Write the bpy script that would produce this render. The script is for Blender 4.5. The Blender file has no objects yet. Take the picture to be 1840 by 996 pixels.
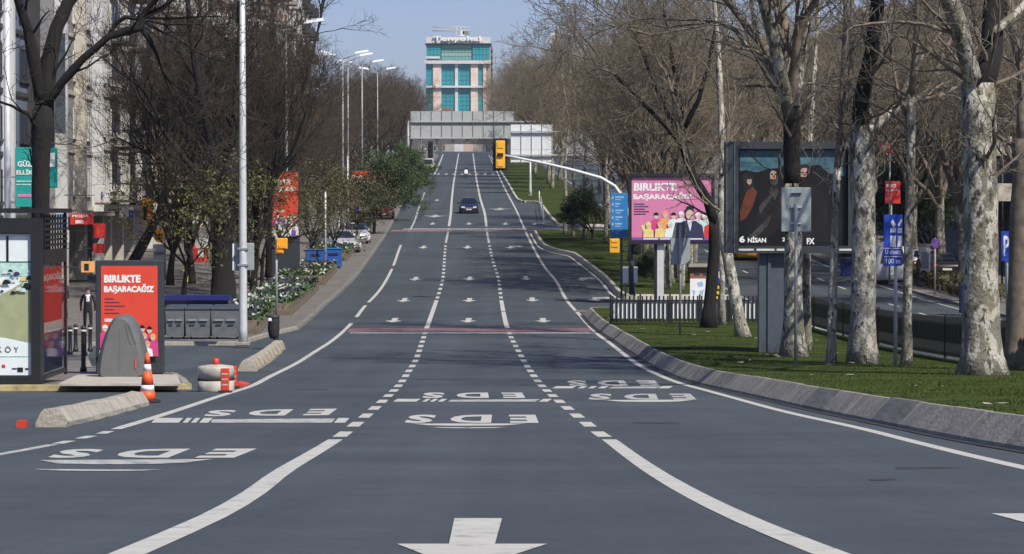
import bpy, bmesh, math, random
import numpy as np
from mathutils import Vector, Matrix

# ------------------------------------------------------------------ camera, sky, sun, exposure
SC = bpy.context.scene
C = SC.collection
F = 5000.0                      # focal length in photo pixels (1840 wide)
CX, CY = 920.0, 498.0
PITCH = math.atan((498 - 380) / F)
ZC = 5.0                        # camera height above the datum
cam = bpy.data.cameras.new('camera')
cam.sensor_width = 36.0
cam.lens = 36.0 * F / 1840.0
cam.clip_start = 0.5
cam.clip_end = 9000.0
camo = bpy.data.objects.new('camera', cam)
C.objects.link(camo)
camo.location = (0, 0, ZC)
camo.rotation_euler = (math.pi / 2 - PITCH, 0, 0)
SC.camera = camo

SUN_EL, SUN_AZ = math.radians(48), math.radians(141)   # azimuth clockwise from +Y: from the right, behind the camera
world = bpy.data.worlds.new('World')
SC.world = world
world.use_nodes = True
nt = world.node_tree
nt.nodes.clear()
wo = nt.nodes.new('ShaderNodeOutputWorld')
bg = nt.nodes.new('ShaderNodeBackground')
sky = nt.nodes.new('ShaderNodeTexSky')
sky.sky_type = 'NISHITA'
sky.sun_disc = False
sky.sun_elevation = SUN_EL
sky.sun_rotation = SUN_AZ
sky.altitude = 0
sky.air_density = 1.0
sky.dust_density = 1.0
sky.ozone_density = 6.0
bg.inputs['Strength'].default_value = 0.075
tint = nt.nodes.new('ShaderNodeMix')           # the lens renders this sky slightly lavender
tint.data_type = 'RGBA'
tint.blend_type = 'MULTIPLY'
tint.inputs[0].default_value = 1.0
tint.inputs[7].default_value = (1.0, 0.90, 1.07, 1)
nt.links.new(sky.outputs[0], tint.inputs[6])
nt.links.new(tint.outputs[2], bg.inputs[0])
nt.links.new(bg.outputs[0], wo.inputs[0])
sl = bpy.data.lights.new('sun', 'SUN')
sl.energy = 3.6
sl.angle = math.radians(0.53)
sl.color = (1.0, 0.94, 0.84)
suno = bpy.data.objects.new('sun', sl)
C.objects.link(suno)
sdir = Vector((math.sin(SUN_AZ) * math.cos(SUN_EL), math.cos(SUN_AZ) * math.cos(SUN_EL), math.sin(SUN_EL)))
suno.rotation_euler = sdir.to_track_quat('Z', 'Y').to_euler()
suno.location = (60, -30, 60)
vs = SC.view_settings
vs.view_transform = 'Standard'
vs.look = 'None'
vs.exposure = 0.55
vs.gamma = 1.0
SC.cycles.max_bounces = 6
SC.cycles.transparent_max_bounces = 8
SC.cycles.volume_bounces = 0

# ------------------------------------------------------------------ ground profile and pixel helpers
_pr = [(-200, 3), (-60, 3.3), (0, -0.72), (12.7, -1.56), (32, -2.64), (50, -3.42), (68, -4.08), (84, -4.43), (110, -4.62), (137, -4.36), (160, -3.84),
       (185, -3.1), (205, -2.38), (235, -1.3), (267, -.12), (310, 1.48), (369, 3.72), (421, 5.6), (520, 9.2), (627, 13.0), (680, 14.6),
       (760, 15.4), (1000, 14), (2000, 10), (9000, 0)]
_px = [a for a, b in _pr]
_pz = [b + ZC for a, b in _pr]
_n = len(_px)
_h = [_px[i + 1] - _px[i] for i in range(_n - 1)]
_dl = [(_pz[i + 1] - _pz[i]) / _h[i] for i in range(_n - 1)]
_m = [_dl[0]]
for _i in range(1, _n - 1):
    if _dl[_i - 1] * _dl[_i] <= 0:
        _m.append(0.0)
    else:
        _w1 = 2 * _h[_i] + _h[_i - 1]
        _w2 = _h[_i] + 2 * _h[_i - 1]
        _m.append((_w1 + _w2) / (_w1 / _dl[_i - 1] + _w2 / _dl[_i]))
_m.append(_dl[-1])


def zr(y):
    i = 0
    while i < _n - 2 and y > _px[i + 1]:
        i += 1
    t = (y - _px[i]) / _h[i]
    t2, t3 = t * t, t * t * t
    return ((2 * t3 - 3 * t2 + 1) * _pz[i] + (t3 - 2 * t2 + t) * _h[i] * _m[i] + (-2 * t3 + 3 * t2) * _pz[i + 1]
            + (t3 - t2) * _h[i] * _m[i + 1])


_ca, _sa = math.cos(PITCH), math.sin(PITCH)


def at(px, py, Y):
    """World point seen at photo pixel (px, py), Y metres in front of the camera."""
    u, v = (px - CX) / F, (CY - py) / F
    k = Y / (_ca + _sa * v)
    return Vector((u * k, Y, ZC + (-_sa + _ca * v) * k))


def G(px, py, h=0.0):
    """Ground point (road level + h) seen at photo pixel."""
    v = (CY - py) / F
    s = (-_sa + _ca * v) / (_ca + _sa * v)
    lo, hi = 6.0, 900.0
    g = lambda Y: ZC + s * Y - zr(Y) - h
    y = lo
    while y < hi:
        if g(y) <= 0:
            break
        y += 3.0
    lo = max(6.0, y - 3.0)
    hi = y
    for _ in range(40):
        m = (lo + hi) / 2
        if g(m) > 0:
            lo = m
        else:
            hi = m
    return at(px, py, lo)


def road_x(u, Y):
    """The avenue bends slightly left of the view axis; u is metres right of its middle lane."""
    return u - 0.0165 * Y


def RP(u, Y, h=0.0):
    return Vector((road_x(u, Y), Y, zr(Y) + h))


def mpx(n, Y):
    return n * Y / F


# ------------------------------------------------------------------ materials
MT = {}


def mat(name, col, rough=0.8, var=0.15, scale=4.0, bump=0.0, metal=0.0, col2=None, detail=4.0, stretch=None, spec=0.5, bscale=None, hard=None):
    m = bpy.data.materials.new(name)
    m.use_nodes = True
    n = m.node_tree.nodes
    l = m.node_tree.links
    b = n['Principled BSDF']
    b.inputs['Roughness'].default_value = rough
    b.inputs['Metallic'].default_value = metal
    b.inputs['Specular IOR Level'].default_value = spec
    tc = n.new('ShaderNodeTexCoord')
    src = tc.outputs['Object']
    if stretch:
        mp = n.new('ShaderNodeMapping')
        mp.inputs['Scale'].default_value = stretch
        l.new(src, mp.inputs[0])
        src = mp.outputs[0]
    nz = n.new('ShaderNodeTexNoise')
    nz.inputs['Scale'].default_value = scale
    nz.inputs['Detail'].default_value = detail
    nz.inputs['Roughness'].default_value = 0.6
    l.new(src, nz.inputs['Vector'])
    rp = n.new('ShaderNodeValToRGB')
    e = rp.color_ramp.elements
    e[0].position, e[1].position = hard or (0.3, 0.7)
    c2 = col2 or tuple(min(1, c * (1 + var)) for c in col)
    c1 = col if col2 else tuple(c * (1 - var) for c in col)
    e[0].color = (*c1, 1)
    e[1].color = (*c2, 1)
    l.new(nz.outputs['Fac'], rp.inputs[0])
    l.new(rp.outputs[0], b.inputs['Base Color'])
    if bump:
        bn = n.new('ShaderNodeBump')
        bn.inputs['Strength'].default_value = bump
        bn.inputs['Distance'].default_value = 0.05
        if bscale:
            nb = n.new('ShaderNodeTexNoise')
            nb.inputs['Scale'].default_value = bscale
            nb.inputs['Detail'].default_value = 3
            l.new(src, nb.inputs['Vector'])
            l.new(nb.outputs['Fac'], bn.inputs['Height'])
        else:
            l.new(nz.outputs['Fac'], bn.inputs['Height'])
        l.new(bn.outputs[0], b.inputs['Normal'])
    MT[name] = m
    return m


def asphalt_material():
    m = mat('asphalt', (0.049, 0.061, 0.067), rough=0.82, var=0.12, scale=0.35, bump=0.0, detail=6)
    n, l = m.node_tree.nodes, m.node_tree.links
    b = n['Principled BSDF']
    tc = n['Texture Coordinate']
    base = b.inputs['Base Color'].links[0].from_socket
    # fine aggregate
    a = n.new('ShaderNodeTexNoise')
    a.inputs['Scale'].default_value = 38
    a.inputs['Detail'].default_value = 5
    a.inputs['Roughness'].default_value = 0.8
    l.new(tc.outputs['Object'], a.inputs['Vector'])
    # wheel tracks and long tar streaks along the road
    mp = n.new('ShaderNodeMapping')
    mp.inputs['Scale'].default_value = (1.1, 0.018, 0.0)
    mp.inputs['Rotation'].default_value = (0, 0, -0.0165)
    l.new(tc.outputs['Object'], mp.inputs[0])
    s = n.new('ShaderNodeTexNoise')
    s.inputs['Scale'].default_value = 1.0
    s.inputs['Detail'].default_value = 3
    l.new(mp.outputs[0], s.inputs['Vector'])
    # paving joints / patches across the road
    mp2 = n.new('ShaderNodeMapping')
    mp2.inputs['Scale'].default_value = (0.10, 0.16, 0.0)
    l.new(tc.outputs['Object'], mp2.inputs[0])
    p = n.new('ShaderNodeTexNoise')
    p.inputs['Scale'].default_value = 1.0
    p.inputs['Detail'].default_value = 5
    p.inputs['Roughness'].default_value = 0.7
    l.new(mp2.outputs[0], p.inputs['Vector'])
    # coarse chippings that still show at this distance
    g = n.new('ShaderNodeTexNoise')
    g.inputs['Scale'].default_value = 7.0
    g.inputs['Detail'].default_value = 4
    g.inputs['Roughness'].default_value = 0.85
    l.new(tc.outputs['Object'], g.inputs['Vector'])
    # hairline cracks
    wn = n.new('ShaderNodeTexNoise')
    wn.inputs['Scale'].default_value = 0.8
    wn.inputs['Detail'].default_value = 4
    l.new(tc.outputs['Object'], wn.inputs['Vector'])
    wm = n.new('ShaderNodeMix')
    wm.data_type = 'VECTOR'
    wm.inputs[0].default_value = 0.35
    l.new(tc.outputs['Object'], wm.inputs[4])
    l.new(wn.outputs['Color'], wm.inputs[5])
    vo = n.new('ShaderNodeTexVoronoi')
    vo.feature = 'DISTANCE_TO_EDGE'
    vo.inputs['Scale'].default_value = 0.14
    l.new(wm.outputs[1], vo.inputs['Vector'])
    vm = n.new('ShaderNodeMath')
    vm.operation = 'MULTIPLY'
    vm.inputs[1].default_value = 60.0
    l.new(vo.outputs['Distance'], vm.inputs[0])
    v = n.new('ShaderNodeTexNoise')
    v.inputs['Scale'].default_value = 0.05
    vx = n.new('ShaderNodeMath')
    vx.operation = 'MAXIMUM'
    l.new(vm.outputs[0], vx.inputs[0])
    l.new(v.outputs['Fac'], vx.inputs[1])
    v = vx
    cur = base
    for nd, lo, hi in ((a, 0.55, 1.45), (s, 0.80, 1.16), (p, 0.74, 1.24), (v, 0.80, 1.0), (g, 0.80, 1.22)):
        mr = n.new('ShaderNodeMapRange')
        mr.inputs['From Min'].default_value = 0.25
        mr.inputs['From Max'].default_value = 0.75
        mr.inputs['To Min'].default_value = lo
        mr.inputs['To Max'].default_value = hi
        l.new(nd.outputs[0], mr.inputs['Value'])
        mx = n.new('ShaderNodeVectorMath')
        mx.operation = 'SCALE'
        l.new(cur, mx.inputs[0])
        l.new(mr.outputs[0], mx.inputs['Scale'])
        cur = mx.outputs[0]
    l.new(cur, b.inputs['Base Color'])
    bn = n.new('ShaderNodeBump')
    bn.inputs['Strength'].default_value = 0.25
    bn.inputs['Distance'].default_value = 0.01
    l.new(a.outputs['Fac'], bn.inputs['Height'])
    l.new(bn.outputs[0], b.inputs['Normal'])
    return m


def worn_paint(name, col, wear=0.42):
    """Road paint rubbed through to asphalt in patches."""
    m = mat(name, col, rough=0.75, var=0.08, scale=3)
    n, l = m.node_tree.nodes, m.node_tree.links
    b = n['Principled BSDF']
    base = b.inputs['Base Color'].links[0].from_socket
    tc = n['Texture Coordinate']
    a = n.new('ShaderNodeTexNoise')
    a.inputs['Scale'].default_value = 6
    a.inputs['Detail'].default_value = 8
    a.inputs['Roughness'].default_value = 0.75
    l.new(tc.outputs['Object'], a.inputs['Vector'])
    rp = n.new('ShaderNodeValToRGB')
    rp.color_ramp.elements[0].position = wear - 0.10
    rp.color_ramp.elements[1].position = wear + 0.04
    l.new(a.outputs['Fac'], rp.inputs[0])
    mx = n.new('ShaderNodeMix')
    mx.data_type = 'RGBA'
    l.new(rp.outputs[0], mx.inputs[0])
    mx.inputs[6].default_value = (0.12, 0.125, 0.13, 1)
    l.new(base, mx.inputs[7])
    l.new(mx.outputs[2], b.inputs['Base Color'])
    return m


def bark_material(name, base, patch, dark, scale=3.0):
    """Plane bark: pale plates over olive and brown, in vertical flakes."""
    m = mat(name, base, rough=0.9, var=0.2, scale=9, bump=0.6, bscale=14)
    n, l = m.node_tree.nodes, m.node_tree.links
    b = n['Principled BSDF']
    tc = n['Texture Coordinate']
    bs = b.inputs['Base Color'].links[0].from_socket
    mp = n.new('ShaderNodeMapping')
    mp.inputs['Scale'].default_value = (1.6, 1.6, 0.75)
    l.new(tc.outputs['Object'], mp.inputs[0])
    cur = bs
    for sc, c, p0, p1 in ((scale, patch, 0.50, 0.54), (scale * 2.1, dark, 0.56, 0.61), (scale * 0.8, dark, 0.60, 0.66)):
        a = n.new('ShaderNodeTexNoise')
        a.inputs['Scale'].default_value = sc
        a.inputs['Detail'].default_value = 5
        a.inputs['Roughness'].default_value = 0.65
        l.new(mp.outputs[0], a.inputs['Vector'])
        rp = n.new('ShaderNodeValToRGB')
        rp.color_ramp.elements[0].position = p0
        rp.color_ramp.elements[1].position = p1
        l.new(a.outputs['Fac'], rp.inputs[0])
        mx = n.new('ShaderNodeMix')
        mx.data_type = 'RGBA'
        l.new(rp.outputs[0], mx.inputs[0])
        l.new(cur, mx.inputs[6])
        mx.inputs[7].default_value = (*c, 1)
        cur = mx.outputs[2]
    l.new(cur, b.inputs['Base Color'])
    return m


asphalt_material()
worn_paint('paint', (0.475, 0.468, 0.415), 0.40)
worn_paint('paint_worn', (0.43, 0.425, 0.39), 0.47)
worn_paint('paint_red', (0.24, 0.115, 0.115), 0.48)
mat('ground', (0.13, 0.12, 0.10), scale=0.4, var=0.3)
mat('paving', (0.150, 0.136, 0.120), scale=1.2, var=0.28, bump=0.2, detail=8)
mat('kerb_concrete', (0.265, 0.245, 0.205), rough=0.9, scale=2.2, var=0.3, bump=0.4, bscale=20, detail=7)
mat('kerb_dark', (0.175, 0.168, 0.15), rough=0.85, scale=2.5, var=0.35, bump=0.4, bscale=18, detail=7, stretch=(0.6, 0.6, 6))
mat('kerb_pale', (0.42, 0.39, 0.33), rough=0.9, scale=3, var=0.25, bump=0.3)
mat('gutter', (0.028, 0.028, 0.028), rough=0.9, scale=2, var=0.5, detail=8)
mat('barrier_concrete', (0.36, 0.33, 0.27), rough=0.9, scale=3, var=0.25, bump=0.5, bscale=16, detail=8)
mat('barrier_yellow', (0.30, 0.24, 0.11), rough=0.85, scale=4, var=0.35, detail=8)
mat('lawn', (0.044, 0.060, 0.017), rough=1.0, spec=0.05, scale=0.8, var=0.45, bump=0.6, bscale=9, detail=9)
mat('grass_blade', (0.058, 0.080, 0.020), rough=1.0, spec=0.05, scale=0.6, var=0.5, detail=6)
bark_material('plane_bark', (0.165, 0.152, 0.112), (0.40, 0.38, 0.31), (0.050, 0.046, 0.033), 2.2)
bark_material('plane_bark_pale', (0.235, 0.22, 0.172), (0.46, 0.44, 0.37), (0.065, 0.058, 0.042), 2.6)
mat('dark_shaded_bark', (0.0105, 0.009, 0.008), rough=0.95, scale=8, var=0.4, bump=0.6, stretch=(1, 1, .3))  # dark bark, also used as painted shade on some plane limbs
mat('limb_bark', (0.155, 0.125, 0.092), rough=0.95, scale=4, var=0.45, detail=6)
mat('twig_brown', (0.190, 0.158, 0.108), rough=0.95, scale=0.5, var=0.35)
mat('twig_grey', (0.165, 0.140, 0.105), rough=0.95, scale=0.5, var=0.35)
mat('twig_dark', (0.085, 0.064, 0.045), rough=0.95, scale=0.5, var=0.4)
mat('twig_black', (0.048, 0.037, 0.028), rough=0.95, scale=0.5, var=0.5)
mat('leaf_young', (0.085, 0.095, 0.020), rough=0.7, scale=1.5, var=0.5)
mat('leaf_olive', (0.085, 0.080, 0.030), rough=0.7, scale=1.5, var=0.5)
mat('leaf_green', (0.040, 0.082, 0.018), rough=0.65, scale=1.2, var=0.5)
mat('leaf_dark', (0.024, 0.044, 0.014), rough=0.65, scale=1.2, var=0.5)
mat('petal_white', (0.42, 0.43, 0.38), scale=3, var=0.15)
mat('petal_purple', (0.05, 0.032, 0.10), scale=3, var=0.3)
mat('black_metal', (0.016, 0.017, 0.018), rough=0.45, var=0.2)
mat('dark_grey_metal', (0.045, 0.052, 0.060), rough=0.45, var=0.15, metal=0.2)
mat('slate_metal', (0.085, 0.105, 0.125), rough=0.42, var=0.12, metal=0.2)
mat('grey_metal', (0.30, 0.32, 0.33), rough=0.5, var=0.12, metal=0.2)
mat('pale_metal', (0.56, 0.57, 0.57), rough=0.45, var=0.10, metal=0.1)
mat('sign_back', (0.40, 0.42, 0.41), rough=0.5, var=0.08)
mat('sign_back_white', (0.70, 0.72, 0.73), rough=0.5, var=0.06)
mat('cabinet_grey', (0.27, 0.31, 0.31), rough=0.6, var=0.1)
mat('bin_plastic', (0.125, 0.132, 0.128), rough=0.55, var=0.10, scale=3)
mat('container_steel', (0.125, 0.135, 0.145), rough=0.55, var=0.25, scale=3, detail=8)
mat('rubber', (0.02, 0.02, 0.02), rough=0.9, var=0.2)
mat('navy_plastic', (0.012, 0.016, 0.13), rough=0.5, var=0.15)
mat('blue_panel', (0.018, 0.085, 0.36), rough=0.5, var=0.15)
mat('blue_sign', (0.015, 0.065, 0.45), rough=0.45, var=0.08)
mat('light_blue_sign', (0.03, 0.20, 0.50), rough=0.45, var=0.15)
mat('sky_blue_panel', (0.30, 0.45, 0.68), rough=0.5, var=0.1)
mat('signal_yellow', (0.80, 0.42, 0.04), rough=0.5, var=0.12)
mat('signal_orange', (0.85, 0.36, 0.02), rough=0.5, var=0.1)
mat('amber_light', (0.75, 0.33, 0.03), rough=0.4, var=0.1)
mat('poster_red', (0.66, 0.060, 0.030), rough=0.55, var=0.05)
mat('banner_red', (0.60, 0.035, 0.030), rough=0.6, var=0.15)
mat('plastic_red', (0.58, 0.05, 0.02), rough=0.5, var=0.15)
mat('plastic_white', (0.33, 0.31, 0.26), col2=(0.52, 0.49, 0.42), rough=0.6, scale=5, detail=8)
mat('cone_orange', (0.74, 0.10, 0.025), rough=0.5, var=0.08)
mat('white', (0.78, 0.78, 0.76), rough=0.6, var=0.05)
mat('off_white', (0.62, 0.61, 0.57), rough=0.6, var=0.08)
mat('teal', (0.010, 0.30, 0.27), rough=0.6, var=0.12)
mat('pink', (0.62, 0.20, 0.36), rough=0.5, var=0.06)
mat('purple', (0.17, 0.08, 0.33), rough=0.5, var=0.15)
mat('magenta', (0.60, 0.06, 0.22), rough=0.5, var=0.1)
mat('ink_navy', (0.030, 0.032, 0.085), rough=0.5, var=0.1)
mat('ink_black', (0.010, 0.011, 0.012), rough=0.5, var=0.2)
mat('skin_ink', (0.62, 0.47, 0.40), rough=0.5, var=0.05)
mat('orange_ink', (0.78, 0.36, 0.10), rough=0.5, var=0.1)
mat('yellow_ink', (0.75, 0.60, 0.22), rough=0.5, var=0.1)
mat('sage_ink', (0.33, 0.36, 0.20), rough=0.5, var=0.1)
mat('mint_ink', (0.45, 0.66, 0.60), rough=0.5, var=0.3, scale=6)
mat('pale_ink', (0.72, 0.78, 0.76), rough=0.5, var=0.05)
mat('storm_ink', (0.010, 0.045, 0.075), col2=(0.10, 0.21, 0.25), rough=0.4, scale=2.6, detail=6)
mat('poster_dark', (0.010, 0.010, 0.011), rough=0.35, var=0.4, scale=2)
mat('rust_ink', (0.12, 0.035, 0.016), rough=0.4, var=0.3)
mat('coat_ink', (0.013, 0.012, 0.012), rough=0.4, var=0.4, scale=3)
mat('grey_ink', (0.050, 0.045, 0.043), rough=0.4, var=0.5, scale=6)
mat('face_ink', (0.42, 0.27, 0.20), rough=0.4, var=0.35, scale=9)
mat('yellow', (0.62, 0.52, 0.03), rough=0.6, var=0.1)
mat('no_glass', (0.02, 0.02, 0.022), rough=0.2, var=0.1)


def glass_material(name, col, rough=0.08):
    m = bpy.data.materials.new(name)
    m.use_nodes = True
    b = m.node_tree.nodes['Principled BSDF']
    b.inputs['Base Color'].default_value = (*col, 1)
    b.inputs['Roughness'].default_value = rough
    b.inputs['Specular IOR Level'].default_value = 0.8
    MT[name] = m


glass_material('window_glass', (0.035, 0.045, 0.055))
glass_material('window_glass_pale', (0.16, 0.19, 0.22), 0.2)
glass_material('blue_glass', (0.020, 0.035, 0.075))
glass_material('tower_glass', (0.03, 0.27, 0.30), 0.25)
glass_material('tower_glass_green', (0.12, 0.34, 0.28), 0.3)
glass_material('tower_glass_pale', (0.26, 0.36, 0.36), 0.3)
glass_material('car_glass', (0.012, 0.016, 0.022), 0.05)


def clear_glass(name):
    m = bpy.data.materials.new(name)
    m.use_nodes = True
    n, l = m.node_tree.nodes, m.node_tree.links
    n.clear()
    o = n.new('ShaderNodeOutputMaterial')
    t = n.new('ShaderNodeBsdfTransparent')
    t.inputs[0].default_value = (0.80, 0.84, 0.84, 1)
    g = n.new('ShaderNodeBsdfGlossy')
    g.inputs['Roughness'].default_value = 0.05
    g.inputs[0].default_value = (0.8, 0.8, 0.8, 1)
    x = n.new('ShaderNodeMixShader')
    x.inputs[0].default_value = 0.14
    l.new(t.outputs[0], x.inputs[1])
    l.new(g.outputs[0], x.inputs[2])
    l.new(x.outputs[0], o.inputs[0])
    MT[name] = m


clear_glass('clear_glass')
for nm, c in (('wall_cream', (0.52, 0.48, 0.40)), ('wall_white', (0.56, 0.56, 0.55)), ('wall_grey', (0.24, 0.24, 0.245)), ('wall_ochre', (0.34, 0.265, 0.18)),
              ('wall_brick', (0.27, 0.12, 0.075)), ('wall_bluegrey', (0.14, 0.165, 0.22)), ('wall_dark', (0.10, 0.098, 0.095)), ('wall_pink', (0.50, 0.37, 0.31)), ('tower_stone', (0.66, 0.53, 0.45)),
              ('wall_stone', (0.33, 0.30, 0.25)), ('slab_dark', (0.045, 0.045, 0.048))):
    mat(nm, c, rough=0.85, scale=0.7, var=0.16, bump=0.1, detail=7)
for nm, c in (('car_navy', (0.012, 0.018, 0.040)), ('car_white', (0.68, 0.68, 0.66)), ('car_red', (0.40, 0.025, 0.02)), ('car_silver', (0.38, 0.39, 0.40)),
              ('car_cream', (0.62, 0.56, 0.40)), ('car_black', (0.012, 0.012, 0.013)), ('car_grey', (0.12, 0.125, 0.13))):
    mat(nm, c, rough=0.25, var=0.03)
    MT[nm].node_tree.nodes['Principled BSDF'].inputs['Coat Weight'].default_value = 0.6
mat('headlamp', (0.72, 0.74, 0.76), rough=0.15, var=0.05)
mat('tail_lamp', (0.42, 0.02, 0.015), rough=0.2, var=0.05)
mat('rim', (0.40, 0.40, 0.41), rough=0.35, metal=0.6, var=0.05)
mat('skin', (0.50, 0.30, 0.22), rough=0.6, var=0.08)
mat('cloth_black', (0.016, 0.016, 0.019), rough=0.9, var=0.3)
mat('cloth_white', (0.66, 0.66, 0.66), rough=0.9, var=0.08)
mat('cloth_navy', (0.025, 0.03, 0.05), rough=0.9, var=0.2)
mat('hair', (0.012, 0.009, 0.008), rough=0.6, var=0.3)


# ------------------------------------------------------------------ object helpers
def link(o, parent=None):
    C.objects.link(o)
    if parent is not None:
        o.parent = parent
    return o


def tag(o, label=None, cat=None, group=None, kind=None):
    if label:
        o['label'] = label
    if cat:
        o['category'] = cat
    if group:
        o['group'] = group
    if kind:
        o['kind'] = kind
    return o


def thing(name, label, cat, loc=(0, 0, 0), rotz=0.0, group=None):
    o = bpy.data.objects.new(name, None)
    o.empty_display_size = 0.3
    link(o)
    o.location = loc
    o.rotation_euler = (0, 0, rotz)
    return tag(o, label, cat, group)


class MB:
    """Collects simple shapes and links them as one mesh object."""

    def __init__(self):
        self.v, self.f, self.mi, self.sm = [], [], [], []

    def add(self, verts, faces, mi=0, smooth=False):
        b = len(self.v)
        self.v += [tuple(p) for p in verts]
        for f in faces:
            self.f.append(tuple(b + i for i in f))
            self.mi.append(mi)
            self.sm.append(smooth)
        return self

    def box(self, x0, x1, y0, y1, z0, z1, mi=0, M=None, ch=0.0):
        if ch > 0:
            bm = bmesh.new()
            bmesh.ops.create_cube(bm, size=1.0)
            for v in bm.verts:
                v.co = Vector(((x0 + x1) / 2 + v.co.x * (x1 - x0), (y0 + y1) / 2 + v.co.y * (y1 - y0), (z0 + z1) / 2 + v.co.z * (z1 - z0)))
            bmesh.ops.bevel(bm, geom=bm.edges[:], offset=ch, segments=1, profile=0.5, affect='EDGES')
            bm.verts.index_update()
            V = [v.co.copy() for v in bm.verts]
            Fc = [[v.index for v in f.verts] for f in bm.faces]
            bm.free()
        else:
            V = [Vector((x, y, z)) for x in (x0, x1) for y in (y0, y1) for z in (z0, z1)]
            Fc = [(0, 1, 3, 2), (4, 6, 7, 5), (0, 4, 5, 1), (2, 3, 7, 6), (0, 2, 6, 4), (1, 5, 7, 3)]
        if M is not None:
            V = [M @ p for p in V]
        return self.add(V, Fc, mi)

    def prism(self, pts, y0, y1, mi=0, M=None):
        """Polygon in x,z swept from y0 to y1 (front face at y0)."""
        n = len(pts)
        V = [Vector((p[0], y0, p[1])) for p in pts] + [Vector((p[0], y1, p[1])) for p in pts]
        Fc = [tuple(range(n)), tuple(reversed(range(n, 2 * n)))] + [(i, i + n, (i + 1) % n + n, (i + 1) % n) for i in range(n)]
        if M is not None:
            V = [M @ p for p in V]
        return self.add(V, Fc, mi)

    def tube(self, pts, rads, n=8, mi=0, cap=True, smooth=True):
        pts = [Vector(p) for p in pts]
        if not hasattr(rads, '__len__'):
            rads = [rads] * len(pts)
        V, Fc = [], []
        up = Vector((0, 0, 1))
        ref = None
        for i, p in enumerate(pts):
            d = (pts[min(i + 1, len(pts) - 1)] - pts[max(i - 1, 0)]).normalized()
            if ref is None:
                ref = d.orthogonal().normalized() if abs(d.z) > .95 else d.cross(up).normalized()
            a = (ref - d * ref.dot(d)).normalized()
            ref = a
            b = d.cross(a)
            for k in range(n):
                t = 2 * math.pi * k / n
                V.append(p + (a * math.cos(t) + b * math.sin(t)) * rads[i])
        for i in range(len(pts) - 1):
            for k in range(n):
                Fc.append((i * n + k, i * n + (k + 1) % n, (i + 1) * n + (k + 1) % n, (i + 1) * n + k))
        self.add(V, Fc, mi, smooth)
        if cap:
            b = len(self.v) - len(V)
            self.f.append(tuple(b + k for k in reversed(range(n))))
            self.f.append(tuple(b + (len(pts) - 1) * n + k for k in range(n)))
            self.mi += [mi, mi]
            self.sm += [False, False]
        return self

    def lathe(self, prof, n=16, mi=0, c=(0, 0, 0), smooth=True):
        V, Fc = [], []
        for r, z in prof:
            for k in range(n):
                t = 2 * math.pi * k / n
                V.append((c[0] + r * math.cos(t), c[1] + r * math.sin(t), c[2] + z))
        for i in range(len(prof) - 1):
            for k in range(n):
                Fc.append((i * n + k, i * n + (k + 1) % n, (i + 1) * n + (k + 1) % n, (i + 1) * n + k))
        Fc.append(tuple(reversed(range(n))))
        Fc.append(tuple(range((len(prof) - 1) * n, len(prof) * n)))
        return self.add(V, Fc, mi, smooth)

    def disc(self, x, z, r, y, n=14, mi=0, sx=1.0, sz=1.0):
        V = [(x + r * sx * math.cos(2 * math.pi * k / n), y, z + r * sz * math.sin(2 * math.pi * k / n)) for k in range(n)]
        return self.add(V, [tuple(range(n))], mi)

    def mesh(self, name, mats):
        me = bpy.data.meshes.new(name)
        me.from_pydata(self.v, [], self.f)
        if not isinstance(mats, (list, tuple)):
            mats = [mats]
        for m in mats:
            me.materials.append(MT[m])
        me.polygons.foreach_set('material_index', self.mi)
        me.polygons.foreach_set('use_smooth', self.sm)
        me.update()
        return me

    def build(self, name, mats, parent=None, loc=None, rot=None):
        o = bpy.data.objects.new(name, self.mesh(name, mats))
        link(o, parent)
        if loc is not None:
            o.location = loc
        if rot is not None:
            o.rotation_euler = rot
        return o


def inst(name, me, parent=None, loc=(0, 0, 0), rot=(0, 0, 0), scale=None):
    o = bpy.data.objects.new(name, me)
    link(o, parent)
    o.location = loc
    o.rotation_euler = rot
    if scale:
        o.scale = scale
    return o


def dup(root, loc=None, rotz=None, label=None, group=None, parent=None):
    r = root.copy()
    link(r, parent)
    if loc is not None:
        r.location = loc
    if rotz is not None:
        r.rotation_euler = (0, 0, rotz)
    if label:
        r['label'] = label
    if group:
        r['group'] = group
    for ch in list(root.children):
        c = ch.copy()
        link(c, r)
        for g in ch.children:
            d = g.copy()
            link(d, c)
    return r


def np_mesh(name, V, Q, mats, mi=None, smooth=True):
    """Mesh from numpy vertices and equal-sized faces."""
    me = bpy.data.meshes.new(name)
    k = Q.shape[1]
    me.vertices.add(len(V))
    me.vertices.foreach_set('co', V.astype(np.float32).ravel())
    me.loops.add(Q.size)
    me.loops.foreach_set('vertex_index', Q.astype(np.int32).ravel())
    me.polygons.add(len(Q))
    me.polygons.foreach_set('loop_start', np.arange(0, Q.size, k, dtype=np.int32))
    me.polygons.foreach_set('loop_total', np.full(len(Q), k, dtype=np.int32))
    for m in mats:
        me.materials.append(MT[m])
    if mi is not None:
        me.polygons.foreach_set('material_index', np.asarray(mi, dtype=np.int32))
    me.polygons.foreach_set('use_smooth', np.full(len(Q), smooth, dtype=bool))
    me.update(calc_edges=True)
    return me


_txt = {}


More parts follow.
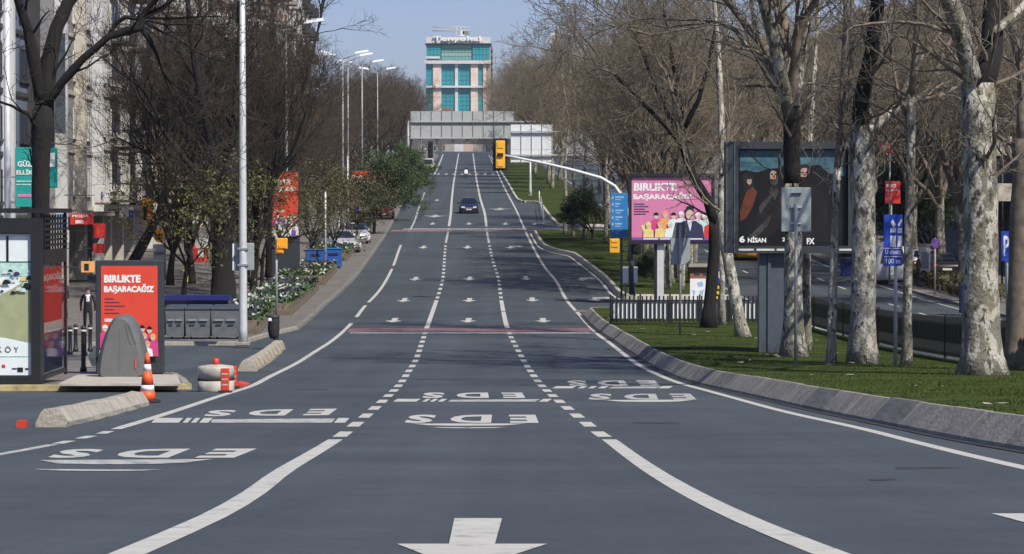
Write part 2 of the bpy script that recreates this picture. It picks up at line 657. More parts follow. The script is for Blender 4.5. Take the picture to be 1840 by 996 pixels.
def text_mesh(body, bold=0.0):
    """Glyph outlines as flat polygons scaled into the unit square (x right, y up)."""
    key = (body, bold)
    if key not in _txt:
        cu = bpy.data.curves.new('letters', 'FONT')
        cu.body = body
        cu.offset = bold
        cu.resolution_u = 3
        ob = bpy.data.objects.new('letters', cu)
        C.objects.link(ob)
        bpy.context.view_layer.update()
        dg = bpy.context.evaluated_depsgraph_get()
        me = bpy.data.meshes.new_from_object(ob.evaluated_get(dg))
        C.objects.unlink(ob)
        bpy.data.objects.remove(ob)
        V = [v.co.copy() for v in me.vertices]
        Fc = [tuple(p.vertices) for p in me.polygons]
        x0, x1 = min(v.x for v in V), max(v.x for v in V)
        y0, y1 = min(v.y for v in V), max(v.y for v in V)
        _txt[key] = ([((v.x - x0) / (x1 - x0), (v.y - y0) / (y1 - y0)) for v in V], Fc)
        bpy.data.meshes.remove(me)
    return _txt[key]


def add_text(mb, body, x0, x1, z0, z1, y, mi=0, bold=0.02, M=None):
    V, Fc = text_mesh(body, bold)
    P = [Vector((x0 + a * (x1 - x0), y, z0 + b * (z1 - z0))) for a, b in V]
    if M is not None:
        P = [M @ p for p in P]
    return mb.add(P, Fc, mi)


random.seed(7)


# ------------------------------------------------------------------ ground, road, islands
def sheet(name, u0, u1, Y0, Y1, dz, mtl, parent=None, straight=False, step=None):
    ys = []
    y = Y0
    while y < Y1:
        ys.append(y)
        y += step or (4.0 if y < 700 else 100.0)
    ys.append(Y1)
    mb = MB()
    V = []
    for y in ys:
        a, b = (u0, u1) if straight else (road_x(u0, y), road_x(u1, y))
        V += [(a, y, zr(y) + dz), (b, y, zr(y) + dz)]
    mb.add(V, [(2 * i, 2 * i + 1, 2 * i + 3, 2 * i + 2) for i in range(len(ys) - 1)], 0, True)
    return mb.build(name, mtl, parent)


tag(sheet('ground', -2500, 2500, -190, 8000, -0.06, 'ground', straight=True), kind='structure')
road = tag(sheet('road', -62, 24.2, -150, 720, 0.0, 'asphalt'), kind='structure')


def curve_pts(keys, step=1.5):
    """Catmull-Rom through ground points, resampled along its length."""
    P = [Vector((k[0], k[1])) for k in keys]
    out = []
    for i in range(len(P) - 1):
        p0, p1, p2, p3 = P[max(i - 1, 0)], P[i], P[i + 1], P[min(i + 2, len(P) - 1)]
        n = max(2, int((p2 - p1).length / step))
        for k in range(n):
            t = k / n
            out.append(p1 + (p2 - p1) * t if len(P) == 2 else
                       0.5 * ((2 * p1) + (p2 - p0) * t + (2 * p0 - 5 * p1 + 4 * p2 - p3) * t * t + (3 * p1 - p0 - 3 * p2 + p3) * t ** 3))
    out.append(P[-1])
    return out


def ribbon(pts, w, dz, name, mtl, parent):
    mb = MB()
    V = []
    for i, p in enumerate(pts):
        d = pts[min(i + 1, len(pts) - 1)] - pts[max(i - 1, 0)]
        d.normalize()
        nrm = Vector((d.y, -d.x)) * (w / 2)
        for q in (p - nrm, p + nrm):
            V.append((q.x, q.y, zr(q.y) + dz))
    mb.add(V, [(2 * i, 2 * i + 1, 2 * i + 3, 2 * i + 2) for i in range(len(pts) - 1)])
    return mb.build(name, mtl, parent)


def px_line(keys):
    return [G(x, y).xy for x, y in keys]


def cut(pts, Y0, Y1):
    r = []
    for a, b in zip(pts, pts[1:]):
        for t0 in (0,):
            lo, hi = max(min(a.y, b.y), Y0), min(max(a.y, b.y), Y1)
            if hi <= lo or abs(b.y - a.y) < 1e-6:
                continue
            q0, q1 = a + (b - a) * ((lo - a.y) / (b.y - a.y)), a + (b - a) * ((hi - a.y) / (b.y - a.y))
            if not r or (r[-1] - q0).length > 1e-4:
                r.append(q0)
            r.append(q1)
    return r


kL = px_line([(230, 996), (380, 930), (455, 887), (515, 843), (597, 794), (609.5, 786), (651, 753), (681, 727), (713, 697), (734, 668), (749, 642.7), (766.7, 590),
              (784, 541), (795.7, 500.7), (798.5, 465.5), (801, 438), (805, 417), (810, 384), (812, 357), (815, 330), (817.5, 315), (824.3, 276)])
kR = px_line([(1492, 996), (1410, 964), (1295, 914), (1191, 858), (1101, 795), (1081, 782), (1040, 750), (1008, 724), (976, 696), (954.5, 669), (938, 642.5), (911.7, 590),
              (901, 541), (895.4, 500.7), (884.6, 465.5), (879, 438), (875, 417), (871, 384), (863, 357), (857.5, 330), (855, 315), (849.8, 276)])
kEL = px_line([(0, 817), (95, 799.5), (135, 790.6), (187, 778.5), (220, 768), (392, 713), (450, 694.7), (493, 673), (560.6, 635.7), (596, 613), (632, 580.5),
               (656, 550), (686, 516.5), (705, 482), (722, 437), (742.5, 403), (754, 370), (769, 332), (784, 307), (796.5, 277.6)])
kER = px_line([(1840, 841), (1641, 794), (1535, 767.7), (1400, 737.6), (1273, 703), (1213, 686), (1160, 663), (1099.5, 619.5), (1073, 600), (1044, 569), (1020, 542),
               (1000, 506.4), (980, 482), (962, 452), (947, 422), (926.6, 376), (905, 335), (892, 307), (878.6, 279.6)])


def near_ext(k, Y=-30):
    d = (k[0] - k[1])
    a = k[0]
    sl = max(-0.06, min(0.06, (k[1].x - a.x) / (k[1].y - a.y)))
    return [Vector((a.x + 0.0165 * (a.y - Y), Y)), Vector((a.x - sl * 12, a.y - 12)), Vector((a.x - sl * 6, a.y - 6)), Vector((a.x - sl * 3, a.y - 3))] + k


LL, LR = curve_pts(near_ext(kL)), curve_pts(near_ext(kR))
LEL, LER = curve_pts(near_ext(kEL)), curve_pts(near_ext(kER))
for ln in (LL, LR):
    y_dash0, y_solid0, y_solid1, y_dash1 = 32.3, 109.5, 136.5, 203.0
    ribbon(cut(ln, -30, y_dash0), 0.17, 0.004, 'lane_line', 'paint', road)
    y = y_dash0 + 0.9
    while y < 105:
        ribbon(cut(ln, y, y + 2.0), 0.17, 0.004, 'lane_dash', 'paint', road)
        y += 3.95
    ribbon(cut(ln, y_solid0, y_solid1), 0.19, 0.004, 'lane_line', 'paint', road)
    y = y_solid1 + 2
    while y < y_dash1:
        ribbon(cut(ln, y, y + 2.1), 0.18, 0.004, 'lane_dash', 'paint', road)
        y += 4.4
    ribbon(cut(ln, 206, 232), 0.17, 0.004, 'lane_line', 'paint_worn', road)
    ribbon(cut(ln, 236, 640), 0.22, 0.004, 'lane_line', 'paint', road)
# edge lines: the left one breaks into dashes at the side street and fades farther up
yj = [G(220, 768).y, G(95, 799.5).y]
ribbon(cut(LEL, -30, yj[1]), 0.13, 0.004, 'edge_line', 'paint_worn', road)
y = yj[1] + 0.3
while y < yj[0] - 0.4:
    ribbon(cut(LEL, y, y + 0.95), 0.14, 0.004, 'edge_dash', 'paint', road)
    y += 1.75
e1, e2, e3 = G(632, 581).y, G(636, 570).y, G(656, 549).y
ribbon(cut(LEL, yj[0], e1), 0.16, 0.004, 'edge_line', 'paint', road)
ribbon(cut(LEL, e2, e3), 0.16, 0.004, 'edge_line', 'paint', road)
ribbon(cut(LEL, e3 + 3, 171), 0.16, 0.004, 'edge_line', 'paint', road)
ribbon(cut(LEL, 175, 203), 0.16, 0.004, 'edge_line', 'paint', road)
ribbon(cut(LEL, 225, 330), 0.16, 0.004, 'edge_line', 'paint_worn', road)
ribbon(cut(LEL, 420, 640), 0.24, 0.004, 'edge_line', 'paint', road)
ribbon(cut(LER, -30, 640), 0.16, 0.004, 'edge_line', 'paint', road)


def poly_mark(pts, name, mtl, dz=0.005):
    mb = MB()
    mb.add([(p[0], p[1], zr(p[1]) + dz) for p in pts], [tuple(range(len(pts)))])
    o = mb.build(name, mtl, road)
    return o


# bands of red and white paint across the three lanes
for y0, y1, x0, x1, m in ((597, 590.5, 624, 1062, 'paint_red'), (599.6, 598.0, 626, 1068, 'paint_worn'), (416.5, 413.5, 700, 962, 'paint_red'), (412.6, 411.2, 722, 948, 'paint_worn'),
                          (561, 557.5, 1030, 1094, 'paint_red')) + tuple((314, 311, 770 + 14 * k, 777 + 14 * k, 'paint_worn') for k in range(9)):
    a, b, c, d = G(x0, y0), G(x1, y0), G(x1 - 3, y1), G(x0 + 5, y1)
    poly_mark([(a.x, a.y), (b.x, b.y), (c.x, c.y), (d.x, d.y)], 'cross_band', m, 0.0075)


def arrow(X, Y, s=1.0, turn=0, m='paint'):
    """Straight-on arrow pointing at the camera; its tip is at (X, Y)."""
    A = [(-0.14, 0.0)]
    pts = [(0, 0), (0.36, 1.9), (0.11, 1.9), (0.135, 4.35), (-0.135, 4.35), (-0.11, 1.9), (-0.36, 1.9)]
    if turn:
        pts = [(0, 0), (0.36, 1.9), (0.11, 1.9), (0.11, 2.9), (0.55, 2.9), (0.55, 2.2), (0.95, 3.6), (0.55, 5.0), (0.55, 4.2), (-0.11, 4.2), (-0.11, 1.9), (-0.36, 1.9)]
    mb = MB()
    V = [(X + turn * a if turn else X + a, Y + b * s) for a, b in pts] if turn != -1 else [(X - a, Y + b * s) for a, b in pts]
    mb.add([(a, b, zr(b) + 0.005) for a, b in V], [tuple(range(len(V)))])
    return mb.build('lane_arrow', m, road)


for px, py in ((704, 580), (840, 580), (977, 580), (723, 543), (842, 543), (957, 542), (744, 504.5), (843, 504), (945, 503.5), (759, 447), (839, 447), (776, 404), (842, 404), (908, 404), (784, 361)):
    p = G(px, py)
    arrow(p.x, p.y, 0.95)
for px, py in ((917, 447), (892, 378), (961, 404), (1046, 505), (1072, 541)):
    p = G(px, py)
    arrow(p.x, p.y, 0.9, 1, 'paint_worn')
p = G(848, 979)
arrow(p.x, p.y - 1.9)
p = G(1822, 924)
arrow(p.x, p.y - 4.35)
# the wide winged merge marks farther up
for px, py in ((780, 391), (898, 378)):
    a = G(px, py)
    poly_mark([(a.x, a.y), (a.x + .5, a.y + 2.4), (a.x + 1.2, a.y + 4.5), (a.x + .35, a.y + 3.6), (a.x + .12, a.y + 6.5), (a.x - .12, a.y + 6.5), (a.x - .35, a.y + 3.6), (a.x - 1.2, a.y + 4.5), (a.x - .5, a.y + 2.4)],
              'lane_arrow', 'paint_worn')


def road_text(body, quad, m='paint', bold=0.04):
    """Writing for oncoming drivers: upside down from here; quad = photo corners far-left, far-right, near-right, near-left."""
    V, Fc = text_mesh(body, bold)
    q = [G(*k).xy for k in quad]
    W = []
    for a, b in V:
        a, b = 1 - a, 1 - b
        far = q[0] + (q[1] - q[0]) * a
        near = q[3] + (q[2] - q[3]) * a
        p = near + (far - near) * b
        W.append((p.x, p.y, zr(p.y) + 0.006))
    mb = MB()
    mb.add(W, Fc)
    return mb.build('road_lettering', m, road)


def lens_mark(quad, m, k=1.0):
    q = [G(*p).xy for p in quad]
    pts = []
    for i in range(9):
        t = i / 8
        pts.append(q[0] + (q[1] - q[0]) * t)
    for i in range(1, 8):
        t = 1 - i / 8
        e = (q[3] + (q[2] - q[3]) * t)
        f = q[0] + (q[1] - q[0]) * t
        pts.append(f + (e - f) * (math.sin(math.pi * t) ** 0.28) * k)
    return poly_mark([(p.x, p.y) for p in pts], 'camera_symbol', m, 0.006)


# speed-camera warnings, near set: EDS letters with a camera outline in front
road_text('E D S', [(118, 808), (462, 807), (420, 824), (78, 824)])
lens_mark([(72, 828), (384, 826), (360, 836), (60, 837)], 'paint_worn', 0.9)
lens_mark([(60, 844), (290, 845), (270, 849.5), (65, 849)], 'paint_worn', 0.7)
road_text('E D S', [(738, 746), (962, 746), (968, 761), (722, 761)])
lens_mark([(738, 762), (945, 762), (930, 767), (750, 767)], 'paint', 0.8)
lens_mark([(770, 768.5), (910, 768.5), (900, 771.5), (790, 771.5)], 'paint_worn', 0.7)
road_text('E D S', [(1062, 708), (1240, 708), (1252, 719), (1054, 719)], 'paint_worn')
lens_mark([(1085, 719.5), (1246, 719), (1236, 724), (1100, 724)], 'paint', 0.8)
# far set: EDS with a broken ruler of bars underneath
road_text('E D S', [(378, 738), (606, 735), (590, 747), (362, 749)])
road_text('E D S', [(762, 706), (938, 706), (944, 716), (756, 716)])
road_text('E D S', [(1018, 684), (1176, 684), (1186, 694), (1022, 694)], 'paint_worn')
for bars, y0, y1 in (([(276, 325), (332, 341), (347, 356), (362, 378), (384, 600), (604, 624)], 752, 760.5),
                     ([(710, 752), (762, 770), (776, 784), (790, 800), (808, 966), (972, 988)], 717.5, 722.5),
                     ([(996, 1032), (1042, 1052), (1060, 1070), (1078, 1090), (1096, 1182), (1186, 1206)], 694.5, 698.5)):
    for x0, x1 in bars:
        k = 0.5 * (x1 - 840) / 600
        a, b, c, d = G(x0 - 4, y1), G(x1 - 4, y1), G(x1 + 4, y0), G(x0 + 4, y0)
        wide = x1 - x0 > 60
        poly_mark([(a.x, a.y), (b.x, b.y), (c.x, c.y), (d.x, d.y)] if not wide else [(a.x, a.y), (b.x, b.y), (c.x, c.y - 0.2), (d.x, d.y - 0.6)], 'ruler_bar', 'paint_worn' if wide else 'paint', 0.006)

# tree-shadow streaks painted as dark sheets, and covers in the asphalt
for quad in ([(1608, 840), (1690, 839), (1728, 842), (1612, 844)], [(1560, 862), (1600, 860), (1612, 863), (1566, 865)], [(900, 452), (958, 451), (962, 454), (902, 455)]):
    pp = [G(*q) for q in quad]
    poly_mark([(q.x, q.y) for q in pp], 'shadow_streak', 'gutter', 0.003)
for px_, py_, r_ in ((1180, 760, .34), (560, 700, .34), (905, 560, .32)):
    c = G(px_, py_)
    mb = MB()
    mb.add([(c.x + r_ * math.cos(k * math.pi / 12), c.y + r_ * math.sin(k * math.pi / 12), zr(c.y + r_ * math.sin(k * math.pi / 12)) + .005) for k in range(24)], [tuple(range(24))])
    mb.build('manhole_cover', 'dark_grey_metal', road)
# lines on the opposite carriageway
for u in (16.8, 20.2):
    y = 40.0
    while y < 330:
        ribbon([Vector((road_x(u, t), t)) for t in (y, y + 1.5, y + 3)], 0.14, 0.004, 'lane_dash', 'paint', road)
        y += 9.0
ribbon([Vector((road_x(13.9, t), t)) for t in range(20, 500, 4)], 0.14, 0.004, 'edge_line', 'paint_worn', road)
ribbon([Vector((road_x(22.6, t), t)) for t in range(20, 500, 4)], 0.14, 0.004, 'edge_line', 'paint_worn', road)
for k in range(5):
    a = RP(19 + k * .5, 176 + 3 * k)
    poly_mark([(a.x, a.y), (a.x + 2.4, a.y + 1.5), (a.x + 2.4, a.y + 2.4), (a.x, a.y + .9)], 'crossing_bar', 'paint')


def inset_poly(pts, d):
    """Offset a closed CCW outline inwards by d."""
    n = len(pts)
    out = []
    for i in range(n):
        a, b, c = pts[i - 1], pts[i], pts[(i + 1) % n]
        e1, e2 = (b - a).normalized(), (c - b).normalized()
        n1, n2 = Vector((-e1.y, e1.x)), Vector((-e2.y, e2.x))
        m = (n1 + n2)
        if m.length < 1e-6:
            m = n1.copy()
        m.normalize()
        out.append(b + m * (d / max(0.4, m.dot(n1))))
    return out


def slab_top(outline, h, name, mtl, step=5.0, kind='structure', parent=None):
    """Raised top following the road profile."""
    bm = bmesh.new()
    f = bm.faces.new([bm.verts.new((p.x, p.y, 0)) for p in outline])
    ys = [p.y for p in outline]
    y = math.ceil(min(ys) / step) * step + 0.01
    while y < max(ys):
        bmesh.ops.bisect_plane(bm, geom=bm.verts[:] + bm.edges[:] + bm.faces[:], plane_co=(0, y, 0), plane_no=(0, 1, 0), dist=1e-5)
        y += step if y < 300 else step * 3
    bmesh.ops.triangulate(bm, faces=bm.faces[:])
    bmesh.ops.recalc_face_normals(bm, faces=bm.faces[:])
    for v in bm.verts:
        v.co.z = zr(v.co.y) + h
    if sum(f.normal.z for f in bm.faces) < 0:
        bmesh.ops.reverse_faces(bm, faces=bm.faces[:])
    me = bpy.data.meshes.new(name)
    bm.to_mesh(me)
    bm.free()
    me.materials.append(MT[mtl])
    o = bpy.data.objects.new(name, me)
    link(o, parent)
    if kind:
        tag(o, kind=kind)
    return o


def area2(p):
    return sum(p[i - 1].x * p[i].y - p[i].x * p[i - 1].y for i in range(len(p)))


def kerb_run(path, h, batter, topw, name, mtl, parent, z0=-0.03, side=1):
    """Kerb body along an open path; inner side lies to the left of the path (side=1)."""
    mb = MB()
    V = []
    for i, p in enumerate(path):
        d = (path[min(i + 1, len(path) - 1)] - path[max(i - 1, 0)]).normalized()
        nrm = Vector((-d.y, d.x)) * side
        for off, z in ((0.0, z0), (0.02, 0.05), (batter, h - 0.03), (batter + 0.03, h), (batter + topw, h), (batter + topw, z0)):
            q = p + nrm * off
            V.append((q.x, q.y, zr(q.y) + z))
    k = 6
    Fc = []
    for i in range(len(path) - 1):
        for j in range(k - 1):
            Fc.append((i * k + j, (i + 1) * k + j, (i + 1) * k + j + 1, i * k + j + 1) if side == -1 else (i * k + j, i * k + j + 1, (i + 1) * k + j + 1, (i + 1) * k + j))
    Fc += [tuple(range(k)), tuple(reversed(range((len(path) - 1) * k, len(path) * k)))]
    mb.add(V, Fc)
    return mb.build(name, mtl, parent)


def walk(path, L, gap=0.012):
    """Split a path into pieces of length L with thin joints."""
    out, cur, acc = [], [path[0]], 0.0
    for a, b in zip(path, path[1:]):
        seg = (b - a).length
        pos = 0.0
        while acc + seg - pos >= L:
            pos += L - acc
            q = a + (b - a) * (pos / seg)
            d = (b - a).normalized()
            cur.append(q - d * gap)
            out.append(cur)
            cur, acc = [q + d * gap], 0.0
        acc += seg - pos
        if seg - pos > 0.02:
            cur.append(b)
    if len(cur) > 1 and acc > 0.3:
        out.append(cur)
    return out


BACK = 13.15
H1 = 0.34
# --- near lawn of the median with its battered concrete kerb
near_keys = [Vector((road_x(5.95, -40), -40)), Vector((road_x(5.95, 5), 5))] + px_line([(1840, 812), (1593, 765), (1440, 733), (1330, 708), (1225, 682), (1169, 656), (1110, 618), (1070, 591), (1047, 567)])
K1 = curve_pts(near_keys, 1.2)
nose = K1[-1]
K1b = [nose + Vector((0.25, 0.75)), nose + Vector((0.9, 1.2)), Vector((road_x(BACK, nose.y + 1.6), nose.y + 1.6))]
back1 = [Vector((road_x(BACK, y), y)) for y in (nose.y - 10, 80, 40, 0, -40)]
# outline runs far->near on the road side so that the inner side lies on the left
road_side = list(reversed(K1))
outline1 = road_side + list(reversed(back1)) + list(reversed(K1b))
if area2(outline1) < 0:
    outline1.reverse()
lawn1 = slab_top(inset_poly(outline1, 0.33), H1 - 0.02, 'lawn', 'lawn', 2.5)
kerb1 = thing('median_kerb', 'battered grey concrete kerb curving round the near lawn on the right', 'kerb', (0, 0, 0))
random.seed(3)
dark_run = 0
for i, pc in enumerate(walk(K1 + K1b, 2.4)):
    if dark_run <= 0 and random.random() < 0.22:
        dark_run = random.choice((1, 1, 2))
    m = 'kerb_dark' if dark_run > 0 else 'kerb_concrete'
    dark_run -= 1
    kerb_run(pc, H1 + random.uniform(-.008, .008), 0.27, 0.12, 'kerb_stone', m, kerb1, side=-1)
ribbon([p + Vector((-0.06, -0.02)) for p in K1[2:]], 0.14, 0.010, 'gutter', 'gutter', kerb1)

# --- second lawn, with the turning pocket cut out of it
keys2 = px_line([(957, 420), (964, 433), (975, 446), (1000, 455), (1024, 460), (1041, 471), (1080, 502), (1106, 531), (1120, 538)])
K2 = curve_pts(keys2, 1.5)
tail = K2[-1]
end2 = [tail + Vector((0.6, -0.5)), Vector((road_x(BACK, tail.y - 1.0), tail.y - 1.0))]
back2 = [Vector((road_x(BACK, y), y)) for y in (tail.y + 20, 190, K2[0].y - 6)]
end2b = [Vector((road_x(BACK, K2[0].y + 1.5), K2[0].y + 1.5)), K2[0] + Vector((1.5, 1.4)), K2[0] + Vector((0.4, 0.9))]
outline2 = K2 + end2 + back2 + end2b
if area2(outline2) < 0:
    outline2.reverse()
H2 = 0.26
slab_top(inset_poly(outline2, 0.2), H2 - 0.02, 'lawn', 'lawn')
kerb2 = thing('median_kerb', 'pale kerb round the second lawn beside the turning pocket', 'kerb')
pth = K2 + end2
kerb_run(list(reversed(pth)), H2, 0.10, 0.2, 'kerb_line', 'kerb_pale', kerb2, side=-1)
kerb_run(end2b, H2, 0.1, 0.2, 'kerb_line', 'kerb_pale', kerb2, side=1)
ribbon([p + Vector((-.16, 0)) for p in K2], 0.14, 0.008, 'edge_line', 'paint', road)

# --- third lawn, running up the hill
keys3 = px_line([(880, 282), (896, 308), (912, 335), (928, 361.5), (945, 364), (964, 366), (972, 374), (985, 392), (1000, 407)])
K3 = curve_pts(keys3, 2.0)
end3 = [K3[-1] + Vector((.8, -.6)), Vector((road_x(BACK, K3[-1].y - 1.2), K3[-1].y - 1.2))]
back3 = [Vector((road_x(BACK, y), y)) for y in (300, 400, 500, K3[0].y)]
outline3 = K3 + end3 + back3
if area2(outline3) < 0:
    outline3.reverse()
H3 = 0.22
slab_top(inset_poly(outline3, 0.2), H3 - 0.02, 'lawn', 'lawn')
kerb3 = thing('median_kerb', 'pale kerb of the far lawn climbing the hill', 'kerb')
kerb_run(list(reversed(K3 + end3)), H3, 0.08, 0.25, 'kerb_line', 'kerb_pale', kerb3, side=-1)

# --- left pavement with the bus-stop apron and the service lay-by cut out
keysP = [Vector((-62, G(0, 703).y))] + px_line([(-200, 703), (0, 703), (180, 702), (345, 700), (338, 690), (322, 680), (168, 668), (158, 640), (168, 622), (300, 621), (430, 621), (480, 606), (538, 592), (590, 546), (642, 498), (668, 462), (694, 424), (722, 372), (748, 332), (772, 299), (788, 280)])
far_p = keysP[-1]
outlineP = keysP + [Vector((road_x(-9, 690), 690)), Vector((road_x(-62, 690), 690))]
if area2(outlineP) < 0:
    outlineP.reverse()
HP = 0.13
slab_top(inset_poly(outlineP, 0.15), HP - 0.012, 'pavement', 'paving')
kerbP = thing('pavement_kerb', 'worn kerb along the left pavement and bus stop apron', 'kerb')
for a, b, m in ((0, 5, 'barrier_yellow'), (4, 14, 'kerb_concrete'), (13, len(keysP), 'kerb_dark')):
    kp = keysP[a:b]
    path = []
    for p, q in zip(kp, kp[1:]):
        n = max(1, int((q - p).length / 3))
        path += [p + (q - p) * (i / n) for i in range(n)]
    path.append(kp[-1])
    kerb_run(path, HP + 0.004 * a / 4, 0.03, 0.17, 'kerb_line', m, kerbP, side=1)
# --- pavement of the opposite side
outR = [Vector((road_x(23.2, y), y)) for y in (-60, 40, 100, 200, 300, 400, 500, 700)] + [Vector((road_x(70, 700), 700)), Vector((road_x(70, -60), -60))]
if area2(outR) < 0:
    outR.reverse()
slab_top(outR, 0.12, 'pavement', 'paving')
kerbR = thing('pavement_kerb', 'kerb of the far pavement across the opposite carriageway', 'kerb')
kerb_run([Vector((road_x(23.2, y), y)) for y in range(-60, 700, 8)], 0.13, 0.03, 0.2, 'kerb_line', 'kerb_concrete', kerbR, side=-1)


# --- grass blades on the near lawn
def in_poly(x, y, P):
    c = False
    for i in range(len(P)):
        a, b = P[i - 1], P[i]
        if (a.y > y) != (b.y > y) and x < (b.x - a.x) * (y - a.y) / (b.y - a.y) + a.x:
            c = not c
    return c


rng = np.random.default_rng(5)
gin = inset_poly(outline1, 0.42)
pts = []
while len(pts) < 95000:
    # denser toward the camera side where the blades can be told apart
    Y = 25 + 96 * rng.random() ** 1.5
    X = 2 + 12 * rng.random()
    if in_poly(X, Y, gin):
        pts.append((X, Y))
pts = np.array(pts)
zg = np.interp(pts[:, 1], np.arange(0, 140, 1.0), [zr(t) for t in range(140)]) + H1 - 0.03
ang = rng.random(len(pts)) * 6.283
patch = 0.6 + 0.5 * np.sin(pts[:, 0] * 1.3 + 2 * np.sin(pts[:, 1] * .4)) * np.sin(pts[:, 1] * .55 + pts[:, 0] * .3)
hgt = (0.018 + 0.034 * rng.random(len(pts))) * np.clip(patch + .4, .45, 1.5)
wd = 0.005 + 0.006 * rng.random(len(pts))
lean = (rng.random((len(pts), 2)) - .5) * 0.09
V = np.zeros((len(pts), 3, 3))
V[:, 0, 0] = pts[:, 0] - np.cos(ang) * wd
V[:, 0, 1] = pts[:, 1] - np.sin(ang) * wd
V[:, 1, 0] = pts[:, 0] + np.cos(ang) * wd
V[:, 1, 1] = pts[:, 1] + np.sin(ang) * wd
V[:, 0, 2] = V[:, 1, 2] = zg
V[:, 2, 0] = pts[:, 0] + lean[:, 0]
V[:, 2, 1] = pts[:, 1] + lean[:, 1]
V[:, 2, 2] = zg + hgt
go = inst('grass', np_mesh('grass', V.reshape(-1, 3), np.arange(len(pts) * 3).reshape(-1, 3), ['grass_blade'], smooth=False))
tag(go, 'short uneven green grass on the near median lawn', 'grass', kind='stuff')
# fallen dry leaves on the lawn
mb = MB()
random.seed(11)
for k in range(150):
    Y = random.uniform(27, 118)
    X = random.uniform(3, 12.5)
    if in_poly(X, Y, gin):
        s = random.uniform(.04, .10)
        a = random.uniform(0, 6)
        z = zr(Y) + H1 + .03
        mb.add([(X + s * math.cos(a + t), Y + s * math.sin(a + t), z + random.uniform(0, .03)) for t in (0, 1.4, 3.1, 4.4)], [(0, 1, 2, 3)])
tag(mb.build('fallen_leaves', 'barrier_concrete'), 'pale dry leaves scattered over the near lawn', 'leaves', kind='stuff')


# ------------------------------------------------------------------ trees
class TreeP:
    def __init__(s, **k):
        s.steps = [6, 7, 6, 5, 3, 2]
        s.wob = [.06, .16, .20, .24, .22, .2]
        s.trop = [.05, .06, .07, .06, .06, .04]
        s.kids = [0, .95, .95, 1.1, 1.3, 0]
        s.ang = [.7, .75, .75, .75, .7, .6]
        s.ratio = [.5, .55, .52, .50, .48, .5]
        s.rr = [.6, .55, .55, .6, .7, .7]
        s.taper = [.7, .38, .35, .4, .6, .7]
        s.maxl = 5
        s.rmin = .0075
        s.start = .22
        s.__dict__.update(k)


def _norm(a):
    l = math.sqrt(a[0] * a[0] + a[1] * a[1] + a[2] * a[2]) or 1
    return (a[0] / l, a[1] / l, a[2] / l)


def _tilt(d, ang, az):
    a = (-d[1], d[0], 0.0) if abs(d[2]) < .95 else (1.0, 0.0, 0.0)
    a = _norm(a)
    b = (d[1] * a[2] - d[2] * a[1], d[2] * a[0] - d[0] * a[2], d[0] * a[1] - d[1] * a[0])
    ca, sa = math.cos(az), math.sin(az)
    s, c = math.sin(ang), math.cos(ang)
    return _norm(tuple(d[i] * c + (a[i] * ca + b[i] * sa) * s for i in range(3)))


def grow(out, R, p, d, r, L, lv, P, tips=None):
    n = P.steps[lv]
    st = L / n
    r1 = max(P.rmin, r * P.taper[lv])
    az = R.uniform(0, 6.28)
    for i in range(n):
        w, t = P.wob[lv], P.trop[lv]
        d = _norm((d[0] + R.gauss(0, w), d[1] + R.gauss(0, w), d[2] + R.gauss(0, w) + t))
        q = (p[0] + d[0] * st, p[1] + d[1] * st, p[2] + d[2] * st)
        ra, rb = r + (r1 - r) * i / n, r + (r1 - r) * (i + 1) / n
        out.append((p, q, ra, rb, lv))
        if lv < P.maxl and (i + 1) / n > P.start:
            k = P.kids[lv] * (2 if i == n - 1 else 1)
            k = int(k) + (R.random() < k - int(k))
            for _ in range(k):
                az += 2.4 + R.uniform(-.5, .5)
                grow(out, R, q, _tilt(d, P.ang[lv] * R.uniform(.6, 1.2), az), max(P.rmin, rb * P.rr[lv]), L * P.ratio[lv] * R.uniform(.7, 1.25) * (1.15 - .45 * i / n), lv + 1, P, tips)
        elif tips is not None and lv >= P.maxl - 1:
            tips.append(q)
        p = q


def tube_arrays(segs, n):
    P0 = np.array([s[0] for s in segs])
    P1 = np.array([s[1] for s in segs])
    R0 = np.array([s[2] for s in segs])[:, None, None]
    R1 = np.array([s[3] for s in segs])[:, None, None]
    D = P1 - P0
    D /= np.maximum(np.linalg.norm(D, axis=1), 1e-6)[:, None]
    A = np.stack([-D[:, 1], D[:, 0], np.zeros(len(D))], 1)
    bad = np.linalg.norm(A, axis=1) < 0.05
    A[bad] = (1, 0, 0)
    A /= np.linalg.norm(A, axis=1)[:, None]
    B = np.cross(D, A)
    t = np.arange(n) * 2 * np.pi / n
    ring = A[:, None, :] * np.cos(t)[None, :, None] + B[:, None, :] * np.sin(t)[None, :, None]
    V = np.concatenate([P0[:, None, :] + ring * R0, P1[:, None, :] + ring * R1], 1)
    k = np.arange(n)
    q = np.stack([k, (k + 1) % n, (k + 1) % n + n, k + n], 1)
    Q = (np.arange(len(segs)) * 2 * n)[:, None, None] + q[None]
    return V.reshape(-1, 3), Q.reshape(-1, 4)


def crown_mesh(name, segs, mats, split=2):
    """Limbs take the first material, twigs the second; thicker wood gets rounder."""
    groups = (([s for s in segs if s[4] <= 1], 7, 0), ([s for s in segs if 1 < s[4] <= split], 5, 0), ([s for s in segs if s[4] > split], 3, 1))
    Vs, Qs, M, b = [], [], [], 0
    for g, n, mi in groups:
        if not g:
            continue
        V, Q = tube_arrays(g, n)
        Vs.append(V)
        Qs.append(Q + b)
        M.append(np.full(len(Q), mi))
        b += len(V)
    return np_mesh(name, np.concatenate(Vs), np.concatenate(Qs), mats, np.concatenate(M))


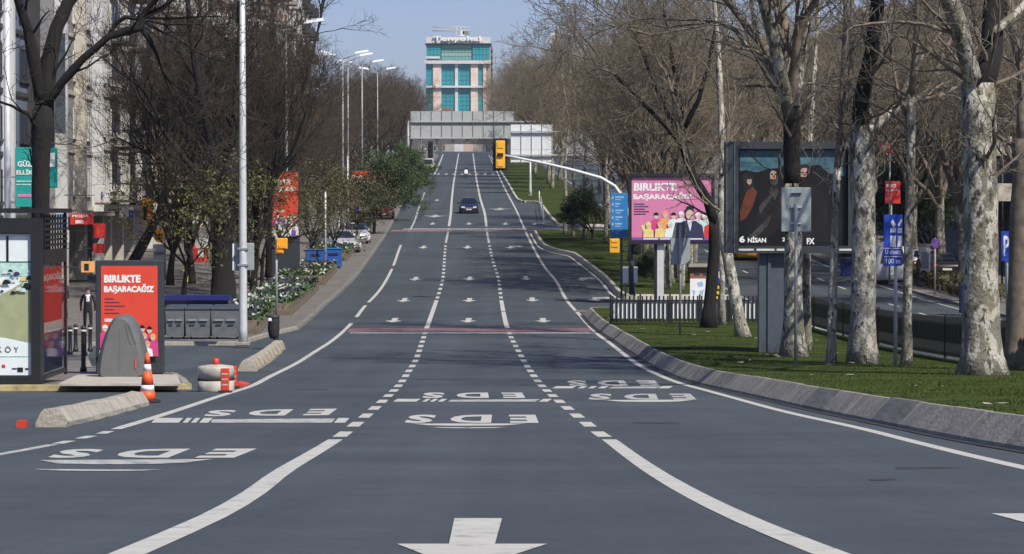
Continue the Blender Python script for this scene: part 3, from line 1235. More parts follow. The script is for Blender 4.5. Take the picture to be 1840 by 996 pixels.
def leaf_mesh(name, tips, R, n, size, spread, mtl):
    """Leaf-sized faces scattered about the twig tips."""
    rg = np.random.default_rng(R)
    T = np.array(tips)
    c = T[rg.integers(0, len(T), n)] + rg.normal(0, spread, (n, 3))
    a = rg.normal(0, 1, (n, 3))
    a /= np.linalg.norm(a, axis=1)[:, None]
    b = rg.normal(0, 1, (n, 3))
    b -= a * (a * b).sum(1)[:, None]
    b /= np.linalg.norm(b, axis=1)[:, None]
    s = size * (0.6 + 0.8 * rg.random((n, 1)))
    V = np.stack([c - a * s, c - b * s * .5, c + a * s, c + b * s * .5], 1).reshape(-1, 3)
    return np_mesh(name, V, np.arange(n * 4).reshape(-1, 4), [mtl], smooth=False)


def trunk_mesh(name, pts, rads, mtl, n=12, flare=True, seed=0):
    R = random.Random(seed)
    mb = MB()
    P, Q = [], []
    for i in range(len(pts) - 1):
        a, b = Vector(pts[i]), Vector(pts[i + 1])
        k = max(2, int((b - a).length / .5))
        for j in range(k):
            t = j / k
            P.append(a + (b - a) * t)
            Q.append((rads[i] + (rads[i + 1] - rads[i]) * t) * R.uniform(.95, 1.06))
    P.append(Vector(pts[-1]))
    Q.append(rads[-1])
    if flare:
        Q[0] *= 1.35
        if len(Q) > 1:
            Q[1] *= 1.08
    mb.tube(P, Q, n)
    for i in range(len(mb.v)):
        x, y, z = mb.v[i]
        mb.v[i] = (x + R.gauss(0, .012), y + R.gauss(0, .012), z)
    return mb.mesh(name, mtl)


def make_variant(seed, H, trunk_h, r, P, limbs, mats, bark, spread=.62, leaf=None, nleaf=0, lsize=.12):
    R = random.Random(seed)
    segs, tips = [], []
    # a slightly crooked trunk
    pts, p, d = [(0, 0, -0.15)], (0, 0, 0), (0, 0, 1)
    n = 4
    for i in range(n):
        d = _norm((d[0] + R.gauss(0, .05), d[1] + R.gauss(0, .05), 1))
        p = (p[0] + d[0] * trunk_h / n, p[1] + d[1] * trunk_h / n, p[2] + d[2] * trunk_h / n)
        pts.append(p)
    rads = [r, r * .95, r * .88, r * .82, r * .74]
    tm = trunk_mesh('trunk', pts, rads, bark, seed=seed)
    az = R.uniform(0, 6)
    for k in range(limbs):
        az += 6.283 / limbs + R.uniform(-.4, .4)
        ang = spread * R.uniform(.45, 1.15) if k else .1
        src = pts[-1] if k < 3 else pts[-2]
        grow(segs, R, src, _tilt((0, 0, 1), ang, az), r * R.uniform(.42, .62), (H - trunk_h) * R.uniform(.62, .80), 1, P, tips)
    cm = crown_mesh('crown', segs, mats)
    lm = leaf_mesh('leaves', tips, seed, nleaf, lsize, .22, leaf) if leaf else None
    return tm, cm, lm


BP = TreeP()
VAR_R = [make_variant(100 + i, 14.5, 4.4, .25, TreeP(trop=[.05, .11, .11, .10, .08, .05], ang=[.6, .6, .66, .7, .65, .55], kids=[0, 1.05, 1.05, 1.2, 1.35, 0]), 7, ['limb_bark', 'twig_brown'], 'plane_bark', .5) for i in range(4)]
VAR_F = [make_variant(250 + i, 15, 2.6, .22, TreeP(trop=[.05, .16, .16, .14, .10, .06], ang=[.5, .5, .55, .6, .6, .5], kids=[0, 1.15, 1.1, 1.15, 1.2, 0]), 9, ['dark_shaded_bark', 'twig_black'], 'dark_shaded_bark', .42) for i in range(2)]
VAR_L = [make_variant(200 + i, 16, 3.6, .26, TreeP(trop=[.05, .10, .10, .09, .08, .05], ang=[.6, .62, .65, .65, .6, .5]), 7, ['dark_shaded_bark', 'twig_dark'], 'dark_shaded_bark', .7) for i in range(3)]
VAR_Y = [make_variant(300 + i, 9, 2.2, .15, TreeP(maxl=4, steps=[6, 6, 5, 4, 3, 2]), 6, ['dark_shaded_bark', 'twig_dark'], 'dark_shaded_bark', .8, lf, nl, sz) for i, (lf, nl, sz) in enumerate((('leaf_young', 2600, .10), ('leaf_olive', 3200, .10)))]
VAR_G = [make_variant(400 + i, 9, 1.6, .2, TreeP(maxl=4, steps=[6, 6, 5, 4, 3, 2], kids=[0, 1.2, 1.2, 1.3, 0, 0]), 8, ['dark_shaded_bark', 'twig_dark'], 'dark_shaded_bark', .95, lf, 24000, .12) for i, lf in enumerate(('leaf_green', 'leaf_dark'))]


def place_tree(var, loc, rz, s, name, label, group, sz=None):
    t = thing(name, label, 'tree', loc, rz, group)
    t.scale = (s, s, sz or s)
    inst('trunk', var[0], t)
    inst('crown', var[1], t)
    if var[2]:
        inst('foliage', var[2], t)
    return t


ORD = ['first', 'second', 'third', 'fourth', 'fifth', 'sixth', 'seventh', 'eighth', 'ninth', 'tenth', 'eleventh', 'twelfth', 'thirteenth', 'fourteenth', 'fifteenth', 'sixteenth', 'seventeenth', 'eighteenth', 'nineteenth', 'twentieth',
       'twenty-first', 'twenty-second', 'twenty-third', 'twenty-fourth', 'twenty-fifth', 'twenty-sixth', 'twenty-seventh', 'twenty-eighth', 'twenty-ninth', 'thirtieth']
random.seed(21)
# rows up the hill: median trees
for k, Y in enumerate((144, 150, 156, 162, 168, 176, 186, 196, 207, 219, 232, 246, 340, 358, 377, 397, 418, 440, 463, 487, 512, 538, 565, 595, 625, 660)):
    u = random.uniform(10.0, 12.0) if Y < 180 else (random.uniform(11.8, 12.9) if Y < 335 else random.uniform(10.0, 12.8))
    h = .24 if not 222 < Y < 262 else .2
    s = random.uniform(.88, 1.12) * (1.0 if Y < 300 else 1.12)
    place_tree(VAR_R[k % 4], RP(u, Y, h), random.uniform(0, 6.28), s, 'plane_tree', ORD[k] + ' bare brown plane tree up the median lawn, counted from the pink billboard', 'bare trees along the median')
for k, Y in enumerate((112, 130, 148, 158, 168, 180, 193, 207, 222, 240, 260, 284, 310, 340, 372, 406, 442, 480, 520, 565, 610)):
    place_tree(VAR_R[(k + 2) % 4], RP(random.uniform(25.2, 27.0), Y, .1), random.uniform(0, 6.28), random.uniform(.95, 1.2), 'plane_tree',
               ORD[k] + ' bare tree along the far pavement across the opposite carriageway, counted uphill', 'bare trees along the far pavement')
for k, Y in enumerate((150, 176, 202, 216, 231, 247, 264, 282, 301, 321, 342, 364, 387, 411, 436, 462, 490, 520, 552, 586, 622, 660)):
    s = random.uniform(.86, 1.0) * (1.0 if Y < 180 else .70 if Y < 320 else 1.0)
    place_tree(VAR_L[k % 3], RP(random.uniform(-14.8, -11.6), Y, .1), random.uniform(0, 6.28), s, 'street_tree', ORD[k] + ' dark bare tree in the left pavement row, counted uphill from the grey bins', 'bare trees along the left pavement')
for k, Y in enumerate((205, 238, 272, 318, 352, 398, 450, 505, 560)):
    place_tree(VAR_L[(k + 1) % 3], RP(random.uniform(-19.5, -17.5), Y, .1), random.uniform(0, 6.28), random.uniform(.6, .75), 'street_tree', ORD[k] + ' dark bare tree close to the left house fronts, counted uphill', 'bare trees by the left house fronts')
for k, Y in enumerate((140, 158, 174, 190, 208, 228, 250, 275, 305, 340, 380, 425, 475)):
    place_tree(VAR_R[(k + 1) % 4], RP(random.uniform(30, 35), Y, .1), random.uniform(0, 6.28), random.uniform(1.0, 1.25), 'plane_tree',
               ORD[k] + ' bare tree of the back row near the right-hand blocks, counted uphill', 'bare trees in the back row on the right')
for px, Y, lb in ((305, 150, 'upright dense dark tree left of the thick black trunk'), (345, 152, 'upright dense dark tree right above the grey bins'), (455, 139, 'upright dense dark tree just right of the tall white lamp post'),
                  (530, 208, 'upright dense dark tree behind the first red poster'),
                  (575, 262, 'upright dense dark tree above the blue panels')):
    place_tree(VAR_F[int(px) % 2], Vector(((px - CX) * Y / F, Y, zr(Y) + .1)), px, random.uniform(.92, 1.06) * (.62 if Y > 190 else .9), 'street_tree', lb, None)
# far trees behind the crest
for k in range(16):
    x = -70 + k * 8.6 + random.uniform(-2, 2)
    if -24 < x < 2:
        continue
    place_tree(VAR_R[k % 4], Vector((x - 6, 760 + random.uniform(-30, 60), zr(770))), random.uniform(0, 6.28), random.uniform(1.1, 1.5), 'plane_tree', ORD[k] + ' distant bare tree on the hilltop, counted from the left of the tower', 'bare trees on the hilltop')
for k in range(9):
    place_tree(VAR_R[(k + 1) % 4], Vector((-33 + k * 4.4 + random.uniform(-1, 1), 735 + random.uniform(-15, 25), zr(740))), random.uniform(0, 6.28), random.uniform(.6, .74), 'plane_tree', ORD[k] + ' low bare tree across the end of the road behind the gantry', 'bare trees behind the gantry')
# green and young-leaved trees
for px, py, v, s, nm, lb in ((684, 394, VAR_G[0], .60, 'evergreen_tree', 'dense dark green tree beside the road halfway up the left side'),
                             (720, 352, VAR_G[0], .60, 'evergreen_tree', 'smaller green tree uphill of the dense one on the left'),
                             (672, 420, VAR_G[1], .62, 'evergreen_tree', 'dark green bushy tree behind the blue box on the left pavement'),
                             (600, 470, VAR_Y[1], .62, 'young_tree', 'small olive-leaved tree between the flower beds on the left'),
                             (560, 480, VAR_Y[1], .70, 'young_tree', 'olive-leaved tree nearest the blue panels on the left'),
                             (640, 440, VAR_Y[1], .68, 'young_tree', 'olive-leaved tree farther up behind the flower beds'),
                             (388, 545, VAR_Y[0], .8, 'young_tree', 'tree with yellow-green young leaves left of the tall white lamp post'),
                             (470, 520, VAR_Y[0], .75, 'young_tree', 'tree with yellow-green young leaves right of the tall white lamp post'),
                             (330, 530, VAR_Y[1], .85, 'young_tree', 'olive-leaved tree behind the red and white street sign')):
    place_tree(v, G(px, py, .12), random.uniform(0, 6), s, nm, lb, None)
for px, py, v, s, lb in ((1064, 432, VAR_G[1], .42, 'round dark bush on the second lawn beside the trunks'), (1180, 515, VAR_G[1], .2, 'low dark bush under the pink billboard')):
    place_tree(v, G(px, py, .25), 1.0, s, 'bush', lb, None)
for px, Y, v, s, lb in ((1668, 175, VAR_G[1], .75, 'dark green tree behind the white van on the far pavement'), (1692, 186, VAR_G[1], .62, 'dark green tree behind the purple sign on the far pavement'),
                        (1560, 215, VAR_G[0], .6, 'green tree farther up the far pavement')):
    x = (px - CX) * Y / F
    place_tree(v, Vector((x, Y, zr(Y) + .1)), 1.0, s, 'evergreen_tree', lb, None)


def hero(name, label, base, h0, limbs, bark, mats, P, seed, kid_len=2.2, kid_n=1.5, dark=()):
    """A tree traced limb by limb: each limb is [(px, py, width px[, depth offset])...]; the first is the trunk."""
    R = random.Random(seed)
    b = G(base[0], base[1], h0)
    t = thing(name, label, 'tree', b)
    segs = []
    for li, lm in enumerate(limbs):
        pts, rad = [], []
        for k in lm:
            off = k[3] if len(k) > 3 else 0.0
            p = at(k[0], k[1], b.y + off) - b
            pts.append(tuple(p))
            rad.append(mpx(k[2], b.y + off) / 2)
        if li == 0:
            pts[0] = (pts[0][0], pts[0][1], -0.12)
            inst('trunk', trunk_mesh('trunk', pts, rad, bark, 14, True, seed), t)
        else:
            inst('limb', trunk_mesh('limb', pts, rad, 'dark_shaded_bark' if li in dark else bark if rad[0] > .09 else mats[0], 8, False, seed + li), t)  # limbs listed in dark have their shade painted in as blacker bark
        for i in range(len(pts) - 1):
            a, c = Vector(pts[i]), Vector(pts[i + 1])
            if li == 0 and a.z < 3.0:
                continue
            L = (c - a).length
            m = kid_n * L
            m = int(m) + (R.random() < m - int(m))
            for _ in range(m):
                f = R.random()
                q = tuple(a + (c - a) * f)
                r = rad[i] + (rad[i + 1] - rad[i]) * f
                d = _norm(tuple(c - a))
                grow(segs, R, q, _tilt(d, R.uniform(.5, 1.15), R.uniform(0, 6.28)), min(.055, max(.02, r * .35)), kid_len * R.uniform(.6, 1.4), 2, P)
        if li > 0 or len(limbs) == 1:
            d = _norm(tuple(Vector(pts[-1]) - Vector(pts[-2])))
            for _ in range(3):
                grow(segs, R, pts[-1], _tilt(d, R.uniform(.1, .7), R.uniform(0, 6.28)), max(.03, rad[-1] * .7), kid_len * 2.0, 1, P)
    if segs:
        inst('crown', crown_mesh('crown', segs, mats), t)
    return t


HP_ = TreeP(maxl=4, kids=[0, 1.0, 1.0, 1.1, 0, 0])
RM = ['limb_bark', 'twig_grey']
hero('plane_tree', 'thickest mottled plane trunk at the right, forking high up', (1765, 672), H1,
     [[(1765, 672, 84), (1763, 600, 70), (1762, 400, 62), (1760, 250, 58), (1758, 150, 60)],
      [(1752, 165, 38), (1735, 90, 36, -.6), (1712, 20, 34, -1), (1690, -60, 28, -1.4), (1660, -160, 18, -2)],
      [(1766, 160, 46), (1782, 90, 42, .4), (1786, 20, 40, .8), (1796, -70, 30, 1), (1815, -180, 18, 1.5)],
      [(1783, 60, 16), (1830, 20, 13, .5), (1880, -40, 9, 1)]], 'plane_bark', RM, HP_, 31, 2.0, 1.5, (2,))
hero('plane_tree', 'pale mottled plane trunk with a sawn-off limb stub, right of the dark billboard', (1550, 652), H1,
     [[(1550, 652, 50), (1551, 560, 44), (1552, 400, 42), (1549, 300, 44), (1549, 225, 46)],
      [(1546, 240, 28), (1548, 180, 28, -.4), (1566, 95, 27, -.8), (1576, 10, 25, -1), (1570, -110, 18, -1.5)],
      [(1562, 238, 22), (1580, 215, 22, .3), (1612, 192, 17, .5)],
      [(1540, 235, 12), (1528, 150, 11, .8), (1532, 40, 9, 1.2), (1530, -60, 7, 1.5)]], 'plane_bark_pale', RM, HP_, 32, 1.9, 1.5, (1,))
hero('plane_tree', 'plane tree with flared foot growing in front of the dark billboard', (1425, 640), H1,
     [[(1426, 640, 44), (1425, 580, 36), (1425, 430, 30), (1424, 330, 29)], [(1424, 336, 29), (1423, 270, 30), (1422, 190, 31)],
      [(1418, 205, 24), (1400, 120, 22, -.5), (1378, 30, 20, -1), (1352, -60, 15, -1.5), (1330, -150, 10, -2)],
      [(1427, 200, 18), (1440, 120, 15, .4), (1452, 30, 13, .8), (1455, -80, 10, 1)],
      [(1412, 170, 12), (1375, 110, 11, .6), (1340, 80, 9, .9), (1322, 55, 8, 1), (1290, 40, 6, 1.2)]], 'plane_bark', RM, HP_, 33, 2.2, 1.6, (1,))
hero('plane_tree', 'pale plane trunk leaning left beside the white-bannered fence', (1336, 604), H1,
     [[(1336, 604, 25), (1326, 560, 21), (1312, 490, 20), (1303, 440, 20), (1297, 380, 17)],
      [(1297, 385, 16), (1300, 300, 14, .5), (1296, 200, 12, .8), (1290, 80, 9, 1), (1280, -40, 6, 1.2)]], 'plane_bark_pale', RM, HP_, 34, 2.2, 1.4)
hero('plane_tree', 'dark crooked tree bending over the pink billboard, in front of the fence', (1272, 588), H1,
     [[(1272, 588, 26), (1277, 530, 21), (1284, 450, 19), (1283, 395, 19)],
      [(1284, 400, 18), (1272, 360, 17, -.2), (1245, 318, 17, -.5), (1230, 270, 16, -.7), (1226, 225, 14, -.8)],
      [(1229, 262, 12, -.7), (1190, 220, 9, -1.2), (1150, 180, 7, -1.8), (1105, 135, 5, -2.2)],
      [(1227, 230, 11, -.8), (1218, 160, 9, -.6), (1205, 90, 7, -.3), (1190, 10, 5, 0)],
      [(1227, 235, 11, -.8), (1255, 180, 9, -1), (1275, 110, 7, -1.2), (1290, 30, 5, -1.5)],
      [(1228, 250, 9, -.7), (1200, 205, 8, .4), (1175, 150, 6, 1), (1140, 60, 4, 1.6)]], 'dark_shaded_bark', ['limb_bark', 'twig_brown'], HP_, 35, 1.5, 2.2)
hero('plane_tree', 'slim plane trunk just right of the dark billboard post', (1493, 652), H1,
     [[(1493, 652, 16), (1496, 540, 14), (1500, 400, 13), (1505, 300, 12)], [(1505, 305, 11), (1512, 180, 10, .3), (1520, 40, 8, .6), (1515, -80, 6, .8)]], 'plane_bark_pale', RM, HP_, 36, 1.8, 1.2)
hero('plane_tree', 'slim dark trunk beside the blue lane sign', (1628, 656), H1,
     [[(1628, 656, 17), (1631, 540, 15), (1633, 400, 16), (1637, 250, 15), (1638, 170, 14)], [(1638, 175, 12), (1646, 60, 10, -.3), (1650, -70, 7, -.6)],
      [(1636, 230, 8), (1612, 160, 7, .6), (1595, 60, 5, 1)]], 'plane_bark', RM, HP_, 37, 1.9, 1.3)
hero('plane_tree', 'brownish trunk cut by the right edge of the view', (1828, 664), H1,
     [[(1830, 664, 52), (1832, 540, 46), (1836, 380, 42), (1842, 250, 40)], [(1840, 260, 26), (1838, 130, 22, .5), (1815, 20, 17, 1), (1800, -80, 12, 1.3)]], 'limb_bark', RM, HP_, 38, 2.0, 1.3)
hero('plane_tree', 'narrow trunk half hidden behind the plane tree before the dark billboard', (1450, 628), H1,
     [[(1450, 628, 17), (1450, 520, 14), (1448, 400, 13), (1452, 280, 12)], [(1452, 285, 11), (1462, 150, 9, .4), (1470, 20, 7, .8)]], 'plane_bark', RM, HP_, 39, 2.0, 1.4)
hero('plane_tree', 'short pale trunk between the two leaning trees at the fence', (1300, 583), H1,
     [[(1298, 583, 11), (1298, 500, 10), (1296, 430, 9)], [(1296, 435, 8), (1300, 330, 7, .4), (1310, 220, 5, .8)]], 'plane_bark_pale', RM, HP_, 40, 1.8, 1.4)
for i, (px, py, tp) in enumerate(((1205, 508, 200), (1240, 500, 190), (1225, 520, 210), (1160, 470, 170), (1088, 432, 190), (1030, 424, 210), (1015, 420, 220), (1050, 428, 180), (1248, 476, 150))):
    hero('plane_tree', ORD[i] + ' slender pale trunk of the cluster behind the pink billboard post' if px > 1100 else ORD[i - 4] + ' slender pale trunk of the cluster beside the dark bush', (px, py), H2,
         [[(px, py, 9 if px > 1100 else 7), (px + 2, py - 60, 8 if px > 1100 else 6), (px, py - 120, 7 if px > 1100 else 5)], [(px, py - 118, 5), (px + 8, tp, 4, .5), (px - 6, tp - 90, 3, 1)]], 'plane_bark_pale', RM, HP_, 50 + i, 2.0 if px > 1100 else 1.0, 1.4)['group'] = 'slender trunks by the pink billboard' if px > 1100 else 'slender trunks by the dark bush'
# left hand side
LM = ['dark_shaded_bark', 'twig_black']
b_ = G(76, 655, .12)
hero('street_tree', 'black crooked tree with a long branch reaching right, above the bus shelter', (76, 655), .12,
     [[(76, 655, 42), (74, 500, 34), (73, 380, 32), (74, 280, 34), (78, 190, 38)],
      [(74, 195, 20), (62, 110, 21, -.3), (48, 50, 18, -.5), (28, -15, 15, -.8), (5, -90, 10, -1)],
      [(82, 195, 30), (88, 110, 30, .2), (102, 50, 26, .3), (122, 5, 24, .4), (160, -40, 18, .5), (215, -110, 12, .6)],
      [(74, 205, 14), (110, 150, 15, -.5), (150, 105, 14, -.7), (195, 66, 13, -.9), (235, 54, 15, -1), (252, 50, 16, -1), (255, 28, 12, -1), (285, -5, 9, -1.2), (330, -40, 7, -1.4)],
      [(198, 62, 8, -.9), (208, 42, 8, -.9), (225, 31, 8, -1), (250, 34, 8, -1)],
      [(254, 52, 9, -1), (268, 72, 8, -.8), (280, 95, 6, -.6), (292, 130, 4, -.4)],
      [(250, 30, 8, -1), (290, 15, 7, -.9), (320, -8, 6, -.8)],
      [(72, 240, 8), (50, 205, 6, -.5), (20, 190, 5, -.9), (-10, 180, 4, -1)]], 'dark_shaded_bark', LM, TreeP(maxl=4, kids=[0, .8, .8, .9, 0, 0]), 61, 1.3, .8)
hero('street_tree', 'thick black trunk behind the grey bins, left of the tall lamp post', (402, 545), .12,
     [[(402, 545, 46), (400, 470, 40), (402, 400, 36), (405, 350, 36)],
      [(402, 360, 22), (385, 280, 18, -.5), (362, 180, 14, -1), (345, 80, 11, -1.4), (335, -20, 8, -1.6)],
      [(408, 360, 24), (420, 280, 18, .4), (425, 180, 15, .8), (432, 60, 12, 1), (440, -40, 9, 1.2)],
      [(404, 370, 16), (380, 330, 13, 1), (335, 290, 10, 1.6), (290, 230, 8, 2.2)]], 'dark_shaded_bark', LM, HP_, 62, 2.4, 1.6)
hero('street_tree', 'slanting dark trunk in front of the shop fronts beside the round orange sign', (250, 520), .12,
     [[(222, 520, 24), (240, 470, 20), (265, 425, 18), (285, 385, 16)], [(285, 388, 13), (300, 320, 11, .5), (305, 220, 9, 1), (300, 100, 7, 1.4)], [(280, 400, 9), (320, 360, 7, -.5), (350, 300, 6, -.8), (370, 220, 4, -1)]], 'dark_shaded_bark', LM, HP_, 63, 2.3, 1.4)
hero('street_tree', 'dark trunk right behind the yellow traffic signal on the left', (488, 500), .12,
     [[(488, 500, 22), (486, 440, 18), (484, 360, 18)], [(484, 365, 14), (486, 260, 12, .4), (488, 140, 10, .8), (490, 0, 8, 1)], [(486, 330, 11), (510, 240, 9, .5), (545, 160, 7, 1), (570, 60, 5, 1.4)],
      [(483, 340, 9), (462, 250, 8, -.5), (450, 150, 6, -.8)]], 'dark_shaded_bark', LM, HP_, 64, 2.4, 1.5)


# ------------------------------------------------------------------ buildings
def window_mesh(w, h, pane='window_glass', frame='off_white', depth=.12):
    """Window in its own frame, facing -y: returns frame mesh and pane mesh (origin at centre)."""
    fr = MB()
    t = .07
    fr.box(-w / 2, w / 2, -.06, depth, h / 2 - t, h / 2)
    fr.box(-w / 2 - .06, w / 2 + .06, -.12, depth, -h / 2 - .05, -h / 2 + t)
    fr.box(-w / 2, -w / 2 + t, -.06, depth, -h / 2 + t, h / 2 - t)
    fr.box(w / 2 - t, w / 2, -.06, depth, -h / 2 + t, h / 2 - t)
    fr.box(-t / 2, t / 2, -.05, depth, -h / 2 + t, h / 2 - t)
    gl = MB()
    gl.box(-w / 2 + t, w / 2 - t, -.012, .02, -h / 2 + t, h / 2 - t)
    return fr.mesh('window_frame', frame), gl.mesh('pane', pane)


WIN = {}
for key, a in (('std', (1.5, 1.7)), ('wide', (2.4, 1.75)), ('tall', (1.15, 2.1))):
    for fc in ('off_white', 'dark_grey_metal', 'wall_white'):
        for pc in ('window_glass', 'window_glass_pale', 'blue_glass'):
            WIN[(key, fc, pc)] = window_mesh(*a, pane=pc, frame=fc)


def balcony_mesh(w, d, solid, m_slab, m_rail):
    mb = MB()
    mb.box(-w / 2, w / 2, -d, 0, -.16, 0, 0)
    if solid:
        mb.box(-w / 2, w / 2, -d, -d + .1, 0.002, 1.0, 1)
        mb.box(-w / 2, -w / 2 + .1, -d + .1, 0, 0.002, 1.0, 1)
        mb.box(w / 2 - .1, w / 2, -d + .1, 0, 0.002, 1.0, 1)
    else:
        n = int(w / .16)
        for i in range(n + 1):
            x = -w / 2 + .03 + (w - .06) * i / n
            mb.box(x - .015, x + .015, -d + .02, -d + .05, 0.002, .95, 1)
        mb.box(-w / 2, w / 2, -d, -d + .07, .95, 1.02, 1)
        mb.box(-w / 2, -w / 2 + .05, -d + .07, 0, .95, 1.02, 1)
        mb.box(w / 2 - .05, w / 2, -d + .07, 0, .95, 1.02, 1)
    return mb.mesh('balcony', [m_slab, m_rail])


def building(label, u, Y0, Y1, floors, wall, trim, side=-1, depth=14, fh=3.2, style='balcony', frame='off_white', rail='wall_white', slab='wall_stone', pane='window_glass', ribs=0, shop='slab_dark', seed=0, roof='wall_stone'):
    """House block whose front lies along the street. Local x runs along the front, -y points to the street."""
    R = random.Random(seed)
    W = Y1 - Y0
    ym = (Y0 + Y1) / 2
    z0 = min(zr(Y0), zr(Y1)) - .3
    rz = math.pi / 2 if side < 0 else -math.pi / 2
    t = thing('building', label, 'building', (road_x(u, ym), ym, z0), rz)
    H = 4.6 + floors * fh
    mb = MB()
    mb.box(-W / 2, W / 2, 0, depth, 4.4, H)
    w_ = mb.build('wall', wall, t)
    mb = MB()
    mb.box(-W / 2 + .05, W / 2 - .05, .9, depth - .1, 0, 4.4)
    mb.build('ground_floor', shop, t)
    for i in range(int(W / 5) + 1):
        x = -W / 2 + .3 + (W - .6) * i / max(1, int(W / 5))
        MB().box(x - .3, x + .3, .05, .9, 0, 4.4).build('pier', trim, t)
    MB().box(-W / 2 - .08, W / 2 + .08, -1.2, .35, 4.15, 4.42).build('canopy', slab, t)
    rf = MB().box(-W / 2 - .25, W / 2 + .25, -.45, depth + .2, H, H + .35).build('roof', roof, t)
    MB().box(-W / 4, W / 5, 3, 7, H + .35, H + 2.6).build('stair_head', wall, rf)
    for q in range(3):
        x = R.uniform(-W / 2 + 1, W / 2 - 1)
        MB().box(x - .35, x + .35, 1.2, 1.8, H + .35, H + 1.5).build('chimney', trim, rf)
    bays = max(2, int(W / 3.6))
    bw = W / bays
    pane2 = 'window_glass_pale'
    bm1 = balcony_mesh(bw * .86, 1.25, R.random() < .5, slab, rail)
    for fl in range(floors):
        zc = 4.6 + fl * fh
        MB().box(-W / 2 - .03, W / 2 + .03, -.10, .06, zc - .12, zc + .12).build('floor_band', trim, t)
        for b in range(bays):
            x = -W / 2 + bw * (b + .5)
            bal = style == 'balcony' and (b % 2 == seed % 2)
            k = ('wide' if bal else 'std', frame, pane if R.random() < .7 else pane2)
            if style == 'strip':
                k = ('wide', frame, pane)
            f, g = WIN[k]
            o = inst('window', f, t, (x, -.02, zc + 1.55))
            inst('pane', g, o)
            if bal:
                inst('balcony', bm1, t, (x, 0, zc + .14))
        # the end wall that looks down the street towards the camera
        for b in range(3):
            f, g = WIN[('tall', frame, pane)]
            xx = -W / 2 - .02 if side < 0 else W / 2 + .02
            o = inst('window', f, t, (xx, 2.2 + b * 4.2, zc + 1.55), (0, 0, -math.pi / 2 if side < 0 else math.pi / 2))
            inst('pane', g, o)
    for i in range(ribs):
        x = -W / 2 + .5 + (W - 1) * i / max(1, ribs - 1)
        MB().box(x - .28, x + .28, -.62, .02, 0.0, H - .1).build('pilaster', trim if i % 2 else 'wall_white', t)
    return t


UF = -22.5
building('bluish grey office front behind the black tree at the far left', UF - 1, 110, 148, 9, 'wall_bluegrey', 'slab_dark', style='strip', frame='dark_grey_metal', pane='blue_glass', ribs=6, seed=1)
building('house with white and beige full-height pilasters above the red shop signs', UF + .6, 149, 163, 9, 'wall_grey', 'wall_cream', style='flat', frame='off_white', pane='blue_glass', ribs=3, seed=2)
building('cream house with dark projecting balconies on the left', UF + 1.0, 164, 180, 9, 'wall_cream', 'wall_cream', style='balcony', rail='slab_dark', slab='slab_dark', seed=3)
building('white house with balconies behind the bare trees on the left', UF + .4, 181, 196, 8, 'wall_white', 'wall_white', rail='wall_grey', seed=4)
building('ochre house behind the bare trees on the left', UF + .8, 197, 212, 8, 'wall_ochre', 'wall_cream', rail='wall_white', seed=5)
building('grey house with white railings behind the bare trees', UF, 213, 230, 8, 'wall_grey', 'wall_white', rail='wall_white', seed=6)
building('brick-red house behind the bare trees on the left', UF + .7, 231, 256, 8, 'wall_brick', 'wall_cream', rail='wall_white', seed=7)
building('pale stone house in the middle of the left street front', UF + .2, 257, 284, 7, 'wall_stone', 'wall_white', rail='slab_dark', seed=8)
building('white house with brick panels before the end of the left street front', UF + .9, 285, 318, 7, 'wall_white', 'wall_brick', rail='wall_brick', seed=9)
building('brownish house with bay balconies, last but one at the roofline', UF + .3, 319, 352, 7, 'wall_pink', 'wall_white', rail='wall_white', seed=10)
building('last house of the left street front, its roof edge against the sky', UF + .8, 353, 388, 7, 'wall_cream', 'wall_white', rail='slab_dark', slab='slab_dark', seed=11, roof='slab_dark')
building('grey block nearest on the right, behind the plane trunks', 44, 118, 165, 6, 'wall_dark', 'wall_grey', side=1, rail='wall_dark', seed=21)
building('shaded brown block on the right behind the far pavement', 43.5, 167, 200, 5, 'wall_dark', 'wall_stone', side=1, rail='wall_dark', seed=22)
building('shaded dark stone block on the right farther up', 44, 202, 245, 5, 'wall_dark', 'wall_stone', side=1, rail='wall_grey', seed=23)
building('grey block on the right behind the pink billboard', 43.5, 247, 300, 5, 'wall_grey', 'wall_stone', side=1, rail='wall_dark', seed=24)
building('distant ochre block on the right of the hill', 44, 302, 380, 5, 'wall_ochre', 'wall_stone', side=1, rail='wall_dark', seed=25)

# ------------------------------------------------------------------ glass tower on the hilltop
TY = 1000.0


def tw(px, py):
    p = at(px, py, TY)
    return p.x, p.z


tb = at(824, 260, TY)
tower = thing('tower', 'teal glass and pink stone tower with white rooftop letters on the hilltop', 'tower', (tb.x, TY, zr(TY)))


def tbox(x0, x1, y0, y1, d0, d1, name, m, parent=None):
    a, b = tw(x0, y1), tw(x1, y0)
    return MB().box(a[0] - tb.x, b[0] - tb.x, d0, d1, a[1] - zr(TY), b[1] - zr(TY)).build(name, m, parent or tower)


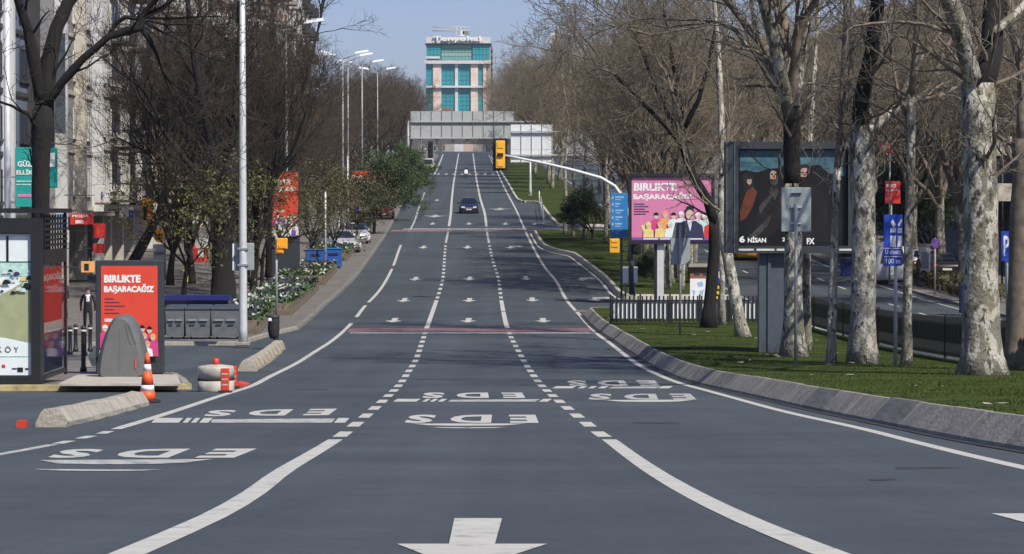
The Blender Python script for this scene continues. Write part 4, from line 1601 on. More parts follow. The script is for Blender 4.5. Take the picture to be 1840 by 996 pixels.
zbase = 300
core = tbox(767, 882, 80, zbase, 1.5, 24, 'core', 'wall_stone')
for x0, x1, m, d in ((765, 778, 'tower_glass', 0.6), (778, 793, 'tower_stone', 0.0), (793, 817.5, 'tower_glass', .7), (817.5, 823, 'wall_white', .1), (823, 846, 'tower_glass', .7), (846, 859, 'tower_stone', 0.0), (859, 868, 'tower_glass', .6), (868, 874, 'tower_stone', .1)):
    glass = 'glass' in m
    if not glass:
        tbox(x0, x1, 112, zbase, d, 1.5, 'pilaster', m)
    else:
        for k in range(18):
            ya, yb = 114 + k * 7.6, 114 + (k + 1) * 7.6 - .5
            if yb > 250:
                break
            nx = max(1, int((x1 - x0) / 7))
            for j in range(nx):
                xa = x0 + (x1 - x0) * j / nx
                tbox(xa + .2, xa + (x1 - x0) / nx - .2, ya, yb, d, 1.5, 'glass_panel', m)
for y0, y1, x0, x1 in ((109, 115, 763, 882), (154.5, 158, 766, 876)):
    tbox(x0, x1, y0, y1, -1.0, 1.5, 'cornice', 'wall_white')
for (x0, x1, m, rows) in ((766, 792, 'tower_glass', 3), (793, 848, 'tower_glass_green', 4), (849, 880, 'tower_glass', 3)):
    for k in range(rows):
        ya, yb = 80.5 + 28 * k / rows, 80.5 + 28 * (k + 1) / rows - .6
        nx = int((x1 - x0) / 6)
        for j in range(nx):
            xa = x0 + (x1 - x0) * j / nx
            mm = m if not (m == 'tower_glass_green' and k == 2) else 'tower_glass_pale'
            tbox(xa + .2, xa + (x1 - x0) / nx - .2, ya, yb, .4 if m == 'tower_glass' else 1.0, 1.5, 'glass_panel', mm)
tbox(765, 790, 101.5, 105.5, -.4, 1.4, 'balcony_band', 'wall_white')
tbox(764, 883, 78, 80, -.5, 25, 'roof_edge', 'slab_dark')
par = tbox(766, 881, 67, 78, 0, 24, 'parapet', 'wall_white')
mb = MB()
a, b = tw(779, 77), tw(864, 65)
add_text(mb, 'Tenyohal', a[0] - tb.x, b[0] - tb.x, a[1] - zr(TY), b[1] - zr(TY), -1.0, 0, .015)
lt = mb.build('rooftop_letters', 'white', tower)
sol = lt.modifiers.new('thickness', 'SOLIDIFY')
sol.thickness = .5
mb = MB()
for xx in (778, 800, 822, 844, 866):
    p = tw(xx, 72)
    mb.box(p[0] - tb.x - .1, p[0] - tb.x + .1, -1.2, 0.0, p[1] - zr(TY) - 1, p[1] - zr(TY) - .8)
mb.build('letter_bracket', 'black_metal', tower)
# right flank crossed by dark bands
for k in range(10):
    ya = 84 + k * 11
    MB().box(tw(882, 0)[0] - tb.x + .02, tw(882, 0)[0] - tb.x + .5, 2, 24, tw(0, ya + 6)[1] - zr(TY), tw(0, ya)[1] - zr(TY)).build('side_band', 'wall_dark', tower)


def crane(px, base_py, top_py, Y, jib_l, jib_r, m, label, hw=.9):
    b = at(px, base_py, Y)
    t = at(px, top_py, Y)
    c = thing('tower_crane', label, 'crane', (b.x, Y, zr(Y)))
    Hh = t.z - zr(Y)
    mb = MB()
    n = int(Hh / 3)
    for sx in (-hw, hw):
        for sy in (-hw, hw):
            mb.box(sx - .14, sx + .14, sy - .14, sy + .14, 0, Hh)
    for k in range(n):
        z0_, z1_ = Hh * k / n, Hh * (k + 1) / n
        s = 1 if k % 2 else -1
        mb.tube([(-hw * s, -hw, z0_), (hw * s, -hw, z1_)], .09, 4)
        mb.tube([(-hw, -hw * s, z0_), (-hw, hw * s, z1_)], .09, 4)
    mb.build('mast', m, c)
    j = MB()
    xl, xr = mpx(jib_l - px, Y), mpx(jib_r - px, Y)
    for yy, zz in ((-.7, 0), (.7, 0), (0, 1.5)):
        j.tube([(xl, yy, Hh - 1.5 + zz), (xr, yy, Hh - 1.5 + zz)], .16, 4)
    k = xl
    s = 0
    while k < xr - 1.6:
        j.tube([(k, -.7, Hh - 1.5), (k + .8, 0, Hh), (k + 1.6, -.7, Hh - 1.5)], .08, 4)
        k += 1.6
    j.build('jib', m, c)
    MB().box(xr - 3.2, xr - .6, -1, 1, Hh - 3.2, Hh - 1.6).build('counterweight', 'wall_grey', c)
    MB().box(.9, 2.5, -1, .8, Hh - 4, Hh - 1.7, ch=.1).build('cab', 'white', c)
    return c


crane(824, 230, 49, 1180, 777, 845, 'pale_metal', 'pale tower crane with a level jib above the glass tower')
c2 = thing('telecom_mast', 'dark lattice mast with white and orange dish boxes above the right trees', 'mast', (at(1000, 120, 820).x, 820, zr(820)))
Hh = at(1000, 62, 820).z - zr(820)
mb = MB()
for sx in (-.6, .6):
    for sy in (-.6, .6):
        mb.tube([(sx, sy, 0), (sx * .7, sy * .7, Hh)], .12, 5)
for k in range(18):
    s = 1 if k % 2 else -1
    mb.tube([(-.6 * s, -.6, Hh * k / 18), (.6 * s, -.6, Hh * (k + 1) / 18)], .07, 4)
mb.build('mast', 'wall_brick', c2)
MB().box(-2.0, -.7, -.8, .6, Hh - 2.6, Hh + .2, ch=.15).build('antenna_box', 'white', c2)
MB().box(-.5, 1.0, -.8, .8, Hh - 3.2, Hh + .3, ch=.15).build('antenna_box', 'wall_ochre', c2)
MB().tube([(0, 0, Hh), (0, 0, Hh + 1.6)], .4, 8).build('beacon', 'dark_grey_metal', c2)
MB().tube([(.8, 0, Hh - 3), (1.6, 0, Hh - 6)], .3, 6).build('boom', 'wall_ochre', c2)
# low pale wall and roofs at the crest
wl = thing('site_wall', 'low pale wall across the end of the road at the crest', 'wall', (at(832, 266, 668).x, 668, zr(668)))
for i, m in enumerate(('wall_stone', 'wall_white', 'wall_pink', 'wall_stone')):
    x = -4.4 + i * 2.3
    MB().box(x, x + 2.26, -.15, .15, -.2, 1.75).build('panel', m, wl)
tr = thing('building', 'low dark stone terrace across the hilltop behind the gantry', 'building', (at(832, 0, 790).x, 790, zr(790)))
MB().box(-24, 24, 0, 9, -1, 9.2).build('wall', 'wall_dark', tr)
MB().box(-24.4, 24.4, -.4, 9.4, 9.2, 9.6).build('roof', 'slab_dark', tr)
for k in range(14):
    for q in range(2):
        f, g = WIN[('std', 'off_white', 'window_glass')]
        inst('pane', g, inst('window', f, tr, (-22 + k * 3.4, -.03, 2.6 + q * 3.6)))
rd = thing('small_house', 'small red-roofed house below the tower', 'house', (at(803, 215, 860).x, 860, zr(860)))
MB().box(-4.2, 4.2, 0, 8, 0, 14.6).build('wall', 'wall_white', rd)
MB().prism([(-4.8, 14.6), (4.8, 14.6), (0, 17.2)], -.5, 8.5).build('roof', 'wall_brick', rd)
for x in (-2.6, 0, 2.6):
    f, g = WIN[('std', 'off_white', 'window_glass')]
    inst('pane', g, inst('window', f, rd, (x, -.03, 12.9)))


# ------------------------------------------------------------------ street furniture
def frame_at(px, py, h):
    """Base point plus a converter from photo pixels to local x, z at that depth."""
    b = G(px, py, h)
    def L(x, y, off=0.0):
        p = at(x, y, b.y + off) - b
        return p.x, p.z
    return b, L


def rect(mb, L, x0, y0, x1, y1, d0, d1, mi=0, ch=0.0):
    a, b = L(x0, y1), L(x1, y0)
    return mb.box(a[0], b[0], d0, d1, a[1], b[1], mi, ch=ch)


def crowd_print(mb, L, heads, y_bot, d, skin_mi, cols, r):
    """Flat printed cartoon people: body, head, hair."""
    for i, (hx, hy, c, hc) in enumerate(heads):
        x, z = L(hx, hy)
        xb, zb = L(hx, y_bot)
        mb.add([(x - r * 1.7, d, zb), (x + r * 1.7, d, zb), (x + r * 1.5, d, z - r * 1.6), (x + r * .5, d, z - r * 1.05), (x - r * .5, d, z - r * 1.05), (x - r * 1.5, d, z - r * 1.6)], [tuple(range(6))], cols[c])
        mb.disc(x, z, r, d - .003, 12, skin_mi, .82, 1.05)
        mb.add([(x + r * .88 * math.cos(t), d - .006, z + r * .1 + r * 1.05 * math.sin(t)) for t in [math.pi * k / 8 for k in range(9)]], [tuple(range(9))], cols[hc])


def poster_stand(name, label, base, h, x0, y0, x1, y1, fr, body, with_text=True, seed=0, low=None):
    """City-light poster: dark case, white-edged red print with headline and a row of people."""
    b, L = frame_at(*base, h)
    t = thing(name, label, 'poster stand', b)
    mb = MB()
    rect(mb, L, x0, y0, x1, base[1], .0, .28, 0, .02)
    mb.build('case', 'dark_grey_metal', t)
    mb = MB()
    rect(mb, L, x0 + fr, y0 + fr, x1 - fr, y1, -.012, -.001)
    p = mb.build('poster', 'poster_red', t)
    mb = MB()
    W = x1 - x0 - 2 * fr
    Hh = y1 - y0 - fr
    xa, ya = x0 + fr, y0 + fr
    if with_text:
        for s, fx, fy0, fy1 in (('BIRLIKTE', .70, .10, .185), ('BAŞARACAĞIZ', .94, .20, .31)):
            a, c = L(xa + W * .05, ya + Hh * fy1), L(xa + W * fx, ya + Hh * fy0)
            add_text(mb, s, a[0], c[0], a[1], c[1], -.017, 0, .055)
        for k in range(5):
            rect(mb, L, xa + W * .06, ya + Hh * (.36 + k * .04), xa + W * (.22 + .1 * (k % 3)), ya + Hh * (.372 + k * .04), -.016, -.013, 6)
        rect(mb, L, xa + W * .06, ya + Hh * .585, xa + W * .45, ya + Hh * .62, -.016, -.013, 1)
    R = random.Random(seed)
    heads = []
    for row, (fy, n) in enumerate(((.70, 7), (.78, 6), (.87, 5))):
        for k in range(n):
            heads.append((xa + W * (.07 + .86 * (k + .5 * (row % 2)) / (n - .5)), ya + Hh * fy + R.uniform(-2, 2) * Hh / 200, R.choice((2, 3, 4, 5, 5)), R.choice((4, 4, 5, 7))))
    r = mpx(W * .058, b.y)
    for i, hd in enumerate(heads):
        crowd_print(mb, L, [hd], ya + Hh, -.018 - .008 * i, 8, {2: 2, 3: 3, 4: 4, 5: 5, 7: 7}, r)
    (lambda o: tag(o, kind='stuff'))(mb.build('print', ['white', 'off_white', 'magenta', 'purple', 'ink_black', 'white', 'ink_navy', 'orange_ink', 'skin_ink'], p))
    MB().box(L(x0, 0)[0] + .3, L(x1, 0)[0] - .3, .02, .26, -.1, .02).build('foot', 'black_metal', t)
    return t


poster_stand('poster_stand', 'dark-framed red poster stand behind the grey bell-shaped container', (232, 672), HP, 172, 468, 293, 640, 10, None, True, 1)
poster_stand('poster_stand', 'red poster half hidden by trees, above the yellow signal on the left', (512, 505), HP, 488, 308, 538, 425, 2.5, None, True, 2)
poster_stand('poster_stand', 'small red poster farther up the left pavement, by the thin lamp post', (648, 422), HP, 630, 306, 666, 380, 1.6, None, True, 3)

# --- bus shelter at the left edge
b, L = frame_at(60, 690, HP)
sh = thing('bus_shelter', 'black bus shelter with a white and green light-box poster at the left edge', 'bus shelter', b)
mb = MB()
rect(mb, L, -130, 392, 72, 420, .0, .42)
rect(mb, L, -130, 676, 72, 690, .0, .42)
rect(mb, L, 56, 420, 72, 676, .0, .42)
rect(mb, L, -130, 420, -70, 676, .0, .42)
rect(mb, L, -70, 420, 56, 676, .14, .42)
mb.build('light_box', 'black_metal', sh)
mb = MB()
rect(mb, L, -69, 421, 55, 675, .10, .13)
pst = mb.build('poster', 'pale_ink', sh)
mb = MB()
a = [L(-69, 600), L(-69, 575), L(-20, 540), L(20, 520), L(55, 497), L(55, 617), L(10, 607)]
mb.add([(x, .094, z) for x, z in a], [tuple(range(len(a)))], 0)
rect(mb, L, -60, 470, 55, 497, .092, .098, 1)
rect(mb, L, 10, 424, 14, 470, .088, .091, 2)
rect(mb, L, -69, 470, 55, 472, .088, .091, 2)
R_ = random.Random(4)
for k in range(46):
    x = R_.uniform(-60, 52)
    y = R_.uniform(484, 528) - max(0, x) * .2 * R_.random()
    s = R_.uniform(3, 8)
    d = .09 - k * .0012
    p = [L(x - s, y + s * .5), L(x + s, y + s * .4), L(x + s * .8, y - s * .2), L(x + s * .4, y - s * .6), L(x - s * .5, y - s * .6), L(x - s * .9, y - s * .1)]
    mb.add([(q[0], d, q[1]) for q in p], [tuple(range(6))], R_.choice((1, 2, 3, 4, 5, 1)))
a, c = L(-68, 634), L(32, 622)
add_text(mb, 'B A K I R K Ö Y', a[0], c[0], a[1], c[1], .09, 2, .0)
rect(mb, L, 30, 661, 40, 669, .088, .095, 2)
rect(mb, L, 20, 662, 29, 664, .088, .095, 3)
rect(mb, L, 44, 662, 50, 665, .088, .095, 3)
rect(mb, L, -69, 640, 55, 641.5, .09, .097, 1)
rect(mb, L, 2, 656, 8, 661, .088, .095, 6)
tag(mb.build('print', ['sage_ink', 'mint_ink', 'ink_black', 'ink_navy', 'off_white', 'yellow_ink', 'banner_red'], pst), kind='stuff')
# slatted return side of the shelter, running away from the camera
x0 = L(72, 690)[0]
yb = .42
side = MB()
ZT = L(0, 383)[1]
ZL = L(0, 450)[1]
side.box(x0 - .06, x0, yb, yb + .1, 0, ZT)
side.box(x0 - .06, x0, 3.5, 3.6, 0, ZT)
side.box(x0 - .06, x0 + .01, yb + .1, 3.5, ZL - .3, ZL)
side.box(x0 - .06, x0 + .01, yb + .1, 3.5, .06, .14)
side.build('side_frame', 'black_metal', sh)
for k in range(6):
    z = ZL + .07 + k * (ZT - ZL - .1) / 6
    MB().box(x0 - .05, x0 + .03, yb + .102, 3.498, z, z + .05).build('slat', 'black_metal', sh)
for k in range(9):
    y = yb + .3 + k * .36
    MB().box(x0 - .045, x0 - .01, y, y + .06, ZL + .002, ZT - .03).build('slat_spacer', 'black_metal', sh)
gl = MB().box(x0 - .035, x0 - .02, yb + .1, 3.5, .14, ZL - .3).build('side_glass', 'clear_glass', sh)
mb = MB()
M = Matrix.Rotation(math.pi / 2, 4, 'Z')
mb.box(x0 - .10, x0 - .07, .7, 3.3, 1.25, 2.75, 0)
mb.box(x0 - .11, x0 - .066, .7, 3.3, 1.02, 1.24, 1)
mb.box(x0 - .11, x0 - .066, .7, 3.3, .18, 1.0, 2)
sp = mb.build('side_poster', ['banner_red', 'off_white', 'ink_navy'], sh)
mb = MB()
for s, z0, z1 in (('BIRLIKTE', 2.38, 2.58), ('BAŞARACAĞIZ', 2.10, 2.32)):
    add_text(mb, s, .9, 3.1, z0, z1, 0, 0, .03, Matrix.Translation((x0 - .062, 0, 0)) @ M)
mb.build('print', 'white', sp)
MB().box(L(-130, 0)[0], x0 + .1, .3, 3.7, ZT, ZT + .1).build('roof', 'black_metal', sh)
MB().box(x0 - 1.9, x0 - .4, 2.4, 2.9, .42, .47).build('seat', 'grey_metal', sh)
for xx in (x0 - 1.8, x0 - .5):
    MB().box(xx - .03, xx + .03, 2.6, 2.7, 0, .42).build('seat_leg', 'black_metal', sh)

# --- grey bell container for bottles
b, L = frame_at(216, 682, HP)
bell = thing('bottle_bank', 'grey bell-shaped bottle bank in front of the red poster', 'recycling bin', (b.x, b.y, b.z))
s = mpx(1, b.y)
prof = [(-44, 10), (-43, 24), (-38, 50), (-28, 80), (-16, 103), (-8, 110), (8, 110), (18, 103), (30, 80), (39, 50), (44, 24), (44, 10), (36, 0), (-34, 0)]
_q = []
for i in range(len(prof)):
    p0, p1, p2, p3 = [Vector(prof[j % len(prof)]) for j in (i - 1, i, i + 1, i + 2)]
    for t_ in (0, .33, .67):
        _q.append(tuple(0.5 * ((2 * p1) + (p2 - p0) * t_ + (2 * p0 - 5 * p1 + 4 * p2 - p3) * t_ * t_ + (3 * p1 - p0 - 3 * p2 + p3) * t_ ** 3)))
prof = [(x, max(0, z_)) for x, z_ in _q]
mb = MB()
rings = []
for dy, k in ((0.0, .80), (.10, .95), (.22, 1.0), (.85, 1.0), (1.0, .93), (1.08, .8)):
    rings.append([((x * k) * s, dy, (z * (k * .3 + .7)) * s) for x, z in prof])
n = len(prof)
V = [p for r in rings for p in r]
Fc = [tuple(range(n)), tuple(reversed(range((len(rings) - 1) * n, len(rings) * n)))]
for i in range(len(rings) - 1):
    Fc += [(i * n + k, (i + 1) * n + k, (i + 1) * n + (k + 1) % n, i * n + (k + 1) % n) for k in range(n)]
mb.add(V, Fc[:2])
mb.add(V, Fc[2:], 0, True)
bd = mb.build('shell', 'bin_plastic', bell)
MB().box(-.008, .008, -.006, .02, .12, 1.08).build('seam', 'bin_plastic', bd)
for xx in (.22, .34):
    MB().prism([(xx * .5, 1.20), (xx * .62, 1.20), (xx + .03, .75), (xx, .75)], -.012, .05).build('rib', 'bin_plastic', bd)
MB().box(-.46, .46, .08, 1.0, -.06, .02).build('base', 'black_metal', bell)
MB().box(.33, .36, -.02, .0, .2, .42).build('sticker', 'poster_red', bell)
# concrete plinth under it
pl = [G(105, 694, HP), G(326, 694, HP), G(318, 677, HP), G(140, 677, HP)]
mb = MB()
mb.add([(p.x, p.y, p.z + .004) for p in pl] + [(p.x, p.y, p.z + .05) for p in pl], [(4, 5, 6, 7), (0, 1, 5, 4), (1, 2, 6, 5), (2, 3, 7, 6), (3, 0, 4, 7)])
tag(mb.build('plinth', 'kerb_pale'), 'pale concrete plinth under the bell-shaped bottle bank', 'plinth')
bell.location.z += .05

# --- traffic cone
b = G(265, 724)
cone = thing('traffic_cone', 'orange and white traffic cone at the end of the concrete block', 'traffic cone', b)
Hc = mpx(90, b.y)
MB().box(-.21, .21, -.21, .21, 0, .05, ch=.015).build('base', 'rubber', cone)


def cone_ring(t0, t1, m, nm):
    r = lambda t: .15 * (1 - t) + .032 * t
    return MB().lathe([(r(t0), .05 + (Hc - .05) * t0), (r(t1), .05 + (Hc - .05) * t1)], 18).build(nm, m, cone)


for t0, t1, m, nm in ((0, .2, 'cone_orange', 'cone_section'), (.2, .32, 'white', 'reflective_band'), (.32, .62, 'cone_orange', 'cone_section'), (.62, .76, 'white', 'reflective_band'), (.76, 1.0, 'cone_orange', 'cone_section')):
    cone_ring(t0, t1, m, nm)
# --- concrete blocks
def block(name, label, p0, p1, w, h, m, stripes=0):
    a, c = G(*p0), G(*p1)
    t = thing(name, label, 'barrier', a)
    d = c - a
    L_ = math.hypot(d.x, d.y)
    ux, uy = d.x / L_, d.y / L_
    mb = MB()
    prof = [(-w / 2, 0), (-w / 2, .07), (-w * .28, h - .03), (-w * .22, h), (w * .22, h), (w * .28, h - .03), (w / 2, .07), (w / 2, 0)]
    n = 12
    R = random.Random(len(label))
    V, k = [], len(prof)
    for i in range(n + 1):
        f = i / n
        yy = a.y + d.y * f
        for x, z in prof:
            V.append((d.x * f + x * uy + R.gauss(0, .006), d.y * f - x * ux, zr(yy) - a.z + z + R.gauss(0, .006)))
    Fc = [tuple(range(k)), tuple(reversed(range(n * k, n * k + k)))]
    for i in range(n):
        Fc += [(i * k + j, (i + 1) * k + j, (i + 1) * k + (j + 1) % k, i * k + (j + 1) % k) for j in range(k)]
    mb.add(V, Fc)
    o = mb.build('body', m, t)
    for q in range(stripes):
        f = (q + .5) / stripes
        sb = MB()
        P = []
        for ff in (f - .018, f + .018):
            yy = a.y + d.y * ff
            for x, z in ((w / 2 + .004, .075), (w * .28 + .006, h - .03), (w * .22 + .002, h + .004)):
                P.append((d.x * ff + x * uy, d.y * ff - x * ux, zr(yy) - a.z + z))
        sb.add(P, [(0, 3, 4, 1), (1, 4, 5, 2)])
        sb.build('stripe', 'barrier_yellow', o)
    return t


blk = block('concrete_block', 'long pale concrete block lying at the mouth of the side street', (92, 768), (246, 729), .42, .24, 'barrier_concrete', 0)
MB().box(-.42, -.30, -.25, -.05, 0, .10).build('reflector', 'plastic_red', blk)
block('concrete_block', 'concrete block with worn yellow stripes beside the edge line', (444, 668), (500, 628), .48, .30, 'barrier_concrete', 9)
# --- water-filled barrel and red panels
b, L = frame_at(388, 704, 0)
br = thing('traffic_barrel', 'stubby white barrel with a black waist band and a red lamp on top', 'barrel', b)
r = mpx(33, b.y)
z = lambda py: L(0, py)[1]
MB().lathe([(r * .96, 0), (r, .04), (r, z(683))], 20).build('lower_shell', 'plastic_white', br)
MB().lathe([(r * 1.01, z(683)), (r * 1.01, z(679))], 20).build('band', 'rubber', br)
MB().lathe([(r, z(679)), (r, z(662)), (r * .95, z(658)), (r * .3, z(655))], 20).build('upper_shell', 'plastic_white', br)
MB().lathe([(.07, z(656)), (.07, z(646)), (.045, z(644))], 12).build('lamp', 'plastic_red', br)
for i, (xa, xb, ya, yb, off) in enumerate(((395, 410, 706, 662, -.35), (414, 424, 698, 658, .1))):
    b, L = frame_at((xa + xb) / 2, ya, 0)
    t = thing('warning_post', ('wider' if i == 0 else 'narrower') + ' red and white plastic warning post beside the barrel', 'warning post', b)
    x0, x1, zz = L(xa, 0)[0], L(xb, 0)[0], L(0, yb)[1]
    MB().box(x0, x1, -.04, .04, .04, zz, ch=.012).build('panel', 'plastic_red', t)
    MB().box(x0 - .05, x1 + .05, -.13, .13, 0, .04).build('foot', 'rubber', t)
    for k in range(3):
        MB().box(x0 + .02, x1 - .02, -.046, -.041, zz * (.3 + .22 * k), zz * (.36 + .22 * k)).build('reflector', 'plastic_white', t)
b = G(432, 694)
t = thing('fallen_panel', 'broken red plastic panel lying on the edge line', 'debris', b)
MB().prism([(-.12, .0), (.14, .0), (.16, .04), (-.05, .09)], -.25, .5).build('panel', 'plastic_red', t)
MB().prism([(-.2, .0), (-.02, .0), (-.06, .05), (-.16, .06)], -.6, -.28).build('shard', 'rubber', t)

# --- row of steel bins
for i, (xa, xb, lb) in enumerate(((296, 330, 'left steel bin of the three behind the red poster'), (331, 377, 'middle steel bin of the three on the left pavement'), (378, 428, 'right steel bin of the three, next to the tall lamp post'))):
    b, L = frame_at((xa + xb) / 2, 616, .0)
    t = thing('waste_container', 'grey ' + lb, 'bin', (b.x, b.y, zr(b.y)), 0, 'steel bins on the left pavement')
    x0, x1 = L(xa, 0)[0], L(xb, 0)[0]
    zt = L(0, 556)[1]
    mb = MB()
    mb.add([(x0 + .03, 0, .2), (x1 - .03, 0, .2), (x1 - .03, .85, .2), (x0 + .03, .85, .2), (x0, -.08, zt), (x1, -.08, zt), (x1, .95, zt), (x0, .95, zt)], [(0, 3, 2, 1), (0, 1, 5, 4), (1, 2, 6, 5), (2, 3, 7, 6), (3, 0, 4, 7), (4, 5, 6, 7)])
    bo = mb.build('body', 'container_steel', t)
    w = x1 - x0
    for q in (.28, .72):
        xc = x0 + w * q
        MB().box(xc - w * .17, xc + w * .17, -.11, -.02, zt * .66, zt * .70).build('rib', 'grey_metal', bo)
        MB().box(xc - w * .10, xc + w * .10, -.085, -.02, zt * .54, zt * .57).build('rib', 'slate_metal', bo)
    MB().box(x0 - .03, x1 + .03, -.12, 1.0, zt, zt + .05, ch=.01).build('rim', 'slate_metal', t)
    MB().prism([(x0, zt + .05), (x1, zt + .05), (x1 - .05, zt + .14), (x0 + .05, zt + .14)], -.06, .95).build('lid', 'slate_metal', t)
    for sx in (x0 + .12, x1 - .12):
        for sy in (.1, .75):
            MB().tube([(sx - .03, sy, .09), (sx + .03, sy, .09)], .09, 10).build('wheel', 'rubber', t)
b, L = frame_at(340, 610, .0)
bb = thing('skip', 'long navy blue lidded skip behind the grey steel bins', 'skip', (b.x, b.y + .4, zr(b.y)))
x0, x1, zt = L(282, 0)[0], L(406, 0)[0], L(0, 533)[1]
MB().box(x0 + .05, x1 - .05, .6, 1.6, .1, zt - .16).build('body', 'car_black', bb)
MB().prism([(x0, zt - .17), (x1, zt - .17), (x1 - .06, zt), (x0 + .06, zt)], .5, 1.7).build('lid', 'navy_plastic', bb)

# --- lamp posts
def lamp_post(label, px, py, h, Hh, heads, r0=.13, cabinet=False, group=None, loc=None, m='pale_metal'):
    b = loc if loc is not None else G(px, py, h)
    t = thing('lamp_post', label, 'lamp post', b, 0, group)
    MB().tube([(0, 0, 0), (0, 0, .5), (0, 0, Hh * .5), (0, 0, Hh)], [r0 * 1.15, r0, r0 * .8, r0 * .55], 10).build('pole', m, t)
    MB().box(-.22, .22, -.22, .22, -.05, .06, ch=.02).build('base_plate', 'kerb_concrete', t)
    for s in heads:
        a = MB().tube([(0, 0, Hh - .15), (s * .7, 0, Hh + .12), (s * 1.0, 0, Hh + .2)], [.05, .045, .04], 6).build('arm', m, t)
        mb = MB()
        for x in ((s * .95, s * 2.15),):
            x0, x1 = min(x), max(x)
            mb.add([(x0, -.17, Hh + .12), (x1, -.17, Hh + .12), (x1, .17, Hh + .12), (x0, .17, Hh + .12), (x0 + .12, -.1, Hh + .30), (x1 - .12, -.1, Hh + .30), (x1 - .12, .1, Hh + .30), (x0 + .12, .1, Hh + .30)],
                   [(0, 3, 2, 1), (0, 1, 5, 4), (1, 2, 6, 5), (2, 3, 7, 6), (3, 0, 4, 7), (4, 5, 6, 7)])
        for i in range(len(mb.v)):
            x, y, zz = mb.v[i]
            mb.v[i] = (x, y, zz + abs(x) * .16)
        mb.build('lamp_head', 'sign_back_white', a)
    return t


lp = lamp_post('tall white lamp post with a grey control box, nearest on the left', 437, 618, HP, 14.0, (-1, 1), .14)
bY = lp.location.y
pz = lambda py: at(0, py, bY).z - lp.location.z
MB().box(-.30, .34, .15, .40, pz(487), pz(437), ch=.03).build('control_box', 'cabinet_grey', lp)
MB().box(-.36, -.31, .12, .44, pz(486), pz(438)).build('box_door', 'sign_back_white', lp)
for py in (447, 476):
    MB().box(-.17, .17, -.15, .15, pz(py) - .03, pz(py) + .03).build('clamp', 'grey_metal', lp)
for u, Y, lb in ((-10.0, 155, 'lamp post with two heads rising from the left trees, nearest of the far ones'), (-10.0, 226, 'double-headed lamp post, middle of the left row'), (-10.0, 236, 'double-headed lamp post just behind the middle one of the left row'), (-10.0, 268, 'double-headed lamp post standing clear of the treetops on the left'), (-10.1, 318, 'farthest visible double-headed lamp post on the left')):
    lamp_post(lb, 0, 0, 0, 14.0, (-1, 1), .10, loc=RP(u, Y, .1), m='grey_metal')
lamp_post('thin double-headed lamp post among the far median trees', 0, 0, 0, 17.6, (-1, 1), .13, loc=RP(9.0, 500, .2), m='limb_bark')
# thin poles on the left pavement
for px, py, top, lb in ((585, 484, 345, 'thin pale pole in front of the blue panels'), (609, 448, 358, 'thin pale pole behind the flower beds'), (625, 430, 280, 'tall thin pole by the small red poster'), (15, 640, -40, 'white steel pole at the far left edge'), (297, 500, 390, 'short thin pole near the round orange sign')):
    b, L = frame_at(px, py, HP)
    t = thing('pole', lb, 'pole', b)
    zt = L(0, top)[1]
    MB().tube([(0, 0, 0), (0, 0, zt)], .055 if px > 100 else .10, 8).build('shaft', 'pale_metal', t)
    MB().tube([(0, 0, zt), (0, 0, zt + .04)], .07, 8).build('cap', 'grey_metal', t)

# --- traffic signals
def signal_head(parent, x, y, zc, w, h, front=False, n=3, mtl='signal_yellow', plate=True):
    """Three-lamp head seen from behind (front=False) or from the front."""
    o = MB().box(x - w / 2, x + w / 2, y, y + .22, zc - h / 2, zc + h / 2, ch=.03).build('signal_head', mtl, parent)
    if plate:
        MB().box(x - w * .78, x + w * .78, y + .222, y + .25, zc - h * .58, zc + h * .58).build('backboard', 'black_metal', o)
    for k in range(n):
        z_ = zc + h * (.33 - .33 * k)
        MB().box(x - w * .33, x + w * .33, y - .03, y - .001, z_ - h * .11, z_ + h * .11, ch=.02).build('lamp_cover', mtl, o)
        MB().tube([(x, y + .25, z_), (x, y + .45, z_)], w * .36, 12).build('visor', 'black_metal', o)
    return o


b, L = frame_at(1135, 532, H2)
sm = thing('traffic_signal', 'curved cantilever mast carrying a large yellow signal over the right lane', 'traffic light', b)
arm = [(1135, 530), (1134, 440), (1130, 395), (1122, 360), (1105, 335), (1080, 320), (1030, 306), (980, 294), (930, 284), (905, 279)]
pts = []
for x, y in arm:
    q = L(x, y)
    pts.append((q[0], 0, max(q[1], 0)))
MB().tube(pts[:3], [.12, .11, .10], 10).build('pole', 'slate_metal', sm)
MB().tube(pts[2:], [.10, .095, .09, .085, .08, .07, .06, .055], 10).build('arm', 'pale_metal', sm)
x, z_ = L(899, 278)
w, h = mpx(17, b.y), mpx(50, b.y)
signal_head(sm, x, -.2, z_, w, h)
MB().box(x - w * .25, x + w * .3, -.30, -.21, z_ - .09, z_ + .07).build('bracket', 'black_metal', sm)
x, z_ = L(1104, 442)
signal_head(sm, x, -.2, z_, mpx(18, b.y), mpx(26, b.y), n=2, plate=False)
MB().tube([(x, -.05, z_), (L(1133, 442)[0], 0, z_)], .03, 6).build('bracket', 'black_metal', sm)
x, z_ = L(1144, 430)
o = MB().box(x - .2, x + .2, -.25, .05, z_ - .75, z_ + .75, ch=.04).build('signal_head', 'black_metal', sm)
for k in range(3):
    MB().tube([(x, -.25, z_ + .45 - .45 * k), (x, -.42, z_ + .43 - .45 * k)], .16, 12).build('visor', 'black_metal', o)
b, L = frame_at(1118, 535, H2)
bs = thing('road_sign', 'tall light-blue direction sign on the signal mast of the second lawn', 'sign', (b.x, b.y + .5, b.z))
mb = MB()
rect(mb, L, 1098, 347, 1129, 427, 0, .04, ch=.008)
pn = mb.build('panel', 'light_blue_sign', bs)
mb = MB()
R_ = random.Random(2)
